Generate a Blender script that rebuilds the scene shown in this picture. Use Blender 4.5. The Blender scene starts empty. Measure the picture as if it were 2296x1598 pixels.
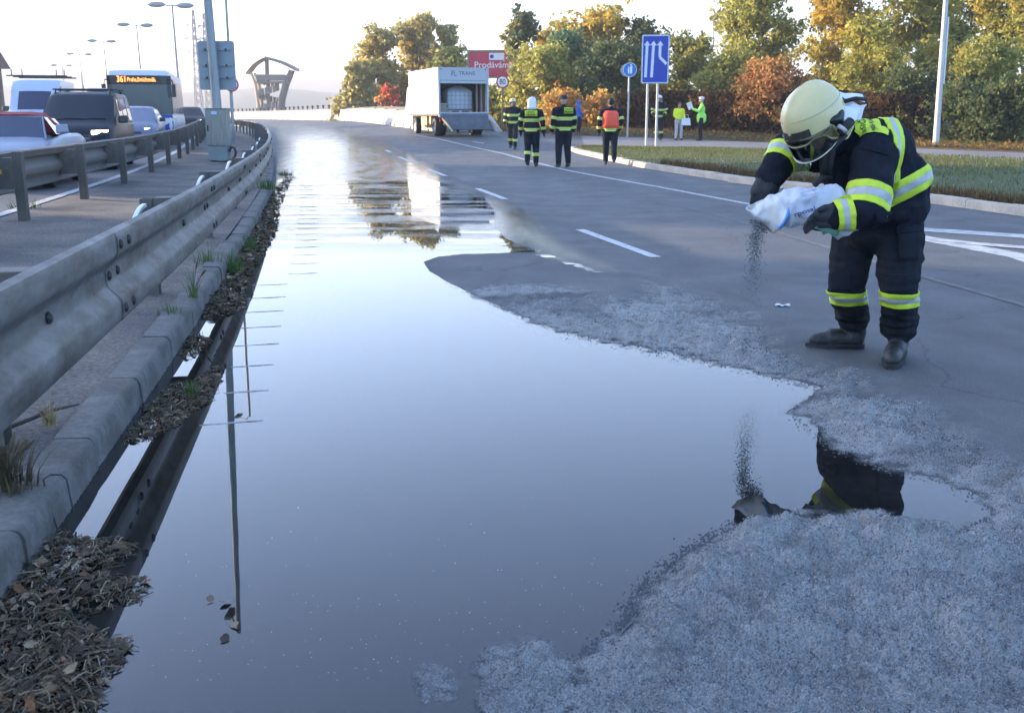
import bpy, bmesh, math, random
import numpy as np
from mathutils import Vector, Matrix, noise

R = math.radians
sc = bpy.context.scene
col = sc.collection
random.seed(7)

# ------------------------------------------------------------------ camera
F, CX, CY, H = 2350.0, 1148.0, 799.0, 1.4
PITCH = math.atan((CY - 262.0) / F)
cam_data = bpy.data.cameras.new('camera')
cam = bpy.data.objects.new('camera', cam_data)
col.objects.link(cam)
cam.location = (0, 0, H)
cam.rotation_euler = (R(90) - PITCH, 0, 0)
cam_data.sensor_width = 36.0
cam_data.lens = F / 2296.0 * 36.0
cam_data.clip_start = 0.05
cam_data.clip_end = 12000
cam_data.dof.use_dof = True
cam_data.dof.focus_distance = 6.6
cam_data.dof.aperture_fstop = 7.0
sc.camera = cam

# ------------------------------------------------------------------ sky, sun, exposure
SUN_EL = R(9.0)
SUN_AZ = R(-71.0)            # from +Y, negative = towards -X
world = bpy.data.worlds.new('World')
sc.world = world
world.use_nodes = True
wn = world.node_tree
bg = wn.nodes['Background']
sky_tex = wn.nodes.new('ShaderNodeTexSky')
sky_tex.sky_type = 'NISHITA'
sky_tex.sun_disc = False
sky_tex.sun_elevation = SUN_EL
sky_tex.sun_rotation = SUN_AZ
sky_tex.altitude = 200
sky_tex.air_density = 0.7
sky_tex.dust_density = 1.0
sky_tex.ozone_density = 3.2
wb = wn.nodes.new('ShaderNodeMix'); wb.data_type = 'RGBA'; wb.blend_type = 'MULTIPLY'; wb.inputs[0].default_value = 1.0      # white balance of the whole sky
wb.inputs[7].default_value = (1.03, 1.0, .965, 1)
wn.links.new(sky_tex.outputs[0], wb.inputs[6]); wn.links.new(wb.outputs[2], bg.inputs[0])
bg.inputs[1].default_value = 0.15
sun_data = bpy.data.lights.new('sun', 'SUN')
sun = bpy.data.objects.new('sun', sun_data)
col.objects.link(sun)
sun_data.energy = 3.8
sun_data.angle = R(0.5)
sun_data.color = (1.0, 0.80, 0.56)
sv = Vector((math.sin(SUN_AZ) * math.cos(SUN_EL), math.cos(SUN_AZ) * math.cos(SUN_EL), math.sin(SUN_EL)))
sun.rotation_euler = sv.to_track_quat('Z', 'Y').to_euler()
sc.view_settings.view_transform = 'Standard'
sc.view_settings.look = 'None'
sc.view_settings.exposure = 2.9
sc.view_settings.gamma = 1.0
sc.view_settings.use_curve_mapping = False
sc.render.engine = 'CYCLES'
sc.cycles.use_denoising = True
sc.cycles.max_bounces = 8
sc.cycles.transparent_max_bounces = 24
sc.cycles.volume_bounces = 0
sc.cycles.sample_clamp_indirect = 6.0

# ------------------------------------------------------------------ projection helpers (photo measurements -> places on the ground)
def zg(Y):
    if Y < 20: return 0.0
    if Y < 50: return .0006 * (Y - 20) ** 2
    t = min(Y - 50, 32.0)
    return .54 + .036 * t - .036 * t * t / 64

def zl(Y):
    """height of the banked road along its lower, left-hand edge"""
    if Y < 20: return 0.0
    if Y < 38: return .0004 * (Y - 20) ** 2
    return .1296 + .24 * (1 - math.exp(-(Y - 38) * .06))

def gz(X, Y):
    t = min(1, max(0, (X - K(Y)) / 9.5))
    return zl(Y) + (zg(Y) - zl(Y)) * t

def K(Y):
    return -0.001225 * Y * Y - 0.15131 * Y - 1.069      # edge of the kerb beside the median

def Kt(Y):
    v = Vector((-0.00245 * Y - 0.15131, 1.0, 0)); v.normalize(); return v

CP, SP = math.cos(PITCH), math.sin(PITCH)
def ray(x, y):
    u = (x - CX) / F; v = (CY - y) / F
    return (u, CP + v * SP, -SP + v * CP)

def at(x, y, Y):
    r = ray(x, y); t = Y / r[1]
    return Vector((r[0] * t, Y, H + r[2] * t))

def U(x, y, z):
    r = ray(x, y); t = (z - H) / r[2]
    return Vector((r[0] * t, r[1] * t, z))

def G(x, y, off=0.0):
    r = ray(x, y)
    if r[2] < -1e-4:
        p = U(x, y, off)
        if 0 < p.y <= 20: return p
    f = lambda Y: H + r[2] * Y / r[1] - gz(r[0] * Y / r[1], Y) - off
    lo = 0.5; step = 0.5; Y = lo
    while Y < 400 and f(Y + step) > 0: Y += step
    lo, hi = Y, Y + step
    for _ in range(24):
        m = (lo + hi) / 2
        if f(m) > 0: lo = m
        else: hi = m
    return Vector((r[0] * lo / r[1], lo, gz(r[0] * lo / r[1], lo) + off))

def kpx(Y, z=0.5):
    return F / (Y * CP - (z - H) * SP)                    # photo pixels per metre at that depth

def inside(poly, x, y):
    c = False; j = len(poly) - 1
    for i in range(len(poly)):
        xi, yi = poly[i]; xj, yj = poly[j]
        if (yi > y) != (yj > y) and x < (xj - xi) * (y - yi) / (yj - yi) + xi: c = not c
        j = i
    return c

def poly_sdf(poly, P):
    """signed distance of points P (n,2) to polygon, positive inside"""
    P = np.asarray(P, float); n = len(P)
    d = np.full(n, 1e9); ins = np.zeros(n, bool)
    A = np.asarray(poly, float); B = np.roll(A, 1, 0)
    for a, b in zip(A, B):
        ab = b - a; L = max((ab * ab).sum(), 1e-9)
        t = np.clip(((P - a) @ ab) / L, 0, 1)
        q = a + t[:, None] * ab
        d = np.minimum(d, np.hypot(P[:, 0] - q[:, 0], P[:, 1] - q[:, 1]))
        if a[1] != b[1]:
            cond = ((a[1] > P[:, 1]) != (b[1] > P[:, 1])) & (P[:, 0] < (b[0] - a[0]) * (P[:, 1] - a[1]) / (b[1] - a[1]) + a[0])
            ins ^= cond
    return np.where(ins, d, -d)

# ------------------------------------------------------------------ object helpers
def tag(o, label=None, cat=None, group=None, kind=None):
    if label: o['label'] = label
    if cat: o['category'] = cat
    if group: o['group'] = group
    if kind: o['kind'] = kind
    return o

def empty(name, loc=(0, 0, 0), rz=0.0, label=None, cat=None, group=None):
    o = bpy.data.objects.new(name, None)
    o.empty_display_size = 0.2
    col.objects.link(o)
    o.location = loc; o.rotation_euler = (0, 0, rz)
    return tag(o, label, cat, group)

def link_mesh(name, me, mats=(), parent=None, smooth=None):
    o = bpy.data.objects.new(name, me)
    col.objects.link(o)
    if not isinstance(mats, (list, tuple)): mats = [mats]
    if not me.materials:
        for m in mats: me.materials.append(m)
    if parent is not None: o.parent = parent
    if smooth is not None:
        me.polygons.foreach_set('use_smooth', [True] * len(me.polygons))
        if smooth < 179: me.set_sharp_from_angle(angle=R(smooth))
    return o

def put(src, name=None, parent=None, loc=None, rz=None, scale=None):
    """a copy sharing mesh data"""
    c = src.copy()
    if name: c.name = name
    col.objects.link(c)
    if parent is not None: c.parent = parent
    if loc is not None: c.location = loc
    if rz is not None: c.rotation_euler = (0, 0, rz)
    if scale is not None: c.scale = scale
    return c

def copy_tree(o, parent=None):
    c = o.copy(); col.objects.link(c)
    if parent is not None: c.parent = parent
    for ch in list(o.children): copy_tree(ch, c)
    return c

class MB:
    def __init__(s): s.v = []; s.f = []; s.m = []
    def add(s, vs, fs, m=0):
        o = len(s.v)
        s.v += [tuple(v) for v in vs]
        s.f += [tuple(i + o for i in f) for f in fs]
        s.m += [m] * len(fs)
        return s
    def box(s, c, d, rz=0.0, m=0, M=None, taper=1.0):
        x, y, z = d[0] / 2, d[1] / 2, d[2] / 2
        P = [(-x, -y, -z), (x, -y, -z), (x, y, -z), (-x, y, -z), (-x * taper, -y * taper, z), (x * taper, -y * taper, z), (x * taper, y * taper, z), (-x * taper, y * taper, z)]
        T = Matrix.Translation(c) @ Matrix.Rotation(rz, 4, 'Z')
        if M is not None: T = Matrix.Translation(c) @ M.to_4x4()
        return s.add([T @ Vector(p) for p in P], [(3, 2, 1, 0), (4, 5, 6, 7), (0, 1, 5, 4), (1, 2, 6, 5), (2, 3, 7, 6), (3, 0, 4, 7)], m)
    def hexa(s, P, m=0):
        return s.add(P, [(3, 2, 1, 0), (4, 5, 6, 7), (0, 1, 5, 4), (1, 2, 6, 5), (2, 3, 7, 6), (3, 0, 4, 7)], m)
    def quad(s, a, b, c, d, m=0): return s.add([a, b, c, d], [(0, 1, 2, 3)], m)
    def loft(s, rings, m=0, cap=True, closed=True):
        n = len(rings[0]); vs = [p for r in rings for p in r]; fs = []
        for i in range(len(rings) - 1):
            for j in range(n if closed else n - 1):
                k = (j + 1) % n
                fs.append((i * n + j, i * n + k, (i + 1) * n + k, (i + 1) * n + j))
        if cap:
            fs.append(tuple(range(n - 1, -1, -1)))
            fs.append(tuple((len(rings) - 1) * n + j for j in range(n)))
        return s.add(vs, fs, m)
    def tube(s, pts, r, n=8, m=0, cap=True):
        pts = [Vector(p) for p in pts]
        if not isinstance(r, (list, tuple)): r = [r] * len(pts)
        rings = []; up = None
        for i, p in enumerate(pts):
            a = pts[max(i - 1, 0)]; b = pts[min(i + 1, len(pts) - 1)]
            t = (b - a).normalized()
            if up is None:
                up = Vector((0, 0, 1)) if abs(t.z) < .9 else Vector((1, 0, 0))
            x = t.cross(up).normalized(); y = x.cross(t).normalized(); up = y
            rings.append([p + (x * math.cos(2 * math.pi * k / n) + y * math.sin(2 * math.pi * k / n)) * r[i] for k in range(n)])
        return s.loft(rings, m, cap)
    def lathe(s, c, prof, n=16, m=0, axis='Z', cap=True):
        """prof: list of (radius, height) along the axis from c"""
        rings = []
        for r, h in prof:
            ring = []
            for k in range(n):
                a = 2 * math.pi * k / n
                p = (r * math.cos(a), r * math.sin(a), h)
                if axis == 'X': p = (p[2], p[0], p[1])
                if axis == 'Y': p = (p[1], p[2], p[0])
                ring.append(Vector(c) + Vector(p))
            rings.append(ring)
        return s.loft(rings, m, cap)
    def prism(s, outline, y0, y1, m=0, T=None):
        """outline in XZ, extruded along Y"""
        T = T or Matrix.Identity(4)
        a = [T @ Vector((x, y0, z)) for x, z in outline]; b = [T @ Vector((x, y1, z)) for x, z in outline]
        return s.loft([a, b], m)
    def build(s, name, mats, parent=None, smooth=None, bevel=0.0, loc=None):
        me = bpy.data.meshes.new(name)
        me.from_pydata(s.v, [], s.f)
        if not isinstance(mats, (list, tuple)): mats = [mats]
        for m in mats: me.materials.append(m)
        if len(mats) > 1: me.polygons.foreach_set('material_index', s.m)
        bm = bmesh.new(); bm.from_mesh(me)
        bmesh.ops.recalc_face_normals(bm, faces=bm.faces)
        bm.to_mesh(me); bm.free()
        o = link_mesh(name, me, mats, parent, smooth)
        if bevel:
            b = o.modifiers.new('bevel', 'BEVEL'); b.width = bevel; b.segments = 2; b.limit_method = 'ANGLE'
        if loc is not None: o.location = loc
        return o

def sheet(name, rows, mat, parent=None, smooth=180):
    """rows: list of equal-length point lists"""
    vs = [tuple(p) for r in rows for p in r]; n = len(rows[0]); fs = []
    for i in range(len(rows) - 1):
        for j in range(n - 1):
            fs.append((i * n + j, i * n + j + 1, (i + 1) * n + j + 1, (i + 1) * n + j))
    me = bpy.data.meshes.new(name); me.from_pydata(vs, [], fs)
    bm = bmesh.new(); bm.from_mesh(me); bmesh.ops.recalc_face_normals(bm, faces=bm.faces)
    bm.faces.ensure_lookup_table()
    if sum(f.normal.z for f in bm.faces) < 0: bmesh.ops.reverse_faces(bm, faces=bm.faces)
    bm.to_mesh(me); bm.free()
    return link_mesh(name, me, mat, parent, smooth)

# ------------------------------------------------------------------ materials
def N(nt, t, **kw):
    n = nt.nodes.new(t)
    for k, v in kw.items(): setattr(n, k, v)
    return n

def mat(name, c, rough=.6, metal=0.0, var=.12, scale=6.0, bump=0.0, bscale=60.0, spec=.5, c2=None, c2amt=.5, c2scale=2.0, coat=0.0, emit=None, emit_s=0.0, bdist=.004, rvar=0.0, alpha=1.0, trans=0.0, ior=1.45, stretch=None):
    m = bpy.data.materials.new(name); m.use_nodes = True
    nt = m.node_tree; p = nt.nodes['Principled BSDF']; L = nt.links.new
    p.inputs['Roughness'].default_value = rough
    p.inputs['Metallic'].default_value = metal
    p.inputs['Specular IOR Level'].default_value = spec
    p.inputs['Coat Weight'].default_value = coat
    p.inputs['Coat Roughness'].default_value = .05
    p.inputs['IOR'].default_value = ior
    p.inputs['Transmission Weight'].default_value = trans
    p.inputs['Alpha'].default_value = alpha
    base = None
    tc = N(nt, 'ShaderNodeTexCoord'); co = tc.outputs['Object']
    if stretch:
        mp = N(nt, 'ShaderNodeMapping'); mp.inputs['Scale'].default_value = stretch
        L(co, mp.inputs[0]); co = mp.outputs[0]
    if c2 is not None:
        nz = N(nt, 'ShaderNodeTexNoise'); nz.inputs['Scale'].default_value = c2scale; nz.inputs['Detail'].default_value = 6; nz.inputs['Roughness'].default_value = .65
        L(co, nz.inputs['Vector'])
        rp = N(nt, 'ShaderNodeValToRGB')
        rp.color_ramp.elements[0].position = .62 - c2amt * .45; rp.color_ramp.elements[0].color = (0, 0, 0, 1)
        rp.color_ramp.elements[1].position = .82 - c2amt * .3; rp.color_ramp.elements[1].color = (1, 1, 1, 1)
        L(nz.outputs[0], rp.inputs[0])
        mx = N(nt, 'ShaderNodeMix', data_type='RGBA')
        mx.inputs[6].default_value = (*c, 1); mx.inputs[7].default_value = (*c2, 1)
        L(rp.outputs[0], mx.inputs[0]); base = mx.outputs[2]
    if var > 0:
        nz = N(nt, 'ShaderNodeTexNoise'); nz.inputs['Scale'].default_value = scale; nz.inputs['Detail'].default_value = 8; nz.inputs['Roughness'].default_value = .7
        L(co, nz.inputs['Vector'])
        mr = N(nt, 'ShaderNodeMapRange'); mr.inputs[1].default_value = .25; mr.inputs[2].default_value = .75
        mr.inputs[3].default_value = 1 - var; mr.inputs[4].default_value = 1 + var
        L(nz.outputs[0], mr.inputs[0])
        mx = N(nt, 'ShaderNodeMix', data_type='RGBA', blend_type='MULTIPLY'); mx.inputs[0].default_value = 1
        if base is None: mx.inputs[6].default_value = (*c, 1)
        else: L(base, mx.inputs[6])
        cb = N(nt, 'ShaderNodeCombineColor')
        for i in range(3): L(mr.outputs[0], cb.inputs[i])
        L(cb.outputs[0], mx.inputs[7]); base = mx.outputs[2]
        if rvar > 0:
            r2 = N(nt, 'ShaderNodeMapRange'); r2.inputs[1].default_value = .3; r2.inputs[2].default_value = .7
            r2.inputs[3].default_value = max(0, rough - rvar); r2.inputs[4].default_value = min(1, rough + rvar)
            L(nz.outputs[0], r2.inputs[0]); L(r2.outputs[0], p.inputs['Roughness'])
    if base is None: p.inputs['Base Color'].default_value = (*c, 1)
    else: L(base, p.inputs['Base Color'])
    if bump > 0:
        nb = N(nt, 'ShaderNodeTexNoise'); nb.inputs['Scale'].default_value = bscale; nb.inputs['Detail'].default_value = 5
        L(co, nb.inputs['Vector'])
        b = N(nt, 'ShaderNodeBump'); b.inputs['Strength'].default_value = bump; b.inputs['Distance'].default_value = bdist
        L(nb.outputs[0], b.inputs['Height']); L(b.outputs[0], p.inputs['Normal'])
    if emit is not None:
        p.inputs['Emission Color'].default_value = (*emit, 1); p.inputs['Emission Strength'].default_value = emit_s
    return m

M = {}
M['concrete'] = mat('concrete', (.30, .29, .27), .85, c2=(.20, .19, .18), c2amt=.5, c2scale=3, bump=.5, bscale=120, bdist=.003, scale=25, var=.18)
M['kerb'] = mat('kerb_concrete', (.175, .165, .155), .85, c2=(.085, .078, .068), c2amt=.68, c2scale=3.2, bump=.9, bscale=110, bdist=.005, scale=38, var=.34)
M['kerb_sunlit'] = mat('kerb_sunlit', (.50, .42, .33), .85, c2=(.34, .29, .24), c2amt=.45, c2scale=2, bump=.5, bscale=120, scale=20, var=.18)  # warm cream of sunlight put into the stone colour
M['barrier'] = mat('barrier_concrete', (.50, .46, .40), .85, c2=(.30, .27, .24), c2amt=.35, c2scale=.8, scale=8, var=.15)
M['galv'] = mat('galvanised_steel', (.20, .19, .175), .58, .35, c2=(.085, .072, .058), c2amt=.6, c2scale=2.6, scale=12, var=.15, rvar=.12, bump=.15, bscale=40, bdist=.002, stretch=(1, 1, 3))
M['galv_dark'] = mat('weathered_steel', (.13, .12, .105), .68, .25, c2=(.12, .105, .09), c2amt=.55, c2scale=4, scale=14, var=.2, rvar=.1)
M['rust_steel'] = mat('dull_brown_steel', (.105, .088, .073), .75, .1, c2=(.14, .12, .10), c2amt=.4, c2scale=5, scale=18, var=.25)
M['bolt'] = mat('bolt_steel', (.05, .047, .045), .55, .4)
M['white_strap'] = mat('white_strap', (.75, .76, .76), .45)
M['black'] = mat('black_rubber', (.02, .02, .021), .7)
M['black_gloss'] = mat('black_plastic', (.015, .015, .016), .3)
M['white_paint'] = mat('road_paint', (.55, .55, .53), .7, c2=(.22, .22, .22), c2amt=.38, c2scale=14, scale=60, var=.2, bump=.5, bscale=300, bdist=.002)
M['white_paint_far'] = mat('road_paint_worn', (.50, .50, .48), .7, c2=(.2, .2, .2), c2amt=.45, c2scale=6, scale=60, var=.2)
M['sign_white'] = mat('sign_white', (.72, .73, .74), .4)
M['sign_red'] = mat('sign_red', (.45, .02, .03), .4)
M['sign_blue'] = mat('sign_blue', (.012, .045, .36), .4)
M['sign_blue2'] = mat('sign_blue_light', (.02, .16, .50), .4)
M['sign_back'] = mat('sign_back_grey', (.24, .28, .31), .5, .3, scale=5, var=.08)
M['pole'] = mat('pole_grey', (.30, .32, .32), .55, .3, c2=(.2, .2, .19), c2amt=.4, c2scale=2, stretch=(4, 4, .4))
M['pole_light'] = mat('pole_pale', (.52, .51, .48), .55, .1, c2=(.38, .37, .35), c2amt=.4, c2scale=2)
M['wood_grey'] = mat('weathered_wood', (.10, .085, .07), .8, var=.25, stretch=(8, 8, .6))
# ================================================================== GROUND AND ROAD
def asphalt(name, base, dark, light, speck=.8, rough=.72, patch=.5, warm=None):
    m = bpy.data.materials.new(name); m.use_nodes = True
    nt = m.node_tree; p = nt.nodes['Principled BSDF']; L = nt.links.new
    tc = N(nt, 'ShaderNodeTexCoord'); co = tc.outputs['Object']
    def noise_n(scale, det=4, ro=.6, vec=None):
        n = N(nt, 'ShaderNodeTexNoise'); n.inputs['Scale'].default_value = scale; n.inputs['Detail'].default_value = det; n.inputs['Roughness'].default_value = ro
        L(vec or co, n.inputs['Vector']); return n.outputs[0]
    def ramp(v, a, b):
        r = N(nt, 'ShaderNodeMapRange'); r.inputs[1].default_value = a; r.inputs[2].default_value = b
        L(v, r.inputs[0]); return r.outputs[0]
    def mixc(f, a, b):
        x = N(nt, 'ShaderNodeMix', data_type='RGBA')
        if isinstance(f, float): x.inputs[0].default_value = f
        else: L(f, x.inputs[0])
        for i, q in ((6, a), (7, b)):
            if isinstance(q, tuple): x.inputs[i].default_value = (*q, 1)
            else: L(q, x.inputs[i])
        return x.outputs[2]
    # worn strips along the lanes + blotches
    mp = N(nt, 'ShaderNodeMapping'); mp.inputs['Rotation'].default_value = (0, 0, R(-12)); mp.inputs['Scale'].default_value = (1, .09, 1)
    L(co, mp.inputs[0])
    c = mixc(ramp(noise_n(.9, 5, .6, mp.outputs[0]), .38, .68), base, dark)
    c = mixc(ramp(noise_n(.45, 6, .65), .5, .75), c, tuple(x * .62 for x in base))
    # aggregate
    c = mixc(ramp(noise_n(150, 3, .8), .54, .66), c, light)
    c = mixc(ramp(noise_n(230, 2, .8), .6, .7), c, tuple(x * .35 for x in dark))
    # hairline cracks
    vo = N(nt, 'ShaderNodeTexVoronoi', feature='DISTANCE_TO_EDGE'); vo.inputs['Scale'].default_value = .32
    nz = N(nt, 'ShaderNodeTexNoise'); nz.inputs['Scale'].default_value = 1.5; nz.inputs['Detail'].default_value = 6; L(co, nz.inputs['Vector'])
    mv = N(nt, 'ShaderNodeMix', data_type='RGBA', blend_type='LINEAR_LIGHT'); mv.inputs[0].default_value = .35
    L(co, mv.inputs[6]); L(nz.outputs[1], mv.inputs[7]); L(mv.outputs[2], vo.inputs['Vector'])
    ck = N(nt, 'ShaderNodeMath', operation='LESS_THAN'); ck.inputs[1].default_value = .0022; L(vo.outputs['Distance'], ck.inputs[0])
    ck2 = N(nt, 'ShaderNodeMath', operation='MULTIPLY'); ck2.inputs[1].default_value = .55; L(ck.outputs[0], ck2.inputs[0])
    c = mixc(ck2.outputs[0], c, (.02, .02, .02))
    L(c, p.inputs['Base Color'])
    rr = N(nt, 'ShaderNodeMapRange'); rr.inputs[1].default_value = .35; rr.inputs[2].default_value = .65; rr.inputs[3].default_value = rough - .1; rr.inputs[4].default_value = rough + .1
    L(noise_n(1.4, 5), rr.inputs[0]); L(rr.outputs[0], p.inputs['Roughness'])
    b = N(nt, 'ShaderNodeBump'); b.inputs['Strength'].default_value = speck; b.inputs['Distance'].default_value = .004
    L(noise_n(190, 3, .7), b.inputs['Height']); L(b.outputs[0], p.inputs['Normal'])
    return m

M['asphalt'] = asphalt('asphalt', (.084, .084, .083), (.044, .044, .046), (.27, .265, .26))
M['asphalt_path'] = asphalt('asphalt_path', (.22, .185, .165), (.18, .155, .14), (.3, .27, .25), speck=.3)
M['asphalt_left'] = asphalt('asphalt_left', (.085, .083, .08), (.065, .064, .062), (.18, .175, .17))
M['gravel'] = mat('median_gravel', (.20, .17, .14), .95, c2=(.085, .08, .078), c2amt=.6, c2scale=.9, scale=42, var=.75, bump=1.0, bscale=75, bdist=.012)
M['earth'] = mat('earth', (.085, .075, .05), .95, c2=(.05, .06, .025), c2amt=.6, c2scale=.25, scale=.8, var=.3, bump=.5, bscale=8, bdist=.05)
M['turf'] = mat('turf', (.065, .10, .035), .95, c2=(.10, .085, .035), c2amt=.5, c2scale=1.2, scale=6, var=.35, bump=.8, bscale=50, bdist=.02)
M['verge'] = mat('leafy_verge', (.075, .07, .03), .95, c2=(.15, .085, .035), c2amt=.55, c2scale=2.2, scale=7, var=.4, bump=.8, bscale=30, bdist=.03)

# terrain: one sheet to the horizon
ys = [-80, -30, -10, 0, 5, 10, 15, 20, 25, 30, 35, 40, 45, 50, 55, 60, 66, 72, 78, 84, 90, 110, 140, 200, 300, 500, 900, 1500, 2600]
xs = [-3000, -1200, -500, -200, -100, -60, -30, 0, 30, 60, 100, 200, 500, 1200, 3000]
sheet('ground', [[(x, y, (zl(y) - .12) if x < 30 else zg(y) - .06) for x in xs] for y in ys], M['earth'])['kind'] = 'structure'

def yr(a, b, s):
    n = max(1, int(math.ceil((b - a) / s))); return [a + (b - a) * i / n for i in range(n + 1)]

# the carriageway with the spill
BAR = [(-3.0, 52.5), (-6.1, 61.6), (-13.7, 87.0), (-26.2, 119.0), (-36.5, 143.0), (-60, 190)]
def barrier_x(Y):
    for (x0, y0), (x1, y1) in zip(BAR, BAR[1:]):
        if y0 <= Y <= y1: return x0 + (x1 - x0) * (Y - y0) / (y1 - y0)
    return 30
rows = []
for Y in yr(-6, 190, 1.5):
    right = 42.0 if Y < 53.5 else barrier_x(Y) - .1
    left = K(Y) + .01
    rows.append([(left + (right - left) * t, Y, gz(left + (right - left) * t, Y)) for t in ((0, .05, .1, .16, .2, .23, .5, 1) if Y < 53.5 else (0, .12, .25, .4, .6, .8, .95, 1))])
road = tag(sheet('road', rows, M['asphalt']), kind='structure')

# median between the two guardrails, rising to the other carriageway
rows = []
for Y in yr(-6, 190, 1.0):
    k = K(Y)
    rows.append([(k - o, Y, zl(Y) + .118 + .075 * min(1, o / 2.6) + (.025 * noise.noise(Vector((k - o, Y, 3)) * 1.1) if .3 < o < 3 else 0)) for o in (.148, .3, .6, 1, 1.4, 1.8, 2.2, 2.6, 3.05)])
tag(sheet('median', rows, M['gravel']), kind='structure')
rows = []
for Y in yr(-6, 190, 2.0):
    k = K(Y)
    rows.append([(k - o, Y, zl(Y) + .185) for o in (2.8, 6, 10, 14, 18)])
tag(sheet('opposing_road', rows, M['asphalt_left']), kind='structure')

def strip_line(name, pts, w, m, up=.004, parent=None, step=.6):
    """painted line through ground points"""
    pts = [Vector((p[0], p[1], 0)) for p in pts]
    dense = []
    for a, b in zip(pts, pts[1:]):
        n = max(1, int((b - a).length / step))
        dense += [a + (b - a) * i / n for i in range(n)]
    dense.append(pts[-1])
    rows = []
    for i, p in enumerate(dense):
        t = (dense[min(i + 1, len(dense) - 1)] - dense[max(i - 1, 0)]).normalized()
        nrm = Vector((t.y, -t.x, 0)) * w / 2
        rows.append([(p.x - nrm.x, p.y - nrm.y, gz(p.x - nrm.x, p.y) + up), (p.x + nrm.x, p.y + nrm.y, gz(p.x + nrm.x, p.y) + up)])
    return tag(sheet(name, rows, m, parent), kind='structure')

for a, b in (((1300, 515), (1470, 577)), ((1070, 423), (1133, 447)), ((960, 380), (1000, 395)), ((895, 352), (918, 362)), ((1060, 318), (1085, 322)), ((865, 337), (876, 342))):
    strip_line('lane_dash', [G(*a), G(*b)], .125, M['white_paint'])
strip_line('edge_line', [G(*p) for p in ((930, 303), (985, 312), (1130, 345), (1270, 382), (1480, 420), (1680, 458), (1780, 477), (1860, 496))], .13, M['white_paint_far'])
strip_line('marking_stripe', [G(2296 + 200, 545), G(2296, 530), G(2070, 515), G(1990, 511)], .42, M['white_paint_far'])
strip_line('marking_stripe', [G(2296 + 200, 640), G(2296, 576), G(2070, 534), G(1990, 520)], .34, M['white_paint_far'], .004)
strip_line('marking_stripe', [G(2296 + 100, 566), G(2296, 556), G(2180, 547), G(2090, 537)], .26, M['white_paint_far'], .0085)
M['seam'] = mat('road_seam', (.15, .145, .13), .8, c2=(.08, .08, .08), c2amt=.5, c2scale=5, scale=90, var=.3)
strip_line('road_seam', [G(2400, 720), G(2296, 685), G(2060, 618), G(1740, 520), G(1590, 478), G(1450, 447)], .075, M['seam'])
strip_line('opposing_edge_line', [(K(Y) - 3.16, Y) for Y in yr(4, 120, 2)], .16, M['white_paint_far'], .2)

# ------------------------------------------------------------------ kerb beside the median: one object per stone
kerb = tag(empty('kerb', (0, 0, 0)), kind='structure')
def kerb_stone_mesh(name, L, hgt, mat_):
    b = MB()
    prof = [(0.03, -.12), (.012, hgt - .035), (.004, hgt - .014), (-.006, hgt - .004), (-.022, hgt), (-.148, hgt + .002), (-.152, hgt - .006), (-.152, -.12)]
    n = 6
    rings = []
    for i in range(n + 1):
        y = -L / 2 + L * i / n; e = .006 if i in (0, n) else 0
        rings.append([(x + (.004 * noise.noise(Vector((y * 4, z * 7, 1))) if -.1 < z else 0) - (e if x > -.05 else -e) * .6, y, z - (e if z > 0 else 0) * .6 + .003 * noise.noise(Vector((x * 9, y * 3, 5)))) for x, z in prof])
    b.loft(rings)
    o = b.build(name, mat_, None, 50)
    return o
stone = kerb_stone_mesh('kerb_stone', .985, .14, M['kerb'])
stone.parent = kerb
Y = 2.1; first = True; cnt = 0
joints = []
rs = random.Random(3)
while Y < 42:
    t = Kt(Y + .5); o = stone if first else put(stone, 'kerb_stone', kerb); first = False
    yc = Y + .5 * t.y
    jig = .006
    o.location = (K(yc) + rs.uniform(-jig, jig), yc, zl(yc) + rs.uniform(-.006, .006) - (.03 if yc > 10.9 else 0))
    o.rotation_euler = (rs.uniform(-.004, .004), rs.uniform(-.02, .02), math.atan2(-t.x, t.y))
    Y += 1.0 * t.y; cnt += 1
b = MB(); rings = []
for Y in yr(Y, 190, 2):
    rings.append([(K(Y) + .03, Y, zl(Y) - .05), (K(Y), Y, zl(Y) + .12), (K(Y) - .15, Y, zl(Y) + .12), (K(Y) - .15, Y, zl(Y) - .05)])
b.loft(rings); b.build('kerb_run', M['kerb'], kerb)['kind'] = 'stuff'

# kerb of the grass island on the right
RK = [Vector((p.x, p.y, 0)) for p in (G(2480, 510), G(2296, 485), G(2080, 455), G(1690, 415), G(1450, 378), G(1350, 357), G(1300, 345.5), G(1284, 340))]
def walk(pts, step):
    out = []; carry = 0
    for a, b in zip(pts, pts[1:]):
        L = (b - a).length; t = carry
        while t < L:
            out.append((a + (b - a) * t / L, (b - a).normalized())); t += step
        carry = t - L
    return out
kerb2 = tag(empty('island_kerb', (0, 0, 0)), kind='structure')
st2 = None
for p, d in walk(RK, 1.0):
    if st2 is None:
        st2 = kerb_stone_mesh('kerb_stone', .985, .14, M['kerb_sunlit']); st2.parent = kerb2; o = st2
    else: o = put(st2, 'kerb_stone', kerb2)
    q = p + d * .5
    o.location = (q.x, q.y, zg(q.y) + rs.uniform(-.006, .006))
    o.rotation_euler = (0, rs.uniform(-.02, .02), math.atan2(-d.x, d.y) + R(180) * 0 + (math.pi if False else 0))
    # the road lies to the left of the walking direction: turn the face towards it
    o.rotation_euler[2] += math.pi
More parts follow.
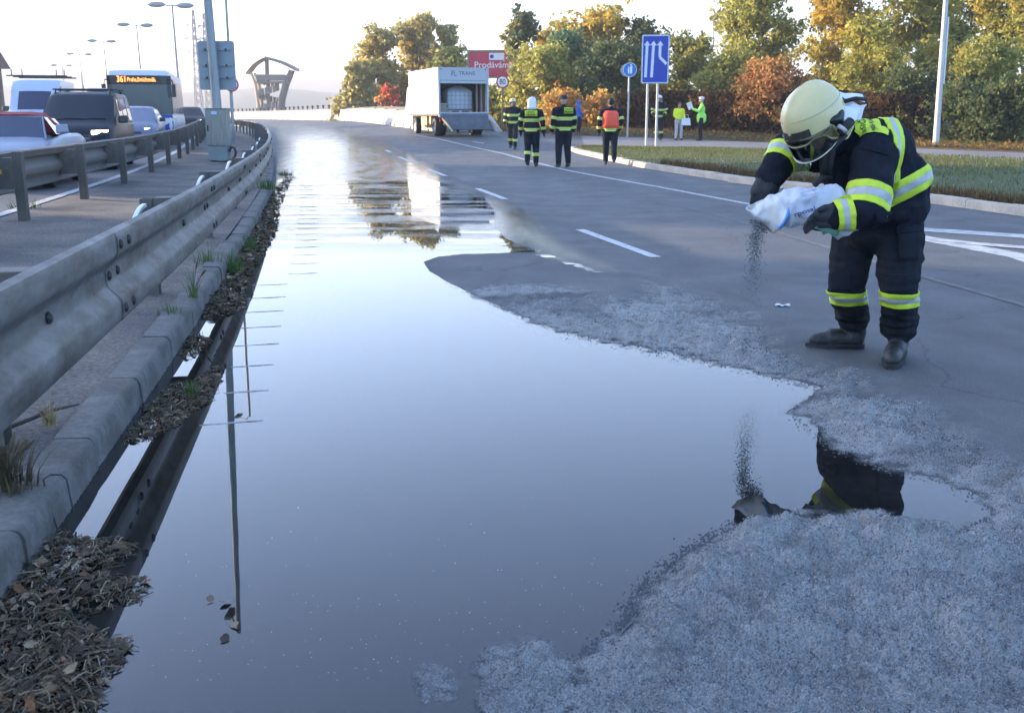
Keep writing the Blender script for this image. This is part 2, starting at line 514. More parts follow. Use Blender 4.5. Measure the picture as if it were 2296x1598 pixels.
# island turf: from the kerb to the footpath
def island_back(Y):   # x of the far edge of the island at depth Y (footpath side)
    pts = [(2.45, 37.0), (4.2, 38.6), (7.5, 38.0), (13.5, 33.3), (15.3, 31.4), (21, 26), (30, 18), (36, 12)]
    return pts
isl_front = [(p.x, p.y) for p in RK]
isl_back = [(34, 12), (27, 20), (20.5, 26.3), (15.3, 31.0), (13.5, 33.0), (9.9, 36.4), (7.5, 37.6), (4.2, 37.9), (2.6, 36.8)]
def resample(pts, n):
    pts = [Vector((p[0], p[1], 0)) for p in pts]
    ls = [0]
    for a, b in zip(pts, pts[1:]): ls.append(ls[-1] + (b - a).length)
    out = []
    for i in range(n):
        t = ls[-1] * i / (n - 1)
        for k in range(len(pts) - 1):
            if ls[k] <= t <= ls[k + 1] + 1e-6:
                out.append(pts[k] + (pts[k + 1] - pts[k]) * ((t - ls[k]) / max(ls[k + 1] - ls[k], 1e-6))); break
    return out
fa, fb = resample(isl_front, 34), resample(isl_back, 34)
rows = []
for a, b in zip(fa, fb):
    d = (b - a).normalized()
    rows.append([(a + d * .145 + (b - a - d * .145) * t) for t in (0, .05, .15, .3, .5, .7, .85, 1)])
def turf_z(x, y, t): return zg(y) + .135 + .05 * math.sin(min(1, t * 1.1) * 3.0) + .03 * noise.noise(Vector((x, y, 0)) * .9)
turf = tag(sheet('grass_island', [[(p.x, p.y, turf_z(p.x, p.y, j / 7) if j < 7 else zg(p.y) + .01) for j, p in enumerate(r)] for r in rows], M['turf']), kind='structure')

# footpath and leafy verge up to the hedge
pf = resample(isl_back, 30)
def shift_away(p, d):  # away from the camera-side
    v = Vector((.42, .91, 0)); return p + v * d
path_far = [(34, 20), (24, 32), (17.5, 37.2), (15.4, 39.6), (9.5, 45.2), (5.5, 48.5), (3.2, 49.5)]
pfar = resample(path_far, 30)
rows = [[(a + (b - a) * t) for t in (0, .33, .66, 1)] for a, b in zip(pf, pfar)]
tag(sheet('footpath', [[(p.x, p.y, zg(p.y) + .006) for p in r] for r in rows], M['asphalt_path']), kind='structure')
ver_far = resample([(60, 34), (40, 44), (30, 52), (24, 60), (16, 68), (6, 76), (-4, 82)], 30)
pfar2 = resample([(34, 20), (24, 32), (17.5, 37.2), (15.4, 39.6), (9.5, 45.2), (5.5, 48.5), (3.2, 49.5), (-1.5, 55.0)], 30)
rows = [[(a + (b - a) * t) for t in (0, .02, .1, .2, .35, .6, 1)] for a, b in zip(pfar2, ver_far)]
tag(sheet('verge', [[(p.x, p.y, zg(p.y) + (.0 if j == 0 else .10 + .05 * noise.noise(Vector((p.x, p.y, 0)) * .8))) for j, p in enumerate(r)] for r in rows], M['verge']), kind='structure')

# ================================================================== THE SPILL
PUDDLE = [(-60, 1660), (-200, 1300), (100, 1050), (330, 820), (420, 680), (500, 580), (575, 470), (625, 400), (640, 392), (700, 394), (790, 399), (860, 402), (960, 399), (1010, 410), (1085, 438), (1118, 475), (1110, 508), (1140, 536), (1205, 560), (1352, 609), (1338, 613), (1180, 567), (1130, 569), (1040, 571), (985, 576), (950, 588), (962, 606), (1000, 630), (1062, 661), (1130, 690), (1200, 719), (1280, 745), (1400, 770), (1540, 795), (1650, 820), (1750, 843), (1842, 868), (1800, 905), (1768, 920), (1838, 945), (1848, 985), (1900, 1010), (1990, 1045), (2045, 1062), (2100, 1068), (2160, 1090), (2216, 1112), (2238, 1142), (2228, 1180), (2150, 1194), (2040, 1182), (1960, 1172), (1880, 1172), (1760, 1178), (1660, 1192), (1570, 1236), (1500, 1284), (1440, 1347), (1418, 1396), (1335, 1474), (1290, 1528), (1250, 1660)]

def image_grid(poly_bounds, step, zoff, keep, attr_fn=None, zfn=None, name='sheet', mat_=None, kind='stuff'):
    """a ground sheet whose mesh is finest near the camera"""
    x0, x1, y0, y1 = poly_bounds
    nx = int((x1 - x0) / step) + 1; ny = int((y1 - y0) / step) + 1
    px = x0 + np.arange(nx) * step; py = y0 + np.arange(ny) * step
    XX, YY = np.meshgrid(px, py)
    P = np.stack([XX.ravel(), YY.ravel()], 1)
    return nx, ny, P

def pix_to_ground(P, off=0.0):
    u = (P[:, 0] - CX) / F; v = (CY - P[:, 1]) / F
    ry = CP + v * SP; rz = -SP + v * CP
    t = (off - H) / rz
    X, Y = u * t, ry * t
    far = Y > 20
    if far.any():
        idx = np.where(far)[0]
        for i in idx:
            g = G(P[i, 0], P[i, 1], off); X[i], Y[i] = g.x, g.y
    Z = np.array([gz(x, y) for x, y in zip(X, Y)]) + off if far.any() else np.full(len(X), off)
    return X, Y, Z

def grid_mesh(name, nx, ny, X, Y, Z, keepv, mats, attrs):
    idx = np.full(nx * ny, -1); keepv = keepv.reshape(ny, nx)
    kq = keepv[:-1, :-1] & keepv[1:, :-1] & keepv[:-1, 1:] & keepv[1:, 1:]
    jj, ii = np.where(kq)
    a = jj * nx + ii; quads = np.stack([a + nx, a + nx + 1, a + 1, a], 1)
    used = np.unique(quads); idx[used] = np.arange(len(used))
    me = bpy.data.meshes.new(name)
    co = np.stack([X[used], Y[used], Z[used]], 1).astype(np.float32)
    me.vertices.add(len(used)); me.vertices.foreach_set('co', co.ravel())
    q = idx[quads].astype(np.int32)
    me.loops.add(q.size); me.loops.foreach_set('vertex_index', q.ravel())
    me.polygons.add(len(q)); me.polygons.foreach_set('loop_start', np.arange(0, q.size, 4, dtype=np.int32))
    me.polygons.foreach_set('use_smooth', [True] * len(q))
    for an, av in attrs.items():
        at_ = me.attributes.new(an, 'FLOAT', 'POINT'); at_.data.foreach_set('value', av[used].astype(np.float32))
    me.update(calc_edges=True); me.validate()
    return link_mesh(name, me, mats)

def fade_mat(m, attr, a, b, nscale, namp, stretch=(1, 1, 1), amax=1.0):
    """real transparency towards the thinning edge of a layer, broken up by noise"""
    nt = m.node_tree; L = nt.links.new
    out = nt.nodes['Material Output']; p = nt.nodes['Principled BSDF']
    at_ = N(nt, 'ShaderNodeAttribute', attribute_name=attr)
    tc = N(nt, 'ShaderNodeTexCoord'); mp = N(nt, 'ShaderNodeMapping'); mp.inputs['Scale'].default_value = stretch
    L(tc.outputs['Object'], mp.inputs[0])
    nz = N(nt, 'ShaderNodeTexNoise'); nz.inputs['Scale'].default_value = nscale; nz.inputs['Detail'].default_value = 7; nz.inputs['Roughness'].default_value = .7
    L(mp.outputs[0], nz.inputs['Vector'])
    s = N(nt, 'ShaderNodeMath', operation='MULTIPLY_ADD'); s.inputs[1].default_value = namp; s.inputs[2].default_value = -namp * .5
    L(nz.outputs[0], s.inputs[0])
    ad = N(nt, 'ShaderNodeMath', operation='ADD'); L(at_.outputs['Fac'], ad.inputs[0]); L(s.outputs[0], ad.inputs[1])
    mr = N(nt, 'ShaderNodeMapRange'); mr.inputs[1].default_value = a; mr.inputs[2].default_value = b; mr.inputs[4].default_value = amax
    L(ad.outputs[0], mr.inputs[0])
    L(mr.outputs[0], p.inputs['Alpha'])
    return m

M['diesel'] = mat('diesel_puddle', (.012, .011, .010), .012, var=.5, scale=1.2, c2=(.018, .017, .016), c2amt=.45, c2scale=.8, spec=.5, ior=1.52)
# faint unevenness of the liquid
nt = M['diesel'].node_tree
tc = N(nt, 'ShaderNodeTexCoord'); mp = N(nt, 'ShaderNodeMapping'); mp.inputs['Scale'].default_value = (1.2, .5, 1)
nt.links.new(tc.outputs['Object'], mp.inputs[0])
nz = N(nt, 'ShaderNodeTexNoise'); nz.inputs['Scale'].default_value = 1.6; nz.inputs['Detail'].default_value = 2
nt.links.new(mp.outputs[0], nz.inputs['Vector'])
bp = N(nt, 'ShaderNodeBump'); bp.inputs['Strength'].default_value = .045; bp.inputs['Distance'].default_value = .010
nt.links.new(nz.outputs[0], bp.inputs['Height']); nt.links.new(bp.outputs[0], nt.nodes['Principled BSDF'].inputs['Normal'])
fade_mat(M['diesel'], 'edge', -.3, .6, 9, 9.0, (.5, 1.4, 1))

nt = M['diesel'].node_tree; L_ = nt.links.new
fa_ = N(nt, 'ShaderNodeAttribute', attribute_name='thin'); tc = N(nt, 'ShaderNodeTexCoord'); mp = N(nt, 'ShaderNodeMapping'); mp.inputs['Scale'].default_value = (.30, 1.5, 1)
L_(tc.outputs['Object'], mp.inputs[0]); nz = N(nt, 'ShaderNodeTexNoise'); nz.inputs['Scale'].default_value = 1.3; nz.inputs['Detail'].default_value = 5; nz.inputs['Roughness'].default_value = .62; L_(mp.outputs[0], nz.inputs['Vector'])
mr = N(nt, 'ShaderNodeMapRange'); mr.inputs[1].default_value = .44; mr.inputs[2].default_value = .53; L_(nz.outputs[0], mr.inputs[0])
m1 = N(nt, 'ShaderNodeMath', operation='MULTIPLY'); L_(mr.outputs[0], m1.inputs[0]); L_(fa_.outputs['Fac'], m1.inputs[1])
m2 = N(nt, 'ShaderNodeMath', operation='SUBTRACT', use_clamp=True); pa = nt.nodes['Principled BSDF'].inputs['Alpha']; L_(pa.links[0].from_socket, m2.inputs[0]); L_(m1.outputs[0], m2.inputs[1]); L_(m2.outputs[0], pa)
nx, ny, P = image_grid((-80, 2300, 372, 1640), 7, .005, None)
X, Y, Z = pix_to_ground(P, .005)
sd = poly_sdf(PUDDLE, P)
# the far end thins out in streaks: widen the fading there
farw = np.clip((640 - P[:, 1]) / 240, 0, 1) * np.clip((P[:, 0] - 640) / 90, 0, 1)
st = np.array([noise.noise(Vector((x * .22 + 3, y * 1.9, 0))) + .6 * noise.noise(Vector((x * .5, y * 5.5, 7))) for x, y in zip(X, Y)])
edge = sd - farw * (4 + 30 * np.clip(st, 0, 1) * np.clip((560 - P[:, 1]) / 100, 0, 1))
keep = (sd > -16) & (X > np.array([K(y) for y in Y]) + .012)
puddle = grid_mesh('oil_puddle', nx, ny, X, Y, Z, keep, M['diesel'], {'edge': edge, 'thin': np.maximum(np.clip((575 - P[:, 1]) / 80, 0, 1) * .9, ((P[:, 0] > 1150) & (P[:, 1] < 640)) * .95)})
tag(puddle, 'long dark mirror-like puddle of spilled fuel along the kerb reflecting the sky', 'puddle', kind='stuff')

# thin wet film further up the road
FILM = [(560, 560), (600, 420), (622, 330), (600, 285), (588, 272), (640, 272), (760, 279), (850, 300), (930, 345), (1010, 385), (1120, 430), (1200, 475), (1250, 525), (1400, 600), (1390, 625), (1340, 616), (1180, 570), (1040, 574), (960, 582), (900, 620), (640, 640)]
M['film'] = mat('wet_film', (.03, .03, .03), .16, var=.3, scale=3, rvar=.10, spec=.5, ior=1.45, stretch=(1, .25, 1), bump=.12, bscale=160, bdist=.003)
fade_mat(M['film'], 'edge', 2, 46, 3.5, 34.0, (1, .3, 1), .93)
nx, ny, P = image_grid((540, 1440, 268, 660), 8, .0025, None)
X, Y, Z = pix_to_ground(P, .0025)
sd = poly_sdf(FILM, P)
keep = (sd > -12) & (X > np.array([K(y) for y in Y]) + .02) & (Y < 150)
film = grid_mesh('wet_road_film', nx, ny, X, Y, Z, keep, M['film'], {'edge': sd})
tag(film, 'thin shiny wet film on the asphalt beyond the puddle', 'wet road', kind='stuff')

# structured edge marking: raised bars standing out of the liquid
mk = tag(empty('rumble_marking', (0, 0, 0)), kind='structure')
bar0 = None
barpx = [(443, 596, 950), (497, 609, 880), (512, 620, 822), (520, 630, 775), (535, 635, 735), (548, 641, 700), (552, 645, 669), (562, 649, 640)]
ybar = [G((a + b) / 2, y) for a, b, y in barpx]
ctr = []
sp = (G(555, 669).y - G(520, 880).y) / 5
yy = ybar[0].y
k = 0
while yy < 22.5:
    if k < len(barpx): xl, xr = G(barpx[k][0], barpx[k][2]).x, G(barpx[k][1], barpx[k][2]).x; y_ = ybar[k].y
    else:
        y_ = yy; xr = K(y_) + .86; xl = xr - .30
    ctr.append((xl, xr, y_)); yy = y_ + .66; k += 1
M['bar'] = mat('bar_paint', (.42, .42, .41), .6, c2=(.10, .095, .09), c2amt=.5, c2scale=20, scale=50, var=.3)
for xl, xr, y_ in ctr:
    w = xr - xl
    b = MB(); n = 12; rings = []
    for i in range(n + 1):
        x = -w / 2 + w * i / n; h = .0058 + .002 * noise.noise(Vector((x * 14, y_ * 3, 0))); hw = .013 + .005 * noise.noise(Vector((x * 9, y_ * 5, 4)))
        if i in (0, n): h *= .3; hw *= .5
        rings.append([(x, -hw, 0), (x, -hw * .5, h), (x, hw * .5, h), (x, hw, 0)])
    b.loft(rings)
    o = b.build('marking_bar', M['bar'], mk, 60)
    o.location = ((xl + xr) / 2, y_, zl(y_) + .001); o.rotation_euler = (0, 0, math.atan2(Kt(y_).x, Kt(y_).y) * -1 + .12)

# ------------------------------------------------------------------ absorbent granules
CARPET = [(1050, 652), (1100, 640), (1170, 634), (1250, 640), (1300, 650), (1400, 628), (1345, 600), (1420, 596), (1500, 615), (1600, 640), (1720, 690), (1830, 760), (1900, 800), (2060, 850), (2180, 930), (2330, 1000), (2600, 1120), (2640, 1300), (2600, 1660), (1240, 1660), (1280, 1528), (1330, 1474), (1414, 1396), (1436, 1347), (1496, 1284), (1566, 1236), (1660, 1180), (1760, 1166), (1880, 1160), (1960, 1160), (2040, 1172), (2150, 1186), (2224, 1178), (2234, 1142), (2212, 1114), (2160, 1092), (2100, 1070), (2045, 1064), (1990, 1047), (1900, 1012), (1846, 987), (1836, 945), (1766, 920), (1800, 905), (1845, 868), (1750, 845), (1650, 822), (1540, 797), (1400, 772), (1280, 747), (1200, 721), (1130, 692), (1062, 663)]
BLOB = [(1072, 1502), (1085, 1480), (1130, 1462), (1185, 1440), (1215, 1445), (1225, 1470), (1290, 1490), (1300, 1540), (1280, 1660), (1100, 1660), (1080, 1528)]
BLOB2 = [(940, 1515), (960, 1504), (985, 1506), (1000, 1522), (1030, 1530), (1010, 1560), (950, 1550)]
M['granules'] = mat('absorbent_granules', (.36, .355, .34), .95, c2=(.21, .205, .195), c2amt=.42, c2scale=9.0, scale=190, var=.6, bump=1.0, bscale=260, bdist=.010)
fade_mat(M['granules'], 'edge', -.10, .13, 170, .34)
def vnoise(X, Y, s, seed=0.0, oct=1):
    out = np.zeros(len(X))
    for i in range(len(X)):
        out[i] = noise.noise(Vector((X[i] * s, Y[i] * s, seed)))
    return out
mounds = [((1880, 1215), .46, .34, .085), ((1640, 1270), .34, .26, .060), ((1560, 1330), .26, .22, .045), ((2080, 1250), .38, .26, .045), ((1700, 1420), .32, .2, .035), ((2150, 1420), .35, .2, .03), ((1440, 1470), .25, .14, .03),
          ((1150, 655), .50, .22, .055), ((1300, 690), .45, .3, .028), ((1400, 745), .5, .3, .028), ((1560, 780), .42, .22, .026), ((2010, 1010), .35, .2, .03), ((1900, 930), .3, .22, .022), ((2250, 1080), .3, .15, .03), ((1180, 1500), .12, .06, .028), ((1240, 1520), .1, .05, .02)]
def granule_sheet(name, bounds, step, polys):
    nx, ny, P = image_grid(bounds, step, 0, None)
    sd = np.max([poly_sdf(p, P) for p in polys], 0)
    keepv = sd > -26
    X, Y, Z = pix_to_ground(P, .006)
    X0, Y0 = X.copy(), Y.copy()
    k = F / (Y * CP + H * SP)
    sdm = sd / k                                          # metres across the picture at that depth
    kv = np.where(keepv)[0]
    n1 = np.zeros(len(X)); n2 = np.zeros(len(X)); n3 = np.zeros(len(X))
    n1[kv] = vnoise(X[kv], Y[kv], 2.6, 1); n2[kv] = vnoise(X[kv], Y[kv], 11, 2); n3[kv] = vnoise(X[kv], Y[kv], 34, 3)
    rng = np.random.default_rng(5); rnd = rng.normal(0, 1, len(X))
    sdm = sdm + np.clip(.9 - np.abs(sdm) * 3, 0, 1) * (.030 * n2 + .018 * n3) * np.clip(1.5 - Y / 12, .2, 1)
    edge_in = np.clip((sdm + .02) / .16, 0, 1); e = edge_in * edge_in * (3 - 2 * edge_in)
    # left on top of dry road the layer gets thin: coverage
    far = np.clip((P[:, 1] - 560) / 700, 0, 1)
    h = .014 + .030 * np.clip(n1 + .25, 0, 1) + .020 * n2 + .009 * n3
    for (mx, my), rx, ry, mh in mounds:
        g = G(mx, my)
        d = ((X0 - g.x) / rx) ** 2 + ((Y0 - g.y) / ry) ** 2
        h = h + 1.2 * mh * np.exp(-d * 1.6) * (1 + .28 * n2 + .35 * n1)
    Z = Z + h * e + rnd * .0026 * e * np.clip(1.3 - Y / 6, .12, 1)
    outer = np.full(len(X), 1.0)
    OUT = [(1040, 560), (1420, 560), (2330, 560), (2330, 1130), (2110, 1000), (2000, 900), (1880, 850), (1780, 790), (1620, 720), (1480, 690), (1330, 690), (1180, 655)]
    so = poly_sdf(OUT, P)                                 # dusting zone on the dry road side
    OL = np.array([(1050, 652), (1100, 640), (1170, 634), (1250, 640), (1300, 650), (1400, 628), (1345, 600), (1420, 596), (1500, 615), (1600, 640), (1720, 690), (1830, 760), (1900, 800), (2060, 850), (2180, 930), (2330, 1000), (2600, 1120), (2640, 1300), (2600, 1700)], float)
    do = np.full(len(X), 1e9)
    for a, c in zip(OL, OL[1:]):
        ab = c - a; t = np.clip(((P - a) @ ab) / (ab @ ab), 0, 1); q = a + t[:, None] * ab; do = np.minimum(do, np.hypot(P[:, 0] - q[:, 0], (P[:, 1] - q[:, 1]) * 1.6))
    cov = np.minimum(sdm * 6.0, do / k * .55 - .10) + np.clip(do / k * 2, 0, 1) * (.16 * n1 + .10 * n2 + .04 * n3)
    core = np.exp(-(((X0 - G(1150, 655).x) / .55) ** 2 + ((Y0 - G(1150, 655).y) / .3) ** 2) * 1.4)
    cov = np.maximum(cov, np.minimum(core * .6 - .08, sdm * 5))
    global GRAIN; ok_ = keepv & (cov > .02); GRAIN = (X[ok_], Y[ok_], Z[ok_])
    return grid_mesh(name, nx, ny, X, Y, Z, keepv, M['granules'], {'edge': cov})
gr = granule_sheet('absorbent_granules', (920, 2680, 580, 1640), 3.4, [CARPET, BLOB, BLOB2])
tag(gr, 'pale blue-grey absorbent granules spread in a wide carpet with a heap in front', 'absorbent granules', kind='stuff')

# single grains on the surface of the layer
rng = np.random.default_rng(12); ng_ = 190000
ii = rng.integers(0, len(GRAIN[0]), ng_); jit = .006
C = np.stack([GRAIN[0][ii] + rng.normal(0, jit, ng_), GRAIN[1][ii] + rng.normal(0, jit, ng_), GRAIN[2][ii]], 1)
s_ = rng.uniform(.0012, .0034, ng_) * np.clip(C[:, 1] / 3.2, .8, 1.9)
T4 = rng.normal(0, 1, (ng_, 4, 3)); T4 /= np.linalg.norm(T4, axis=2)[:, :, None]
V = C[:, None, :] + T4 * s_[:, None, None]
F4 = (np.array([(0, 1, 2), (0, 2, 3), (0, 3, 1), (1, 3, 2)])[None] + 4 * np.arange(ng_)[:, None, None]).reshape(-1).astype(np.int32)
gm = bpy.data.meshes.new('granule_grains'); gm.vertices.add(4 * ng_); gm.vertices.foreach_set('co', V.astype(np.float32).ravel())
gm.loops.add(len(F4)); gm.loops.foreach_set('vertex_index', F4); gm.polygons.add(4 * ng_); gm.polygons.foreach_set('loop_start', np.arange(0, len(F4), 3, dtype=np.int32))
ca = gm.attributes.new('tint', 'FLOAT_COLOR', 'POINT'); cc = np.ones((ng_, 4, 4)); tone = rng.choice([.05, .12, .25, .42, .55], ng_) * rng.uniform(.8, 1.2, ng_); cc[:, :, 0] = tone[:, None]; cc[:, :, 1] = tone[:, None] * 1.02; cc[:, :, 2] = tone[:, None] * 1.05; ca.data.foreach_set('color', cc.astype(np.float32).ravel()); gm.update(calc_edges=True)
M['grain'] = mat('single_grains', (.3, .3, .3), .95, var=0)
nt = M['grain'].node_tree; at__ = N(nt, 'ShaderNodeAttribute', attribute_name='tint'); nt.links.new(at__.outputs['Color'], nt.nodes['Principled BSDF'].inputs['Base Color'])
tag(link_mesh('granule_grains', gm, M['grain']), 'loose single grains lying all over the absorbent layer', 'granules', kind='stuff')

# loose crumbs along the granule edge and specks floating on the puddle
def crumbs(name, pts, smin, smax, m, label, cat, flat=1.0, seed=1):
    rr = random.Random(seed); b = MB()
    for p in pts:
        s = rr.uniform(smin, smax); a = rr.uniform(0, 6.28)
        n = 5
        ring = [(p[0] + s * math.cos(a + 6.28 * i / n) * rr.uniform(.6, 1.2), p[1] + s * math.sin(a + 6.28 * i / n) * rr.uniform(.6, 1.2), p[2]) for i in range(n)]
        top = (p[0], p[1], p[2] + s * flat)
        b.add(ring + [top], [(i, (i + 1) % n, n) for i in range(n)])
    o = b.build(name, m); tag(o, label, cat, kind='stuff'); return o
rr = random.Random(11); pts = []
inner = [(1000, 632), (1062, 663), (1130, 692), (1280, 747), (1400, 772), (1540, 797), (1650, 822), (1750, 845), (1845, 870), (1770, 920), (1846, 987), (1900, 1012), (1990, 1047), (2100, 1070), (2212, 1114), (2234, 1150), (2150, 1190)]
inner2 = [(1660, 1180), (1566, 1236), (1496, 1284), (1436, 1347), (1414, 1396), (1330, 1474), (1280, 1528)]
for pl, cnt_ in ((inner, 1500), (inner2, 1500)):
    for i in range(cnt_):
        k = rr.randrange(len(pl) - 1); t = rr.random(); a, b_ = pl[k], pl[k + 1]
        d = abs(rr.gauss(0, 1)) * (9 if pl is inner else 22)
        x = a[0] + (b_[0] - a[0]) * t - d * .6; y = a[1] + (b_[1] - a[1]) * t + d * (.8 if pl is inner else -.3)
        if y < 700 and d > 6: continue
        g = G(x, y); pts.append((g.x, g.y, .004))
crumbs('granule_crumbs', pts, .0018, .0075, M['granules_dark'] if 'granules_dark' in M else mat('wet_granules', (.10, .10, .105), .8), 'dark wet granule crumbs strewn along the puddle edge', 'granules', .8)
pts = []
for i in range(260):
    x = rr.uniform(330, 1420); y = 1528 - abs(rr.gauss(0, 190))
    if inside(PUDDLE, x, y) and inside([(300, 1640), (470, 1000), (1500, 1000), (1420, 1380), (1250, 1640)], x, y):
        g = G(x, y); pts.append((g.x, g.y, .0045))
for i in range(120):
    x = rr.gauss(720, 38); y = rr.gauss(705, 22); g = G(x, y); pts.append((g.x, g.y, .0045))
crumbs('floating_specks', pts, .0012, .0042, mat('pale_specks', (.42, .43, .45), .7), 'tiny pale specks of granules floating on the dark puddle', 'specks', .4, 5)
# ================================================================== GUARDRAILS, MEDIAN
# W profile: (offset towards the road, height)
WPROF = [(-.075, .735), (-.045, .757), (-.012, .748), (0, .725), (0, .655), (-.012, .630), (-.062, .585), (-.070, .565), (-.070, .505), (-.062, .485), (-.012, .440), (0, .415), (0, .345), (-.012, .322), (-.045, .313), (-.075, .335)]
def rail_segment(Y0, Y1, base, xoff, side, name, m, parent, prof=WPROF, lap=.16, grow=0.0):
    """one beam between two depths following the kerb curve; side=+1 faces +X"""
    b = MB(); rings = []
    n = max(2, int((Y1 - Y0) / .5))
    for i in range(n + 1):
        Y = Y0 + (Y1 - Y0) * i / n
        rings.append([(K(Y) + xoff + side * (o + grow), Y, zl(Y) + base + z) for o, z in prof] + [(K(Y) + xoff + side * (o + grow - .004), Y, zl(Y) + base + z) for o, z in reversed(prof)])
    b.loft(rings, cap=False)
    return b.build(name, m, parent, 35)

def bolt_mesh():
    b = MB(); b.lathe((0, 0, 0), [(.017, -.004), (.017, .004), (.012, .012), (.006, .014)], 8, axis='X')
    o = b.build('bolt', M['bolt'], None, 30); return o
BOLT = bolt_mesh(); BOLT_used = [False]
slot = MB(); slot.lathe((0, 0, 0), [(.012, 0), (.012, .004)], 8, axis='X')
def bolt(parent, p, side=1, s=1.0, tall=1.0):
    if not BOLT_used[0]: o = BOLT; o.parent = parent; BOLT_used[0] = True
    else: o = put(BOLT, 'bolt', parent)
    o.location = p; o.scale = (side * s, s, s * tall)
    return o

# --- near guardrail
nr = empty('guardrail', (0, 0, 0), 0, 'grey steel guardrail with wavy beam, sweeping from the near left along the puddle kerb', 'guardrail')
XO = -.03; NB = .113
joint = [.85 + 4.0 * i for i in range(0, 24)]
joint = [y - .32 for y in joint]
Yj = [ -3.1]
# arc-length spaced joints, one of them where the photo shows it (beside the second kerb joint)
yj = G(219, 722, .4).y
def arc_steps(y0, d, n, sgn=1):
    out = []; y = y0
    for _ in range(n):
        t = Kt(y); y += sgn * d * t.y; out.append(y)
    return out
JOINTS = sorted(arc_steps(yj, 4.0, 2, -1) + [yj] + arc_steps(yj, 4.0, 30))
for i, (a, b_) in enumerate(zip(JOINTS, JOINTS[1:])):
    rail_segment(a - .15, b_ + .15, NB + .0, XO, 1, 'rail_beam', M['galv'], nr, grow=.0035 * ((len(JOINTS) - i) % 2))
    if a > 0 and a < 45:
        for dy in (-.10, .10):
            for z, o in ((.690, 0), (.38, 0)):
                y = a + dy
                bolt(nr, (K(y) + XO + o + .005, y, zl(y) + NB + z), 1, 1.0, 1.4)
            y = a + dy; bolt(nr, (K(y) + XO - .064, y, zl(y) + NB + .535), 1, 1.0, 1.4)
# posts with spacer blocks and white straps behind the beam
def post_shape(b, h, w=.10, d=.065, t=.008):
    b.box((0, 0, h / 2 - .15), (d, t, h + .3)); b.box((0, 0, 0), (.001, .001, .001)) if False else None
PM = None
def make_post(parent, m, h=.76, spacer=.24, side=1):
    b = MB()
    # C-section post
    b.box((0, -.05, h / 2 - .2), (.09, .008, h + .4)); b.box((0, .05, h / 2 - .2), (.09, .008, h + .4)); b.box((-.041 * side, 0, h / 2 - .2), (.008, .092, h + .4))
    o = b.build('post', m, parent, None, .002)
    b = MB(); s0 = side * .05; x1 = side * (.05 + spacer)
    b.box(((s0 + x1) / 2 + .004 * side, 0, h - .14), (abs(x1 - s0), .14, .30))
    sp_ = b.build('spacer_block', m, parent, None, .006)
    return o, sp_
p0 = None
yps = 7.65
POSTS = sorted(arc_steps(yps, 3.75, 2, -1) + [yps] + arc_steps(yps, 3.75, 28))
for i, y in enumerate(POSTS):
    if y < 1.0 or y > 110: continue
    t = Kt(y); x = K(y) + XO - .075 - .24
    if p0 is None:
        p0 = make_post(nr, M['galv_dark'], .69, .17)
        pp = p0
    else: pp = (put(p0[0], 'post', nr), put(p0[1], 'spacer_block', nr))
    for o in pp:
        o.location = (x, y, zl(y) + NB + .02); o.rotation_euler = (0, 0, math.atan2(-t.x, t.y))
    if y < 45:
        bolt(nr, (K(y) + XO - .062, y, zl(y) + NB + .535), 1, 1.1, 1.3)
# bent white straps joining the posts to the beam
st0 = None
for i, y in enumerate(POSTS):
    if y < 2.0 or y > 32: continue
    if st0 is None:
        b = MB(); rings = []
        for k in range(15):
            u = k / 14
            yy_ = -.62 + .62 * u; z_ = .36 + .32 * math.sin(u * math.pi * .5); x_ = -.24 + .06 * u
            if u > .93: z_ += .0
            rings.append([(x_ - .016, yy_, z_ - .022), (x_ + .016, yy_, z_ - .022), (x_ + .016, yy_, z_ + .004), (x_ - .016, yy_, z_ + .004)])
        b.loft(rings); st0 = b.build('strap', M['white_strap'], nr, 60, .004); o = st0
    else: o = put(st0, 'strap', nr)
    t = Kt(y); o.location = (K(y) + XO - .12, y - .08, zl(y) + NB + .0); o.rotation_euler = (0, 0, math.atan2(-t.x, t.y))

# --- guardrail of the opposing carriageway (posts on our side, beam towards the traffic)
fr = empty('guardrail', (0, 0, 0), 0, 'weathered brown-grey guardrail with square posts between the median and the queue of cars', 'guardrail')
FO = -2.98
J2 = [9.2 + 4.0 * i for i in range(0, 16)]
FB = .19
for i, (a, b_) in enumerate(zip(J2, J2[1:])):
    rail_segment(a - .15, b_ + .15, FB - .02, FO, -1, 'rail_beam', M['rust_steel'] if False else M['galv_dark'], fr, grow=.0035 * (i % 2))
    rail_segment(a, b_, FB, FO - .0, -1, 'rail_channel', M['rust_steel'], fr, prof=[(-.085, .70), (-.11, .78), (-.03, .80), (.02, .785), (.02, .775), (-.03, .785), (-.10, .765)], lap=0)
    for dy in (-.12, .12):
        for z in (.62, .42): bolt(fr, (K(a + dy) + FO + .074, a + dy, zl(a + dy) + FB + z - .02), 1, 1.6)
fp_px = [(170, 447), (267, 413), (330, 388), (372, 370), (403, 357), (425, 346), (441, 337), (455, 329)]
f0 = None; ypost = [G(x, y, .185).y for x, y in fp_px]
ypost = [ypost[0] - 3.4] + ypost + [ypost[-1] + 3.2 * i for i in range(1, 12)]
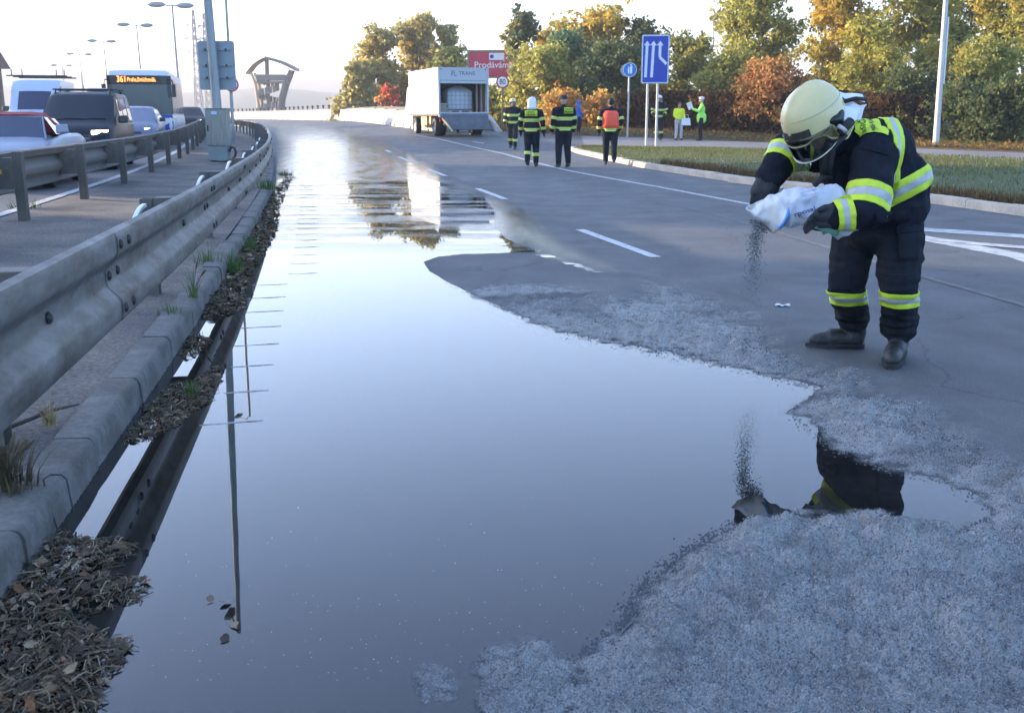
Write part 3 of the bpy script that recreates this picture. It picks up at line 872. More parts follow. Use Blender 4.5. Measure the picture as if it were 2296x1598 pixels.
for y in ypost:
    t = Kt(y); x = K(y) - 2.66
    if f0 is None:
        b = MB(); b.box((0, 0, .25), (.11, .125, 1.12)); po = b.build('post', M['wood_grey'], fr, None, .006)
        b = MB(); b.box((-.17, 0, .56), (.24, .15, .36)); so = b.build('spacer_block', M['rust_steel'], fr, None, .006)
        b = MB(); b.box((0, 0, 0), (.02, .05, .05)); ro = b.build('reflector', mat('amber_reflector', (.8, .35, .02), .25), fr)
        f0 = (po, so); pp = f0
        ro.location = (x - .17, y - .085, zl(y) + FB + .58)
    else: pp = (put(f0[0], 'post', fr), put(f0[1], 'spacer_block', fr))
    for o in pp:
        o.location = (x, y, zl(y) + FB); o.rotation_euler = (0, 0, math.atan2(-t.x, t.y))

# --- switch cabinet
g = G(494, 362, .17)
kk = kpx(g.y, .8)
cab = empty('switch_cabinet', (g.x, g.y, g.z), R(-6), 'grey metal switch cabinet on the median in front of the thick pole', 'cabinet')
w = 46 / kk; hl = 31 / kk; hu = 81 / kk
M['cab_up'] = mat('cabinet_upper', (.30, .30, .26), .55, .1, c2=(.24, .22, .18), c2amt=.5, c2scale=4, stretch=(5, 5, .6))
M['cab_low'] = mat('cabinet_plinth', (.27, .32, .31), .6, scale=4)
b = MB(); b.box((0, 0, hl / 2 + .03), (w * .92, .30, hl)); b.build('plinth', M['cab_low'], cab, None, .008)
b = MB(); b.box((0, 0, hl + .03 + hu / 2 + .003), (w * 1.04, .34, hu)); b.box((0, 0, hl + hu + .045), (w * 1.10, .40, .022)); up = b.build('housing', M['cab_up'], cab, None, .008)
b = MB(); b.box((0, -.174, hl + .03 + hu / 2), (w * .96, .012, hu * .95)); dr = b.build('door', M['cab_up'], cab, None, .004)
b = MB(); b.box((-w * .40, -.19, hl + hu * .52), (.025, .03, .16)); b.build('handle', M['black_gloss'], dr, None, .004)
b = MB(); b.box((-.03, -.183, hl + hu * .93), (.16, .004, .085)); b.build('notice_plate', mat('notice_blue', (.45, .55, .75), .5), dr)
b = MB()
for sx in (-1, 1): b.box((sx * w * .36, 0, .0), (.06, .2, .12))
b.build('foot', M['rust_steel'], cab)
b = MB(); b.tube([(w * .47, 0, .62 * hl + .03), (w * .62, -.02, hl + .02), (w * .78, -.03, hl * .95), (w * .84, -.03, hl * .6), (w * .74, -.03, hl * .28), (w * .58, -.02, .02), (w * .48, 0, -.03)], .035, 8)
b.build('conduit', mat('conduit', (.06, .05, .05), .6), cab, 60)

# --- thick pole with the back of a sign, thin lamp pole
def pole_obj(name, base, h, r0, r1, m, parent, lean=(0, 0), n=14):
    b = MB(); pts = [(lean[0] * h * t, lean[1] * h * t, h * t - .1 * (t == 0)) for t in [i / 10 for i in range(11)]]
    b.tube(pts, [r0 + (r1 - r0) * i / 10 for i in range(11)], n)
    return b.build(name, m, parent, 60)
yb = g.y + .55
pb = at(496.5, 355, yb); pb.z = zl(yb) + .17
pl = empty('lamp_post', pb, 0, 'thick grey lamp post rising behind the switch cabinet, carrying a sign seen from behind', 'lamp post')
pole_obj('pole', pb, 14.0, .135, .07, M['pole'], pl, (-.026, 0))
b = MB(); b.tube([(-.36, 0, 13.9), (-.5, .3, 14.0), (-.9, 1.2, 14.1)], .035, 8); b.build('bracket_arm', M['pole'], pl, 60)
b = MB(); b.box((-1.0, 1.5, 14.12), (.28, .7, .12)); b.build('lamp_head', M['pole'], pl, None, .03)
ysb = yb + .22
c0 = at(449, 202, ysb); c1 = at(524, 92, ysb)
sg = empty('traffic_sign', ((c0.x + c1.x) / 2, ysb, c0.z), 0, 'back of a grey rectangular road sign fixed to the thick pole on the median', 'sign')
def rounded_plate(w, h, r, t, n=5):
    out = []
    for cx, cz, a0 in ((w / 2 - r, h - r, 0), (-w / 2 + r, h - r, 90), (-w / 2 + r, r, 180), (w / 2 - r, r, 270)):
        for i in range(n + 1):
            a = R(a0 + 90 * i / n); out.append((cx + r * math.cos(a), cz + r * math.sin(a)))
    return out
sw, sh = abs(c1.x - c0.x), c1.z - c0.z
b = MB(); b.prism(rounded_plate(sw, sh, .07, .02), 0, .03); b.build('plate', M['sign_back'], sg, None)
b = MB()
for zz in (.25, .5, .82):
    b.box((0, -.028, sh * zz), (sw * .8, .045, .035))
b.build('rail', M['sign_back'], sg)
b = MB()
for zz in (.25, .5, .82):
    for sx in (-.28, .28): b.box((sx * sw, -.06, sh * zz), (.05, .03, .06))
b.build('clamp', M['bolt'], sg)

ythin = 44.0
tb = at(523.5, 303, ythin); tb.z = zl(ythin) + .17
tp = empty('lamp_post', tb, 0, 'thin grey lamp post beyond the cabinet, with a round speed sign on it', 'lamp post')
pole_obj('pole', tb, 11, .07, .05, M['pole'], tp, (-.0, 0))
b = MB(); b.tube([(0, 0, 10.9), (-.3, .6, 11.3), (-.9, 1.6, 11.5)], .03, 8); b.build('bracket_arm', M['pole'], tp, 60)
b = MB(); b.box((-1.0, 1.9, 11.5), (.25, .6, .1)); b.build('lamp_head', M['pole'], tp, None, .03)

def disc_sign(name, c, r, face, rim, parent=None, rimw=.14, yaw=0.0, back=True):
    e = parent
    b = MB(); b.lathe((0, 0, 0), [(r, -.02), (r, 0), (r * (1 - rimw), .0), (r * (1 - rimw), -.003)], 32, axis='Y'); 
    return b
def round_sign(loc, r, rimmat, facemat, label, yaw=0, group=None, text=None):
    e = empty('traffic_sign', loc, yaw, label, 'sign')
    b = MB(); b.lathe((0, 0, 0), [(r * .98, .012), (r, .01), (r, -.006), (r * .97, -.01)], 36, axis='Y'); pl_ = b.build('rim', rimmat, e, 40)
    b = MB(); b.lathe((0, -.0125, 0), [(r * .80, 0), (r * .80, -.002)], 36, axis='Y'); fc = b.build('face', facemat, e, 40)
    return e
ssb = at(522, 190, ythin - .1)
round_sign((ssb.x - .05, ssb.y, ssb.z), 15.5 / kpx(ythin, 2), M['sign_red'], M['sign_white'], 'red-rimmed round speed sign half hidden by the grey sign back', R(8))

# ------------------------------------------------------------------ weeds, wire, twig on the kerb
def blades(b, n, r, h0, h1, rr, lean=.5, w=.004, m=0):
    for i in range(n):
        a = rr.uniform(0, 6.28); d = rr.uniform(0, r); h = rr.uniform(h0, h1); ln = rr.uniform(.1, lean)
        p = Vector((d * math.cos(a), d * math.sin(a), 0)); dirv = Vector((math.cos(a + rr.uniform(-.8, .8)), math.sin(a + rr.uniform(-.8, .8)), 0))
        side = Vector((-dirv.y, dirv.x, 0)); prev = None; L = []
        for k in range(4):
            t = k / 3; q = p + dirv * (ln * h * t * t) + Vector((0, 0, h * t * (1 - .25 * ln * t))); ww = w * (1 - t * .9)
            L.append((q - side * ww, q + side * ww))
        for k in range(3): b.quad(L[k][0], L[k][1], L[k + 1][1], L[k + 1][0], m)
M['weed_dry'] = mat('dry_weed', (.085, .065, .035), .9, var=.3, scale=40)
M['weed_green'] = mat('weed_green', (.07, .12, .025), .8, var=.3, scale=40)
M['grass_dry'] = mat('grass_straw', (.30, .22, .10), .9, var=.3, scale=40)
def weed(px, py, off, n, r, h0, h1, m, label, seed, heads=0, lean=.6, w=.004):
    rr = random.Random(seed); g = G(px, py, off); e = empty('weed', g, rr.uniform(0, 6), label, 'weed')
    b = MB(); blades(b, n, r, h0, h1, rr, lean, w); b.build('blades', m, e)['kind'] = 'stuff'
    if heads:
        b = MB()
        for i in range(heads):
            a = rr.uniform(0, 6.28); h = rr.uniform(h1 * .7, h1 * 1.15); l = rr.uniform(.2, .7) * h
            q = [Vector((l * t * t * math.cos(a), l * t * t * math.sin(a), h * t)) for t in (0, .4, .75, 1)]
            b.tube(q, [.0022, .002, .0018, .001], 4)
            b.tube([q[2], (q[2] + q[3]) / 2, q[3]], [.002, .0075, .002], 5)
        b.build('seed_heads', M['weed_dry'], e)
    return e
weed(18, 1095, .14, 170, .10, .05, .19, M['weed_dry'], 'dark bushy dry weed with seed heads at the near end of the kerb', 1, 26, .9)
weed(112, 955, .14, 40, .03, .05, .15, M['grass_dry'], 'small straw-coloured grass tuft behind the kerb near the fallen twig', 2, 0, .8, .003)
weed(468, 590, .13, 60, .12, .05, .2, M['weed_green'], 'green weed tuft at the back of the kerb where the stones step', 3)
weed(436, 668, .13, 26, .05, .08, .26, M['weed_green'], 'thin bright green weed on the kerb edge above the leaf litter', 4, 3)
weed(385, 706, .13, 40, .12, .03, .09, M['weed_green'], 'low green weeds in the joint behind the kerb', 5)
weed(55, 470, .17, 60, .25, .06, .22, M['weed_green'], 'green grass tuft at the gravel edge beside the opposing road', 6, 0, .8, .008)
weed(560, 560, .02, 60, .12, .05, .22, M['weed_green'], 'green weed growing out of the gutter by the lit kerb', 7, 0, .7, .006)
weed(520, 610, .02, 70, .12, .06, .24, M['weed_green'], 'green weed growing in the leaf litter below the kerb step', 8, 0, .7, .006)
weed(600, 425, .1, 90, .3, .06, .25, M['weed_green'], 'far green weeds along the kerb under the guardrail bend', 9, 0, .7, .01)
weed(640, 392, .0, 70, .22, .04, .18, M['weed_green'], 'dark green weed in the far gutter at the puddle end', 10, 0, .8, .01)
weed(428, 884, .02, 46, .05, .03, .09, M['weed_green'], 'small green sprig on the leaf drift by the kerb', 12, 0, .9, .004)
rr = random.Random(4)
pts = [G(0, 972, .14), G(70, 945, .15), G(120, 925, .17), G(178, 912, .16)]
b = MB(); b.tube([Vector(p) + Vector((0, 0, .012)) for p in pts], [.010, .009, .008, .004], 6)
b.tube([pts[1] + Vector((0, 0, .01)), pts[1] + Vector((.05, .12, .05))], [.005, .002], 5)
tag(b.build('fallen_twig', mat('bark_dark', (.05, .042, .035), .85), None, 60), 'dark bare twig lying on the gravel behind the kerb', 'twig')
pts = [G(98, 1160, .0) + Vector((0, 0, .0)), G(122, 1190, .02), G(98, 1118, .14), G(92, 1075, .155), G(120, 1062, .145), G(150, 1068, .15), G(158, 1090, .13)]
b = MB(); b.tube([U(130, 1190, .02), U(108, 1120, .10), U(97, 1075, .152), U(112, 1064, .156), U(138, 1064, .155), U(150, 1075, .14), U(158, 1115, .10), U(166, 1150, .04)], .0035, 5)
tag(b.build('wire', mat('black_wire', (.03, .03, .032), .5), None, 60), 'thin black wire looped over the near kerb stone', 'wire')

# ------------------------------------------------------------------ leaf litter in the gutter
LEAFC = [(.19, .12, .065), (.15, .068, .03), (.06, .037, .022), (.26, .18, .11), (.20, .095, .035), (.095, .072, .05), (.30, .23, .14)]
leaf_m = [mat('dead_leaf_%s' % n, c, .8, var=.3, scale=30) for n, c in zip(('tan', 'russet', 'brown', 'pale', 'orange', 'grey', 'straw'), LEAFC)]
def leaf_mesh(seed, m):
    rr = random.Random(seed); b = MB()
    L, W = 1.0, rr.uniform(.55, .85); n = 6; rows = []
    bx, by = rr.uniform(-.5, .5), rr.uniform(.1, .5)
    for i in range(n + 1):
        t = i / n; w = W * .5 * math.sin(math.pi * min(1, t * .93 + .06)) ** .7 * (1 + .12 * rr.uniform(-1, 1))
        z = by * (t - .5) ** 2 + .06 * rr.uniform(-1, 1)
        rows.append([(-w, t - .5, z + bx * w * .6 + .05 * rr.uniform(-1, 1)), (0, t - .5, z - .03), (w, t - .5, z - bx * w * .4 + .12 * w)])
    for i in range(n):
        for j in range(2): b.quad(rows[i][j], rows[i][j + 1], rows[i + 1][j + 1], rows[i + 1][j])
    b.tube([(0, -.5, 0), (.03, -.7, .05), (.08, -.85, .02)], .012, 3)
    return b.build('dead_leaf', m, None, 180)
LEAVES = []
def litter(name, poly, n_bits, n_twigs, n_leaves, hmax, label, seed, lmin=.03, lmax=.07, root_loc=None, bit=.016):
    rr = random.Random(seed); xs_ = [p[0] for p in poly]; ys_ = [p[1] for p in poly]
    def rnd_pt():
        while True:
            x = rr.uniform(min(xs_), max(xs_)); y = rr.uniform(min(ys_), max(ys_))
            if inside(poly, x, y):
                d = float(poly_sdf(poly, [(x, y)])[0])
                g = G(x, y); 
                if g.x > K(g.y) + .02: return g, min(1, d / 40)
    b = MB()
    mats = [leaf_m[0], leaf_m[1], leaf_m[2], leaf_m[5], M['weed_dry'], leaf_m[6]]
    for i in range(n_bits):
        g, d = rnd_pt(); s = rr.choice((.35, .5, .7, 1, 1.5)) * bit; a = rr.uniform(0, 6.28); tl = rr.uniform(-.7, .7)
        z = g.z + hmax * d * rr.random() + .003
        u = Vector((math.cos(a), math.sin(a), tl * .6)); v = Vector((-math.sin(a), math.cos(a), rr.uniform(-.6, .6))) * rr.uniform(.25, .6)
        c = Vector((g.x, g.y, z))
        b.add([c - u * s, c + v * s + Vector((0, 0, s * .3)), c + u * s, c - v * s], [(0, 1, 2, 3)], rr.choice((0, 1, 2, 2, 2, 3, 4, 4, 4, 5)))
    for i in range(n_twigs):
        g, d = rnd_pt(); L = rr.uniform(.5, 1.6) * bit * 3.2; a = rr.gauss(math.pi / 2 + .25, .8)
        c = Vector((g.x, g.y, g.z + .006 + hmax * d * rr.uniform(.3, 1.1)))
        u = Vector((math.cos(a), math.sin(a), rr.uniform(-.15, .2))) * L; k = Vector((rr.uniform(-1, 1), rr.uniform(-1, 1), rr.uniform(0, 1))) * L * .18
        b.tube([c - u * .5, c - u * .15 + k * .7, c + u * .2 + k * .8, c + u * .5 - k * .3], rr.uniform(.0008, .0022) * (bit / .016) ** .5, 3, rr.choice((0, 2, 3, 3, 4, 4, 5)))
    o = b.build(name, mats); tag(o, label, 'leaf litter', kind='stuff')
    for i in range(n_leaves):
        g, d = rnd_pt(); k = rr.randrange(len(leaf_m))
        if len(LEAVES) < 14: lf = leaf_mesh(len(LEAVES), leaf_m[len(LEAVES) % len(leaf_m)]); LEAVES.append(lf)
        else: lf = put(LEAVES[rr.randrange(len(LEAVES))], 'dead_leaf')
        lf.parent = o; s = rr.uniform(lmin, lmax)
        lf.scale = (s, s, s)
        lf.location = (g.x, g.y, g.z + hmax * max(.2, d) * rr.uniform(.8, 1.25) + .004); lf.rotation_euler = (rr.uniform(-.5, .5), rr.uniform(-.5, .5), rr.uniform(0, 6.28))
    return o
litter('leaf_litter', [(-60, 1250), (20, 1250), (95, 1195), (130, 1190), (190, 1210), (270, 1212), (306, 1222), (285, 1262), (235, 1290), (330, 1300), (318, 1350), (230, 1370), (175, 1395), (262, 1440), (300, 1450), (280, 1490), (240, 1530), (200, 1640), (-200, 1640), (-200, 1400)], 1900, 1300, 90, .032,
       'big drift of brown dead leaves and twigs in the gutter at the bottom left', 21, .018, .052)
litter('leaf_litter', [(275, 1000), (300, 960), (345, 900), (375, 868), (395, 860), (430, 866), (452, 840), (490, 820), (500, 850), (480, 880), (470, 905), (430, 925), (400, 955), (330, 990)], 900, 560, 16, .025,
       'drift of brown reed litter against the kerb beside the second marking bar', 22, .02, .05)
litter('leaf_litter', [(400, 790), (420, 752), (470, 757), (480, 770), (440, 800), (415, 812)], 360, 60, 5, .02, 'small patch of orange-brown leaves by the kerb below the long litter strip', 23, .02, .05)
litter('leaf_litter', [(440, 700), (452, 655), (480, 640), (540, 655), (552, 690), (500, 715), (455, 720)], 900, 160, 16, .05, 'clump of reddish-brown leaves in the gutter beside the kerb corner', 24, .03, .06, bit=.02)
litter('leaf_litter', [(490, 640), (500, 600), (530, 550), (570, 500), (612, 430), (640, 395), (655, 400), (640, 440), (628, 470), (620, 520), (600, 560), (578, 590), (560, 620), (545, 650)], 2600, 300, 40, .05, 'long narrow strip of dead leaves and weeds in the gutter towards the bend', 25, .04, .08, bit=.03)
for i, (x, y) in enumerate(((472, 1350), (505, 1357), (527, 1408), (505, 1438))):
    o = put(LEAVES[i * 3 % len(LEAVES)], 'floating_leaf'); o.parent = None; g = G(x, y); o.location = (g.x, g.y, .012); s = (.030, .034, .03, .036)[i]; o.scale = (s, s, s * .8); o.rotation_euler = (.2, .3, i * 2.1)
    tag(o, ('curled dead leaf floating left of the pole reflection', 'curled dead leaf floating on the pole reflection', 'dead leaf floating right of the pole reflection', 'pale dead leaf floating lowest on the pole reflection')[i], 'leaf')

# ------------------------------------------------------------------ unseen halls added left of the view to shade the road around a sunbeam
M['blocker'] = mat('blocker_wall', (.30, .29, .28), .8, scale=.4, var=.1)
M['blocker_roof'] = mat('blocker_roof', (.10, .10, .105), .7)
def blocker(cx, cy, lx, ly, h, label):
    e = empty('sun_blocker', (cx, cy, .1), R(-20), label, 'sun_blocker')
    b = MB(); b.box((0, 0, h / 2), (lx, ly, h)); b.build('wall', M['blocker'], e)
    b = MB(); b.box((0, 0, h + .25), (lx + .8, ly + .8, .5)); b.build('roof', M['blocker_roof'], e)
    b = MB(); n = int(ly / 6)
    for i in range(n): b.box((lx / 2 + .02, -ly / 2 + 3 + i * 6, h * .6), (.06, 3.2, 1.6))
    b.build('window_band', mat('blocker_glass', (.03, .04, .05), .1), e)
blocker(-84, -1.2, 24, 78, 19, 'long unseen grey block added left of the road to shade it')
blocker(-87, 52.2, 22, 14, 20, 'second unseen grey block added further along to bound the sunbeam')
# ================================================================== FAR SIDE: barrier, hills, tower, lamps
# concrete barrier in segments, guardrail on top of the bank behind it
cb = empty('concrete_barrier', (0, 0, 0), 0, 'long low sunlit concrete barrier along the outer edge of the bend', 'barrier')
def along(pts, d):
    out = []
    pts = [Vector((p[0], p[1], 0)) for p in pts]; pos = 0; acc = 0
    return walk(pts, d)
segs = walk([Vector((x, y, 0)) for x, y in BAR], 4.0)
M['hole'] = mat('drain_hole', (.03, .03, .03), .9)
sm = None
for p, d in segs:
    q = p + d * 2
    if sm is None:
        b = MB(); prof = [(-.30, -.1), (-.30, .12), (-.17, .32), (-.10, .86), (.10, .86), (.17, .32), (.30, .12), (.30, -.1)]
        b.loft([[(x, -1.985, z) for x, z in prof], [(x, 1.985, z) for x, z in prof]])
        sm = b.build('barrier_segment', M['barrier'], cb, None, .02); o = sm
        b = MB()
        for yy_ in (-1.2, 1.2): b.box((-.29, yy_, .05), (.08, .22, .10)); b.box((.29, yy_, .05), (.08, .22, .10))
        hole0 = b.build('drain_opening', M['hole'], sm)
    else:
        o = put(sm, 'barrier_segment', cb); put(hole0, 'drain_opening', o)
    o.location = (q.x, q.y, zg(q.y)); o.rotation_euler = (0, 0, math.atan2(-d.x, d.y))
br = empty('guardrail', (0, 0, 0), 0, 'far brownish guardrail with small posts behind the sunlit concrete barrier', 'guardrail')
b = MB(); lines = [(x + .9, y + .6) for x, y in BAR]
rr_ = []
for p, d in walk([Vector((x, y, 0)) for x, y in lines], 2.0):
    n = Vector((-d.y, d.x, 0))
    rr_.append([(p.x + n.x * o, p.y + n.y * o, zg(p.y) + .45 + z) for o, z in ((0, .5), (.03, .55), (.06, .5), (.03, .4), (.06, .3), (.03, .24), (0, .3), (-.02, .4))])
b.loft(rr_); b.build('rail_beam', M['rust_steel'], br, 40)
po = None
for p, d in walk([Vector((x, y, 0)) for x, y in lines], 2.6):
    if po is None: b = MB(); b.box((0, 0, .75), (.12, .12, 1.1)); b.box((0, 0, 1.36), (.2, .2, .14)); po = b.build('post', M['rust_steel'], br); o = po
    else: o = put(po, 'post', br)
    o.location = (p.x + .1, p.y + .1, zg(p.y) - .1)

# hills
M['hill'] = mat('far_woodland', (.085, .085, .07), .95, scale=.01, var=.3)
def hill_z(x, y):
    def px_at(u, pts):
        for (a, za), (b_, zb) in zip(pts, pts[1:]):
            if a <= u <= b_: return za + (zb - za) * (u - a) / (b_ - a)
        return pts[0][1] if u < pts[0][0] else pts[-1][1]
    return 0
ridge1 = [(-900, 150), (-400, 105), (0, 118), (60, 132), (130, 148), (200, 165), (260, 166), (330, 163), (380, 172), (470, 176), (560, 168), (660, 172), (775, 178), (1000, 192), (1200, 205), (1500, 222), (2400, 232), (3200, 236)]
ridge2 = [(-900, 200), (0, 190), (120, 200), (300, 214), (480, 206), (600, 196), (776, 210), (1000, 214), (1400, 236), (3200, 240)]
def hills(name, ridge, Yr, depth, mat_):
    rows = []
    xs_ = []
    a = -900
    while a <= 3200: xs_.append(a); a += 20
    def rv(u):
        for (p, q), (r_, s) in zip(ridge, ridge[1:]):
            if p <= u <= r_:
                t = (u - p) / (r_ - p); t = t * t * (3 - 2 * t) * .5 + t * .5; return q + (s - q) * t
        return ridge[-1][1]
    for k in range(8):
        t = k / 7; row = []
        for u in xs_:
            top = at(u, rv(u) + 1.6 * noise.noise(Vector((u * .03, k * 0, Yr))) + .9 * noise.noise(Vector((u * .13, 0, Yr))), Yr)
            Yk = Yr - depth * (1 - t)
            sc_ = Yk / Yr
            row.append((top.x * (.55 + .45 * sc_), Yk, -4 + (top.z + 4) * t ** .8))
        rows.append(row)
    rows.append([(x, y + depth, -5) for x, y, z in rows[-1]])
    return tag(sheet(name, rows, mat_), kind='structure')
hills('hills', ridge1, 1150, 420, M['hill'])
hills('hills', ridge2, 700, 200, M['hill'])

# lookout tower with a curved roof and spiral stair
TY = 175
def tw(x, y): return at(x, y, TY)
kt = kpx(TY, 5)
tb_ = tw(608, 262)
tower = empty('lookout_tower', (tb_.x, TY, 1.0), 0, 'hazy lookout tower with two leaning curved legs, spiral stair and arched roof', 'tower')
M['tower'] = mat('tower_steel', (.13, .12, .115), .6); M['tower_light'] = mat('tower_timber', (.42, .30, .18), .7)
def tl(x, y, dy=0): p = tw(x, y); return Vector((p.x - tb_.x, dy, p.z - 1.0))
b = MB()
for dy in (-1.2, 1.2): b.tube([tl(629, 264, dy), tl(632, 225, dy), tl(641, 190, dy), tl(655, 158, dy)], [.38, .36, .33, .28], 8)
b.build('leg', M['tower'], tower, 50)
b = MB()
for dy in (-1.2, 1.2): b.tube([tl(585, 264, dy), tl(583, 230, dy), tl(577, 190, dy), tl(567, 163, dy)], [.3, .28, .25, .2], 8)
b.build('leg', M['tower_light'], tower, 50)
b = MB(); b.tube([tl(602, 264), tl(600, 200), tl(598, 130)], .34, 8); b.build('column', M['tower'], tower, 50)
b = MB(); rg = []
for x, y in ((599, 131), (612, 134), (632, 140), (650, 148), (667, 157)): 
    p = tl(x, y); rg.append([(p.x, -1.8, p.z - .25), (p.x, 1.8, p.z - .25), (p.x, 1.8, p.z + .25), (p.x, -1.8, p.z + .25)])
b.loft(rg); b.build('roof', M['tower'], tower, 30)
b = MB(); rg = []
for x, y in ((597, 131), (585, 137), (572, 146), (556, 166)):
    p = tl(x, y); rg.append([(p.x, -1.8, p.z - .07), (p.x, 1.8, p.z - .07), (p.x, 1.8, p.z + .07), (p.x, -1.8, p.z + .07)])
b.loft(rg); b.build('roof', M['tower_light'], tower, 30)
b = MB(); p0_, p1_ = tl(580, 185), tl(645, 171)
b.box(((p0_.x + p1_.x) / 2, 0, p0_.z), (p1_.x - p0_.x, 3, .3)); b.box(((p0_.x + p1_.x) / 2, -1.5, p0_.z + .75), (p1_.x - p0_.x, .1, .9)); b.box(((p0_.x + p1_.x) / 2, 1.5, p0_.z + .75), (p1_.x - p0_.x, .1, .9))
b.build('platform', M['tower'], tower)
b = MB(); zt = p0_.z; cxs = tl(602, 220)
n = 44
for i in range(n):
    a = i / n * 2 * math.pi * 2.5; z = -0.3 + (zt + .3) * i / n
    b.box((cxs.x + 1.05 * math.cos(a), 1.05 * math.sin(a), z), (1.5, .5, .08), a)
    b.box((cxs.x + 1.75 * math.cos(a), 1.75 * math.sin(a), z + .5), (.06, .5, .9), a)
b.build('spiral_stair', M['tower'], tower)

# street lamps with double arms, receding along the other carriageway
M['lamp_far'] = mat('lamp_pole_far', (.34, .33, .32), .6)
def dlamp(xc, ytop, xl, xr, ybase, Y, dim, label, tilt=0):
    p = at(xc, ytop, Y); hb = zg(min(Y, 100)) + .15
    e = empty('street_lamp', (p.x, Y, hb), 0, label, 'street lamp', 'double-armed street lamps along the opposing carriageway')
    h = p.z - hb; k = kpx(Y, 6)
    r = max(.06, dim)
    b = MB(); b.tube([(.03 * h * .4, 0, -.2), (0, 0, h)], [r * 1.3, r * .8], 8); b.build('pole', M['lamp_far'], e, 60)
    al = (xc - xl) / k; ar = (xr - xc) / k
    b = MB(); b.tube([(-al, 0, h + .06), (0, 0, h), (ar, 0, h + .0)], r * .6, 6); b.build('arm', M['lamp_far'], e, 60)
    for s, a, z in ((-1, al, .06), (1, ar, 0)):
        b = MB(); b.lathe((s * (a - .3), 0, h + z), [(.02, -.55), (.14, -.35), (.17, 0), (.13, .35), (.03, .5)], 8, axis='X'); b.build('lamp_head', M['lamp_far'], e, 60)
dlamp(386, 13, 340, 427, 195, 62, .075, 'tall double-armed street lamp standing above the bus')
dlamp(306, 57, 268, 338, 160, 84, .075, 'pale double-armed street lamp left of the bus, second in height')
dlamp(232, 93, 200, 256, 185, 108, .08, 'pale double-armed street lamp above the black van roof box')
dlamp(178, 122, 152, 203, 195, 140, .09, 'faint small double-armed street lamp above the white van')
dlamp(139, 147, 117, 159, 190, 165, .09, 'dark small double-armed street lamp before the hills, left')
dlamp(124, 174, 104, 138, 195, 200, .1, 'smallest double-armed street lamp low before the hills')

# lattice pylons
M['pylon'] = mat('pylon_steel', (.26, .25, .24), .7)
def pylon(xc, ytop, Y, w_px, label, arms):
    k = kpx(Y, 15); p = at(xc, ytop, Y); hb = 0.5
    e = empty('pylon', (p.x, Y, hb), 0, label, 'pylon', 'lattice pylons behind the bus')
    h = p.z - hb; w = w_px / k; b = MB(); t = .10
    def wz(z): return (w * (1 - z / h) ** 1.0 * .75 + w * .22) / 2
    n = 14
    for i in range(n):
        z0, z1 = h * i / n, h * (i + 1) / n; a, c = wz(z0), wz(z1)
        for sx, sy in ((-1, -1), (1, -1), (1, 1), (-1, 1)):
            b.tube([(sx * a, sy * a, z0), (sx * c, sy * c, z1)], t, 4)
        for s in (-1, 1):
            b.tube([(-a, s * a, z0), (c, s * c, z1)], t * .6, 3); b.tube([(a, s * a, z0), (-c, s * c, z1)], t * .6, 3)
            b.tube([(s * a, -a, z0), (s * c, c, z1)], t * .6, 3)
    b.build('lattice', M['pylon'], e)
    for ya, aw in arms:
        z = at(xc, ya, Y).z - hb; a = aw / k; b = MB()
        b.tube([(-a, 0, z), (0, 0, z + .5), (a, 0, z)], t * .9, 4); b.tube([(-a, 0, z), (a, 0, z)], t * .7, 4)
        for s in (-1, -.5, .5, 1): b.tube([(s * a, 0, z), (s * a, 0, z - .9)], t * .6, 4)
        b.build('cross_arm', M['pylon'], e)
pylon(432, 22, 210, 17, 'left lattice pylon with cross arms rising behind the bus', [(58, 20), (87, 24), (118, 22)])
pylon(456, 30, 230, 16, 'right lattice pylon partly behind the thick lamp post', [(62, 18), (90, 20)])

# brown wooden tower at the left edge
bl = at(2, 240, 75); k = kpx(75, 3)
wt = empty('wooden_tower', (bl.x, 75, 1.2), 0, 'brown wooden tower with pitched roof cut by the left edge', 'tower')
b = MB(); b.box((-.1, 0, 1.9), (.55, .55, 5.6)); b.build('shaft', M['wood_grey'], wt, None, .02)
b = MB(); z0 = at(2, 130, 75).z - 1.2
b.add([(-1.2, -1, z0 - .7), (.5, -1, z0 - .7), (-.3, -1, z0 + .8), (-1.2, 1, z0 - .7), (.5, 1, z0 - .7), (-.3, 1, z0 + .8)], [(0, 1, 2), (5, 4, 3), (0, 2, 5, 3), (1, 4, 5, 2), (0, 3, 4, 1)])
b.build('roof', mat('shingle_brown', (.10, .065, .045), .8), wt)

# ================================================================== SIGNS ON THE RIGHT
def text(name, body, size, m, parent, loc, rot=(R(90), 0, 0), align='CENTER', ext=.001, sx=1.0, space=1.0):
    cu = bpy.data.curves.new(name, 'FONT'); cu.body = body; cu.size = size; cu.align_x = align; cu.align_y = 'CENTER'; cu.extrude = ext; cu.space_character = space; cu.resolution_u = 4; cu.offset = .008 * size
    t = bpy.data.objects.new(name, cu); col.objects.link(t); dg = bpy.context.evaluated_depsgraph_get()
    me = bpy.data.meshes.new_from_object(t.evaluated_get(dg)); bpy.data.objects.remove(t); me.name = name
    me.materials.clear(); me.materials.append(m); o = bpy.data.objects.new(name, me); col.objects.link(o)
    o.parent = parent; o.location = loc; o.rotation_euler = rot; o.scale = (sx, 1, 1)
    return o
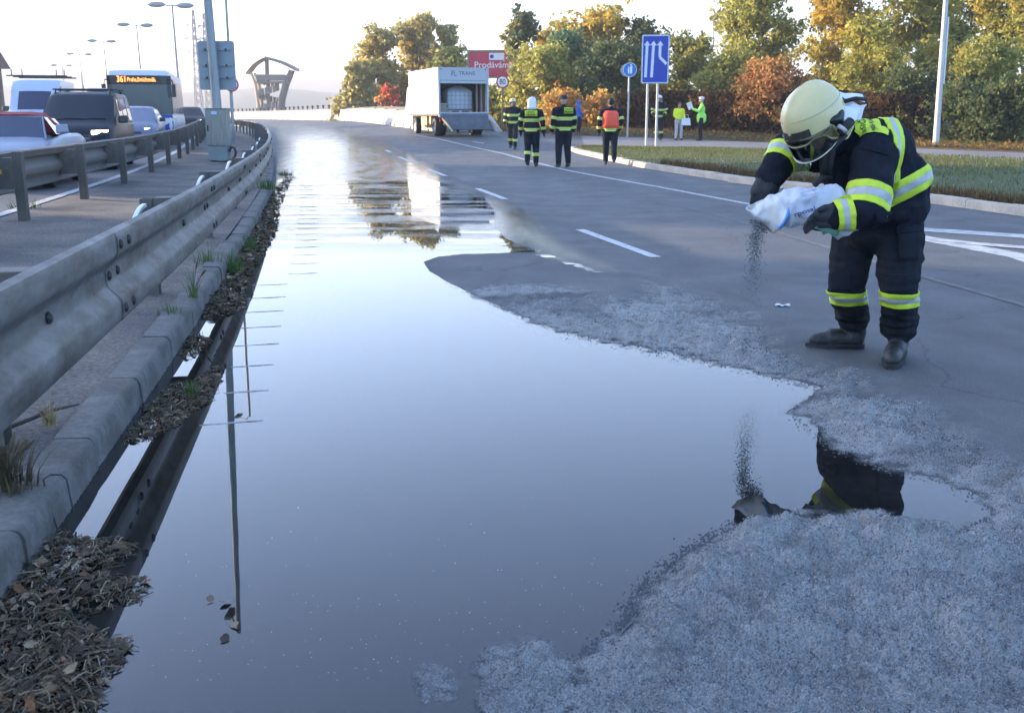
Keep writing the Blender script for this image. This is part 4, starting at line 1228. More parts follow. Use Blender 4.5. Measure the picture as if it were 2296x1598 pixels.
# big blue lane sign
ya = 38.6; pL, pR = G(1443, 331), G(1477, 336)
ya = (pL.y + pR.y) / 2; k = kpx(ya, 3)
c0, c1 = at(1437, 188, ya), at(1502, 78, ya)
sg = empty('lane_sign', ((c0.x + c1.x) / 2, ya, zg(ya) + .1), R(-4), 'large blue rectangular lane sign with three white arrows on two posts', 'sign')
sw, sh = c1.x - c0.x, c1.z - c0.z; zb = c0.z - zg(ya) - .1
M['sign_grey'] = mat('arrow_white', (.62, .66, .74), .45)
b = MB(); b.prism([(x, z + zb) for x, z in rounded_plate(sw, sh, .06, .02)], 0, .03); b.build('plate', M['sign_back'], sg)
b = MB(); b.prism([(x, z + zb + .015) for x, z in rounded_plate(sw - .03, sh - .03, .055, .02)], -.004, -.0005); b.build('border', M['sign_grey'], sg)
b = MB(); b.prism([(x, z + zb + .05) for x, z in rounded_plate(sw - .1, sh - .1, .04, .02)], -.008, -.0045); b.build('face', M['sign_blue'], sg)
def arrow(pts, w, hw, hh):
    b = MB(); P = [Vector((x * sw - sw / 2, -.011, zb + z * sh)) for x, z in pts]
    for a, c in zip(P, P[1:]):
        d = (c - a).normalized(); nn = Vector((d.z, 0, -d.x)) * w / 2
        b.quad(a - nn, a + nn, c + nn, c - nn)
    d = (P[-1] - P[-2]).normalized(); nn = Vector((d.z, 0, -d.x)) * hw / 2
    b.add([P[-1] - nn, P[-1] + nn, P[-1] + d * hh], [(0, 1, 2)])
    return b.build('arrow', M['sign_grey'], sg)
arrow([(.16, .13), (.19, .78)], .10, .24, .16); arrow([(.38, .13), (.42, .78)], .10, .24, .16); arrow([(.91, .40), (.66, .54), (.66, .78)], .10, .24, .16)
for p in (pL, pR):
    b = MB(); b.tube([(0, 0, -.2), (0, 0, zb + sh * .9)], .045, 10); o = b.build('post', M['pole_light'], sg, 60); o.location = (p.x - (c0.x + c1.x) / 2, .075, zg(p.y) - zg(ya))
# round blue path sign
yr_ = 48.5; p = at(1407, 298, yr_); k = kpx(yr_, 3); c = at(1409, 157, yr_)
e = empty('traffic_sign', (p.x, yr_, zg(yr_) + .1), 0, 'small round blue footpath and cycle sign on a thin post', 'sign')
b = MB(); b.tube([(0, 0.03, -.1), (0.02, .03, c.z - zg(yr_) + .1)], .04, 8); b.build('post', M['pole_light'], e, 60)
zc = c.z - zg(yr_) - .1; rad = 15.5 / k
b = MB(); b.lathe((.04, 0, zc), [(rad, .012), (rad, -.005)], 32, axis='Y'); b.build('rim', M['sign_white'], e, 40)
b = MB(); b.lathe((.04, -.006, zc), [(rad * .93, 0), (rad * .93, -.003)], 32, axis='Y'); b.build('face', M['sign_blue2'], e, 40)
b = MB()
for dx, s, zo in ((-.04, .8, -.02), (.07, 1.15, .03)):
    b.lathe((dx + .02, -.012, zc + zo + .15 * s), [(.035 * s, 0), (.035 * s, -.003)], 12, axis='Y')
    b.add([(dx + .02 - .05 * s, -.0125, zc + zo + .10 * s), (dx + .02 + .05 * s, -.0125, zc + zo + .10 * s), (dx + .02 + .035 * s, -.0125, zc + zo - .17 * s), (dx + .02 - .035 * s, -.0125, zc + zo - .17 * s)], [(0, 1, 2, 3)])
b.build('pictogram', M['sign_white'], e)
b = MB(); b.lathe((-.10, .06, zc - .02), [(rad * .9, .012), (rad * .9, -.005)], 32, axis='Y'); b.build('rear_plate', M['sign_back'], e, 40)
# speed limit 80
y8 = 60.5; p = at(1127, 290, y8); c = at(1127, 184, y8); k = kpx(y8, 3)
e = empty('traffic_sign', (p.x, y8, zg(y8)), 0, 'round red-rimmed speed limit sign reading 80 beside the truck', 'sign')
b = MB(); b.tube([(0, .04, -.1), (0, .04, c.z - zg(y8) + .3)], .045, 8); b.build('post', M['rust_steel'], e, 60)
zc = c.z - zg(y8); rad = 14.5 / k
b = MB(); b.lathe((0, 0, zc), [(rad, .012), (rad, -.005)], 32, axis='Y'); b.build('rim', M['sign_red'], e, 40)
b = MB(); b.lathe((0, -.006, zc), [(rad * .78, 0), (rad * .78, -.004)], 32, axis='Y'); b.build('face', M['sign_white'], e, 40)
text('digits', '80', rad * 1.15, M['black'], e, (0, -.013, zc), sx=.82)
# lamp post on the right
y9 = 37.4; p = G(2098, 329); y9 = p.y; 
e = empty('lamp_post', (p.x, y9, zg(y9)), 0, 'tall pale lamp post on the right beside the footpath', 'lamp post')
k = kpx(y9, 2)
pt = at(2121, 0, y9); h = pt.z - zg(y9); ln = (pt.x - p.x)
b = MB(); b.tube([(ln * t * 1.0, 0, h * t * 1.0 - (.1 if t == 0 else 0)) for t in (0, .25, .5, .75, 1, 1.5, 2)], [7.2 / k, 6.6 / k, 6.2 / k, 5.8 / k, 5.4 / k, 4.4 / k, 3.6 / k], 14); b.build('pole', M['pole_light'], e, 60)
b = MB(); b.box((ln * .75 + .13, -.05, h * .66), (.045, .045, h * .45), M=Matrix.Rotation(math.atan2(ln, h), 3, 'Y')); b.build('cable_cover', M['white_strap'], e)
b = MB(); b.lathe((0, 0, -.02), [(.16, 0), (.16, .05), (.12, .08)], 14); b.build('base_plate', M['pole_light'], e, 40)
b = MB(); b.tube([(ln * 2, 0, h * 2), (ln * 2 - .5, .2, h * 2 + .3), (ln * 2 - 1.6, .4, h * 2 + .4)], .045, 8); b.build('bracket_arm', M['pole_light'], e, 60)
b = MB(); b.box((ln * 2 - 1.9, .4, h * 2 + .4), (.7, .28, .12)); b.build('lamp_head', M['pole_light'], e, None, .03)

# red billboard
yb_ = 78; c0, c1 = at(1051, 172, yb_), at(1172, 116, yb_); k = kpx(yb_, 4)
e = empty('billboard', ((c0.x + c1.x) / 2, yb_, zg(yb_)), R(-4), 'red billboard with white lettering half hidden by the pine behind the truck', 'billboard')
w, hh = c1.x - c0.x, c1.z - c0.z; zb = c0.z - zg(yb_)
b = MB(); b.box((0, .1, zb + hh / 2), (w + .24, .2, hh + .24)); b.build('frame', mat('billboard_frame', (.10, .22, .12), .6), e, None, .01)
b = MB(); b.box((0, -.012, zb + hh / 2), (w, .02, hh)); b.build('panel', mat('billboard_red', (.50, .035, .07), .5, c2=(.42, .02, .05), c2amt=.4, c2scale=.4), e)
b = MB(); b.box((w * .02, -.026, zb + hh * .80), (w * .28, .006, hh * .28)); lab = b.build('logo_panel', M['sign_white'], e)
b = MB(); b.lathe((-w * .07, -.031, zb + hh * .80), [(.14, 0), (.14, -.004), (.08, -.004), (.08, 0)], 16, axis='Y'); b.build('logo_ring', M['sign_blue'], lab)
text('lettering', 'Prodáváme', .62, M['sign_white'], e, (-w * .40, -.024, zb + hh * .46), align='LEFT')
text('lettering', 'byty', .46, M['sign_white'], e, (w * .0, -.024, zb + hh * .20), align='LEFT') if False else None
b = MB()
for s in (-.3, .3): b.box((s * w, .15, zb / 2 - .2), (.25, .25, zb + .4))
b.build('support', M['rust_steel'], e)

# ================================================================== THE TRUCK
TYW = 49.6
tA = at(980, 278, TYW)                                    # rear lower left corner
k = kpx(TYW, 2)
truck = empty('box_truck', (at(1040, 305, TYW).x, TYW, zg(TYW)), R(19), 'white box truck parked with open rear shutter and lowered tail-lift', 'truck')
M['truck_white'] = mat('truck_white', (.72, .72, .71), .45, scale=1, var=.04, c2=(.60, .59, .57), c2amt=.25, c2scale=.8)
M['truck_grey'] = mat('truck_shutter', (.40, .43, .46), .5, scale=2, var=.05)
M['truck_in'] = mat('truck_interior', (.17, .14, .115), .8, scale=2, var=.2, stretch=(1, 1, 3))
M['chassis'] = mat('chassis', (.05, .045, .045), .7, c2=(.12, .09, .07), c2amt=.4, c2scale=4)
M['ramp'] = mat('tail_lift', (.11, .12, .14), .6, .2, c2=(.07, .075, .09), c2amt=.5, c2scale=2)
tw_, tl_ = 2.42, 5.6
zfl = 1.02; ztop = at(1034, 152, TYW).z - zg(TYW)
hb = ztop - zfl
b = MB(); b.box((-tw_ / 2 + .03, tl_ / 2, zfl + hb / 2), (.06, tl_, hb)); b.build('side_wall', M['truck_white'], truck, None, .01)
b = MB(); b.box((tw_ / 2 - .03, tl_ / 2, zfl + hb / 2), (.06, tl_, hb)); b.build('side_wall', M['truck_white'], truck, None, .01)
b = MB(); b.box((0, tl_ / 2, ztop - .03), (tw_ - .122, tl_, .06)); b.build('roof', M['truck_white'], truck, None, .01)
b = MB(); b.box((0, tl_ - .03, zfl + hb / 2), (tw_ - .122, .06, hb - .122)); b.build('front_wall', M['truck_in'], truck)
b = MB(); b.box((0, tl_ / 2, zfl - .05), (tw_ - .002, tl_, .1)); b.build('load_floor', M['truck_in'], truck)
b = MB(); b.box((-tw_ / 2 + .075, tl_ / 2 + .1, zfl + hb / 2 - .1), (.03, tl_ - .4, hb - .35)); b.box((tw_ / 2 - .075, tl_ / 2 + .1, zfl + hb / 2 - .1), (.03, tl_ - .4, hb - .35)); b.build('lining', M['truck_in'], truck)
# rear frame and half-rolled shutter
b = MB()
for s in (-1, 1): b.box((s * (tw_ / 2 - .05), -.02, zfl + hb / 2), (.10, .06, hb))
b.box((0, -.02, ztop - .05), (tw_ - .204, .06, .1)); b.box((0, -.02, zfl + .03), (tw_ - .204, .06, .06)); b.build('rear_frame', M['truck_grey'], truck, None, .006)
shh = hb * .29
b = MB(); b.box((0, -.025, ztop - .1 - shh * .39), (tw_ - .21, .04, shh * .78)); sh_ = b.build('header_panel', M['truck_grey'], truck, None, .004)
b = MB(); b.box((0, -.05, ztop - .1 - shh * .92), (tw_ - .21, .08, .13)); b.build('shutter_edge', M['truck_grey'], truck, None, .02)
text('lettering', 'FL', .34, mat('truck_letter', (.09, .09, .11), .6), sh_, (-.46, -.047, ztop - .1 - shh * .30), sx=.8)
text('lettering', 'TRANS', .24, bpy.data.materials['truck_letter'], sh_, (.16, -.047, ztop - .1 - shh * .27), sx=1.05)
b = MB()
for s in (-1, 1): b.lathe((s * (tw_ / 2 - .16), -.055, ztop - .07), [(.035, 0), (.03, -.02)], 10, axis='Y')
b.build('marker_lamp', mat('lamp_red', (.35, .02, .02), .3), truck, 40)
b = MB(); b.box((-tw_ / 2 + .82 - .0, 0, 0), (.001, .001, .001)) if False else None
# load bars on the right inside
b = MB()
for x, dy in ((tw_ / 2 - .42, .5), (tw_ / 2 - .24, .35), (tw_ / 2 - .16, .7)): b.box((x, dy, zfl + hb * .36), (.07, .05, hb * .70))
b.build('load_bar', mat('load_bar', (.28, .22, .20), .6), truck)
# tail lift platform
b = MB(); b.hexa([(-tw_ / 2 + .05, -.12, zfl - .06), (tw_ / 2 - .1, -.12, zfl - .06), (tw_ / 2 - .02, -.62, .28), (-tw_ / 2 + .35, -.62, .28), (-tw_ / 2 + .05, -.12, zfl - .0), (tw_ / 2 - .1, -.12, zfl - .0), (tw_ / 2 - .02, -.66, .31), (-tw_ / 2 + .35, -.66, .31)])
b.build('tail_lift', M['ramp'], truck, None, .006)
b = MB(); b.box((0, -.10, zfl - .1), (tw_, .10, .14)); b.build('rear_sill', M['truck_grey'], truck, None, .01)
b = MB(); b.tube([(-tw_ / 2 + .16, -.2, zfl - .22), (-tw_ / 2 + .42, -.9, .22)], .05, 6); b.tube([(tw_ / 2 - .1, -.2, zfl - .2), (tw_ / 2 + .25, -1.2, .2)], .05, 6); b.build('lift_arm', mat('arm_yellowed', (.42, .34, .22), .6), truck)
b = MB(); b.hexa([(tw_ / 2 - .08, -.15, .5), (tw_ / 2 + .1, -.15, .5), (tw_ / 2 + .42, -.7, .16), (tw_ / 2 + .1, -.75, .22), (tw_ / 2 - .08, -.15, .9), (tw_ / 2 + .1, -.15, .9), (tw_ / 2 + .45, -.7, .2), (tw_ / 2 + .1, -.75, .3)])
b.build('ramp_flap', M['truck_grey'], truck)
# chassis, wheels, cab
b = MB()
for s in (-1, 1): b.box((s * .45, tl_ / 2 + .6, .78), (.10, tl_ + 1.2, .22))
b.box((0, .35, .55), (tw_ * .7, .12, .14)); b.build('chassis', M['chassis'], truck)
b = MB(); b.box((-tw_ / 2 + .12, 2.9, .68), (.12, 1.1, .42)); b.box((-tw_ / 2 + .16, 1.9, .70), (.12, .3, .4)); b.build('side_locker', mat('locker_orange', (.50, .30, .14), .6), truck, None, .02)
def wheel(parent, c, r, w, rim_m, name='wheel', spokes=0):
    b = MB(); b.lathe((0, 0, 0), [(r * .6, -w / 2), (r * .92, -w / 2), (r, -w * .35), (r, w * .35), (r * .92, w / 2), (r * .6, w / 2)], 22, axis='X', cap=False); wo = b.build(name, M['black'], parent, 40); wo.location = c
    b = MB(); b.lathe((0, 0, 0), [(r * .62, -w * .46), (r * .55, -w * .36), (r * .2, -w * .30), (r * .18, -w * .42), (.01, -w * .42), (.01, w * .42), (r * .18, w * .42), (r * .2, w * .30), (r * .55, w * .36), (r * .62, w * .46)], 18, axis='X', cap=False); b.build('rim', rim_m, wo, 40)
    return wo
M['rim_steel'] = mat('wheel_rim', (.35, .34, .33), .45, .5)
for s in (-1, 1):
    wheel(truck, (s * (tw_ / 2 - .32), 1.05, .42), .42, .50, M['rim_steel']); wheel(truck, (s * (tw_ / 2 - .22), 4.9, .42), .42, .26, M['rim_steel'])
b = MB(); b.hexa([(-1.05, tl_ + .15, .5), (1.05, tl_ + .15, .5), (1.05, tl_ + 1.9, .5), (-1.05, tl_ + 1.9, .5), (-1.0, tl_ + .15, 2.35), (1.0, tl_ + .15, 2.35), (.95, tl_ + 1.45, 2.35), (-.95, tl_ + 1.45, 2.35)]); b.build('cab', M['truck_white'], truck, None, .06)
b = MB()
for s in (-1, 1): b.box((s * 1.0, .15, .72), (.22, .06, .16))
b.build('tail_lamp', bpy.data.materials['lamp_red'], truck)
# bulk container cage in the truck
M['ibc'] = mat('white_tank', (.62, .68, .78), .4, scale=2, var=.06)
M['cage'] = mat('cage_steel', (.34, .37, .42), .45, .5)
Tm = Matrix.Translation(truck.location) @ Matrix.Rotation(R(19), 4, 'Z')
cg = empty('tank_container', Tm @ Vector((.12, .95, zfl + .005)), R(19), 'white liquid tank with domed top in a steel cage standing inside the truck', 'tank')
b = MB(); rg = []
for z, w in ((.18, .56), (.22, .60), (.95, .60), (1.05, .56), (1.15, .40), (1.27, .14)): rg.append([(sx * w, .05 + sy * w * .8 + .45, z) for sx, sy in ((-1, -.9), (-.9, -1), (.9, -1), (1, -.9), (1, .9), (.9, 1), (-.9, 1), (-1, .9))])
b.loft(rg); b.build('tank', M['ibc'], cg, 60)
b = MB()
for i in range(7): x = -.62 + 1.24 * i / 6; b.tube([(x, 0, .12), (x, 0, 1.02)], .010, 5)
for i in range(5): z = .2 + .8 * i / 4; b.tube([(-.62, 0, z), (.62, 0, z)], .010, 5)
for s in (-1, 1):
    for i in range(5): y = .0 + .98 * i / 4; b.tube([(s * .62, y, .12), (s * .62, y, 1.02)], .010, 5)
    for i in range(5): z = .2 + .8 * i / 4; b.tube([(s * .62, 0, z), (s * .62, .98, z)], .010, 5)
b.build('cage', M['cage'], cg, 60)
b = MB(); b.box((0, .48, .13), (1.24, 1.0, .03))
for x in (-.5, 0, .5): b.box((x, .48, .06), (.14, 1.0, .10))
b.build('pallet', M['truck_grey'], cg)
rs = random.Random(5); sk0 = None
M['sack'] = mat('sack_paper', (.40, .36, .30), .8)
for i in range(5):
    if sk0 is None:
        b = MB(); b.loft([[(sx * w, sy * d, z) for sx, sy in ((-1, -.8), (-.85, -1), (.85, -1), (1, -.8), (1, .8), (.85, 1), (-.85, 1), (-1, .8))] for z, w, d in ((.0, .17, .22), (.02, .20, .26), (.07, .20, .26), (.095, .16, .2))]); o = sk0 = b.build('sack', M['sack'], None, 60)
    else: o = put(sk0, 'sack')
    p = Tm @ Vector((-.80 + rs.uniform(-.03, .03), .85, zfl + .002 + .094 * i)); o.location = p; o.rotation_euler = (0, 0, R(19) + rs.uniform(-.1, .1))
    tag(o, ('lowest', 'second lowest', 'middle', 'second highest', 'topmost')[i] + ' pale sack of the small stack beside the tank in the truck', 'sack', 'sacks stacked in the truck')
# ================================================================== TREES, HEDGE, GRASS
def leaf_mat(name, trans=.35):
    m = bpy.data.materials.new(name); m.use_nodes = True
    nt = m.node_tree; L = nt.links.new; nt.nodes.remove(nt.nodes['Principled BSDF'])
    a = N(nt, 'ShaderNodeAttribute', attribute_name='tint')
    d = N(nt, 'ShaderNodeBsdfDiffuse'); t = N(nt, 'ShaderNodeBsdfTranslucent'); mx = N(nt, 'ShaderNodeMixShader'); mx.inputs[0].default_value = trans
    L(a.outputs['Color'], d.inputs[0]); L(a.outputs['Color'], t.inputs[0]); L(d.outputs[0], mx.inputs[1]); L(t.outputs[0], mx.inputs[2])
    L(mx.outputs[0], nt.nodes['Material Output'].inputs[0]); return m
M['leaf'] = leaf_mat('foliage', .58)
M['bark'] = mat('bark', (.10, .085, .07), .9, c2=(.06, .05, .04), c2amt=.5, c2scale=4, stretch=(6, 6, 1))
M['bark_birch'] = mat('bark_pale', (.30, .28, .25), .9, c2=(.08, .07, .06), c2amt=.4, c2scale=3)

def leaf_cloud(name, C, size, tint, parent=None, rng=None, mat_=None, long=1.3, up=.0):
    """one quad per leaf, centres C (n,3), sizes (n,), colours (n,3)"""
    n = len(C); rng = rng or np.random.default_rng(1)
    nrm = rng.normal(0, 1, (n, 3)); nrm[:, 2] += up; nrm /= np.linalg.norm(nrm, axis=1)[:, None]
    t = rng.normal(0, 1, (n, 3)); u = np.cross(nrm, t); u /= np.linalg.norm(u, axis=1)[:, None]; v = np.cross(nrm, u)
    s = size[:, None] * .5
    V = np.empty((n, 4, 3)); V[:, 0] = C - u * s * long; V[:, 1] = C + v * s * .8; V[:, 2] = C + u * s * long; V[:, 3] = C - v * s * .8
    me = bpy.data.meshes.new(name)
    me.vertices.add(4 * n); me.vertices.foreach_set('co', V.astype(np.float32).ravel())
    me.loops.add(4 * n); me.loops.foreach_set('vertex_index', np.arange(4 * n, dtype=np.int32))
    me.polygons.add(n); me.polygons.foreach_set('loop_start', np.arange(0, 4 * n, 4, dtype=np.int32))
    at_ = me.attributes.new('tint', 'FLOAT_COLOR', 'POINT')
    colr = np.ones((n, 4, 4)); colr[:, :, :3] = tint[:, None, :]; at_.data.foreach_set('color', colr.astype(np.float32).ravel())
    me.update(calc_edges=True)
    return link_mesh(name, me, mat_ or M['leaf'], parent)

PAL = {
 'olive': [(.098, .105, .034), (.12, .12, .036), (.075, .085, .03), (.15, .135, .04)],
 'willow': [(.125, .125, .040), (.15, .145, .044), (.105, .11, .038), (.175, .155, .05)],
 'dark': [(.038, .050, .026), (.050, .062, .030), (.032, .042, .024), (.068, .072, .03)],
 'bluegreen': [(.045, .075, .045), (.055, .085, .05), (.038, .06, .038)],
 'gold': [(.21, .15, .035), (.25, .165, .04), (.17, .135, .035), (.12, .115, .03), (.26, .15, .04)],
 'orange': [(.26, .13, .04), (.29, .155, .05), (.20, .11, .035), (.16, .13, .04)],
 'birch': [(.15, .13, .055), (.18, .15, .06), (.13, .12, .055), (.21, .16, .065), (.11, .11, .05)],
 'yellowgreen': [(.125, .125, .034), (.15, .14, .038), (.10, .108, .03), (.18, .15, .045)],
 'burgundy': [(.040, .022, .016), (.055, .030, .020), (.032, .024, .014), (.075, .040, .022), (.045, .045, .02)],
 'redorange': [(.19, .085, .04), (.14, .065, .03), (.24, .12, .045), (.08, .05, .025), (.10, .09, .03)],
 'rust': [(.24, .12, .04), (.28, .15, .05), (.18, .09, .035), (.20, .14, .05)],
 'red': [(.26, .045, .035), (.20, .04, .03), (.30, .08, .045)],
 'pine': [(.045, .062, .035), (.06, .075, .04), (.038, .05, .03), (.085, .08, .045)],
}
def tree(kind, px, py_top, Y, w_px, pal, label, seed, n=9000, leaf=.16, base=.12, shape='round', pal2=None, mixf=.0, group=None, gap=.0, bark=None, py_base=None, clump=.75, trunks=1, name='tree', cat='tree', flat=1.0):
    rr = random.Random(seed); rng = np.random.default_rng(seed)
    top = at(px, py_top, Y); gz = zg(Y); h = top.z - gz
    k = kpx(Y, 4); Rw = w_px / 2 / k
    e = empty(name, (top.x, Y, gz), 0, label, cat, group)
    b = MB(); tips = []
    for tr in range(trunks):
        ox = rr.uniform(-.5, .5) * Rw * .6 * (trunks > 1); oy = rr.uniform(-.4, .4) * Rw * .6 * (trunks > 1)
        r0 = max(.05, h * .016) / (trunks ** .4)
        lean = (rr.uniform(-.06, .06) * h + ox * .4, rr.uniform(-.04, .04) * h)
        tpts = [Vector((ox + lean[0] * t * t, oy + lean[1] * t * t, -1.2 + (h * .96 + 1.2) * t)) + Vector((rr.uniform(-1, 1), rr.uniform(-1, 1), 0)) * r0 * .8 for t in (0, .15, .3, .45, .6, .75, .9, 1)]
        b.tube(tpts, [r0 * (1 - .9 * t) for t in (0, .15, .3, .45, .6, .75, .9, 1)], 7)
        nl = int(14 + h * 1.2) // (1 if trunks == 1 else 2)
        for i in range(nl):
            t = base + (1 - base) * ((i + rr.random()) / nl) ** .9
            f = t * 7; j = min(int(f), 6); p0 = tpts[j].lerp(tpts[j + 1], f - j)
            q = (t - base) / (1 - base)
            if shape == 'round': env = math.sin(math.pi * min(1, .12 + .86 * q)) ** .6
            elif shape == 'cone': env = (1 - q) ** .8 + .06
            elif shape == 'bush': env = math.sqrt(max(.04, 1 - (q * .95) ** 2.5))
            elif shape == 'column': env = .55 + .45 * math.sin(math.pi * q)
            else: env = math.sin(math.pi * min(1, .25 + .7 * q)) ** .5
            a = rr.uniform(0, 6.28); L = Rw * env * rr.uniform(.45, 1.08)
            rise = rr.uniform(.05, .5) * L * (1 if shape != 'cone' else .15)
            d = Vector((math.cos(a), math.sin(a) * flat, 0))
            p1 = p0 + d * L * .55 + Vector((0, 0, rise * .4)); p2 = p0 + d * L + Vector((0, 0, rise))
            rl = r0 * .38 * (1 - .6 * t)
            b.tube([p0, p1, p2], [rl, rl * .6, rl * .2], 5)
            for s in (.35, .6, .8, 1.0):
                tips.append(p0.lerp(p1, s / .55) if s < .55 else p1.lerp(p2, (s - .55) / .45))
            for _ in range(2):
                bs = p0.lerp(p2, rr.uniform(.4, .9)); a2 = a + rr.uniform(-1.2, 1.2); l2 = L * rr.uniform(.2, .45)
                p3 = bs + Vector((math.cos(a2), math.sin(a2) * flat, rr.uniform(-.1, .6))) * l2
                b.tube([bs, p3], [rl * .4, rl * .1], 4); tips.append(p3); tips.append(bs.lerp(p3, .5))
        tips.append(tpts[-1]); tips.append(tpts[-2])
    b.build('trunk', bark or M['bark'], e, 60)
    tips = np.array([tuple(t) for t in tips]); m = len(tips)
    if gap: tips = tips[rng.random(m) > gap]; m = len(tips)
    n = int(n * 1.4); mc = max(30, n // 24)
    ti = rng.integers(0, m, mc)
    tips = tips[ti] + rng.normal(0, 1, (mc, 3)) * (.13 * Rw + .12) * np.array([1, flat, .8]); m = mc
    cl = rng.integers(0, m, n)
    cr = clump * rng.uniform(.35, .95, m) * (.35 + .09 * Rw)
    C = tips[cl] + rng.normal(0, 1, (n, 3)) * cr[cl][:, None] * np.array([1, flat, .8]) * .75
    C[:, 2] = np.maximum(C[:, 2], .05)
    cp = np.array(PAL[pal]); ct = cp[rng.integers(0, len(cp), m)]
    if pal2:
        c2 = np.array(PAL[pal2]); w2 = np.array([noise.noise(Vector((p[0] * .45, p[1] * .45, p[2] * .45 + seed))) for p in tips]) > (.35 - mixf)
        ct = np.where(w2[:, None], c2[rng.integers(0, len(c2), m)], ct)
    lt = ct[cl] * .62 + cp[rng.integers(0, len(cp), n)] * .38
    lt = np.minimum(lt * rng.uniform(.7, 1.3, (n, 1)) * np.array([2.85, 2.75, 2.4]), .62)
    leaf_cloud('crown', C, leaf * rng.uniform(.6, 1.35, n), lt, e, rng)
    return e
G1 = 'trees left of the truck beyond the barrier'
tree('t', 812, 150, 92, 95, 'birch', 'low rounded olive-brown tree at the left end of the group beyond the barrier', 1, 7000, .30, .05, 'bush', group=G1)
tree('t', 862, 76, 94, 110, 'birch', 'tall dull olive birch-like tree, left of the tallest beyond the barrier', 2, 8000, .28, .1, 'column', group=G1, gap=.1)
tree('t', 935, 52, 96, 130, 'birch', 'tallest yellow-brown tree of the group left of the truck', 3, 11000, .28, .08, 'column', 'gold', .12, group=G1, gap=.12)
tree('t', 1000, 58, 95, 46, 'birch', 'narrow orange-tipped tree at the right of the group left of the truck', 4, 3000, .26, .1, 'column', 'orange', .25, group=G1, gap=.1)
tree('t', 1000, 120, 90, 100, 'olive', 'mid-height olive tree directly behind the truck box', 5, 6000, .28, .05, 'bush', group=G1)
tree('t', 757, 215, 88, 34, 'birch', 'sparse little sapling standing alone before the pale hills', 6, 260, .22, .1, 'bush', group=G1)
for i, (x, y, w, lb) in enumerate(((872, 205, 50, 'red-leaved shrub behind the barrier, left of two'), (950, 205, 48, 'red-leaved shrub behind the barrier, next to the truck'))):
    tree('t', x, y, 84, w, 'red', lb, 20 + i, 1500, .24, .02, 'bush', 'rust', .1, name='shrub', cat='shrub', group='red shrubs behind the barrier')
G2 = 'mixed trees behind the footpath'
tree('t', 1168, 28, 70, 118, 'pine', 'grey-green pine with ragged tip rising behind the red billboard', 7, 5200, .22, .22, 'cone', 'birch', .05, group=G2, gap=.3, clump=.6)
tree('t', 1252, 72, 76, 90, 'gold', 'small gold and orange tree between the pine and the tall golden tree', 30, 5000, .22, .1, 'round', 'bluegreen', .1, group=G2, gap=.1)
tree('t', 1345, 36, 74, 190, 'gold', 'tall tree with golden and green autumn crown behind the dark trees', 8, 13000, .22, .15, 'round', 'olive', .3, group=G2, gap=.12)
tree('t', 1445, 52, 72, 80, 'dark', 'dark green tree top just left of the blue lane sign', 9, 5000, .2, .1, 'column', 'gold', .05, group=G2, gap=.1)
tree('t', 1440, 150, 64, 120, 'gold', 'yellow young tree directly behind the blue lane sign', 31, 5000, .2, .05, 'bush', 'olive', .2, group=G2)
tree('t', 1215, 118, 62, 150, 'willow', 'pale green willow-like tree behind the walking firefighters', 10, 12000, .17, .02, 'bush', group=G2)
tree('t', 1275, 84, 64, 130, 'bluegreen', 'soft blue-green leafy tree between the willow and the dark trees', 32, 9000, .17, .05, 'round', 'willow', .15, group=G2)
tree('t', 1375, 116, 60, 150, 'dark', 'dense dark green tree in the middle behind the hedge', 11, 12000, .17, .03, 'bush', 'bluegreen', .1, group=G2)
tree('t', 1120, 215, 66, 120, 'olive', 'low yellow-green bush right of the truck behind the speed sign', 12, 5000, .18, .02, 'bush', 'rust', .1, name='shrub', cat='shrub')
G3 = 'trees in the row on the right'
tree('t', 1548, 92, 66, 130, 'olive', 'thin pale tree right behind the blue lane sign', 13, 6500, .19, .05, 'round', 'birch', .2, group=G3, gap=.15)
tree('t', 1600, 2, 80, 46, 'birch', 'very sparse nearly bare birch top against the white sky', 14, 420, .2, .3, 'column', group=G3, clump=.5)
tree('t', 1625, 130, 58, 150, 'willow', 'broad pale green tree above the reddish bush', 33, 10000, .17, .03, 'bush', group=G3)
tree('t', 1712, -40, 62, 200, 'willow', 'tall olive-green tree left of the golden one in the row on the right', 15, 15000, .18, .08, 'round', 'olive', .2, group=G3, gap=.1)
tree('t', 1860, -90, 58, 190, 'gold', 'tall gold and orange tree behind the bending firefighter', 16, 13000, .17, .1, 'round', 'yellowgreen', .28, group=G3, gap=.22)
tree('t', 1955, 60, 54, 170, 'yellowgreen', 'bright yellow-green bushy tree behind the bending firefighter\'s back', 17, 12000, .16, .02, 'bush', 'willow', .1, group=G3, gap=.06)
tree('t', 2075, -70, 56, 200, 'yellowgreen', 'tall yellow-green tree behind the pale lamp post', 18, 15000, .16, .06, 'round', 'gold', .05, group=G3, gap=.12)
tree('t', 2190, -60, 60, 190, 'olive', 'tall loose olive tree with sky showing through, right of the lamp post', 19, 11000, .16, .08, 'round', 'birch', .15, group=G3, gap=.28)
tree('t', 2285, -80, 52, 170, 'olive', 'tall dark olive tree at the right edge', 40, 13000, .16, .05, 'round', 'gold', .08, group=G3, gap=.1)
tree('t', 2230, 120, 47, 190, 'olive', 'low dense olive tree at the right edge above the shrubs', 41, 12000, .15, .01, 'bush', 'gold', .05, group=G3)
tree('t', 2060, 175, 47, 170, 'dark', 'dark green shrub behind the foot of the pale lamp post', 42, 9000, .13, .01, 'bush', 'olive', .2, name='shrub', cat='shrub', group='dark shrubs on the right')
tree('t', 2190, 215, 44, 200, 'dark', 'dark green shrub between the lamp post and the right edge', 43, 9000, .13, .01, 'bush', 'olive', .22, name='shrub', cat='shrub', group='dark shrubs on the right')
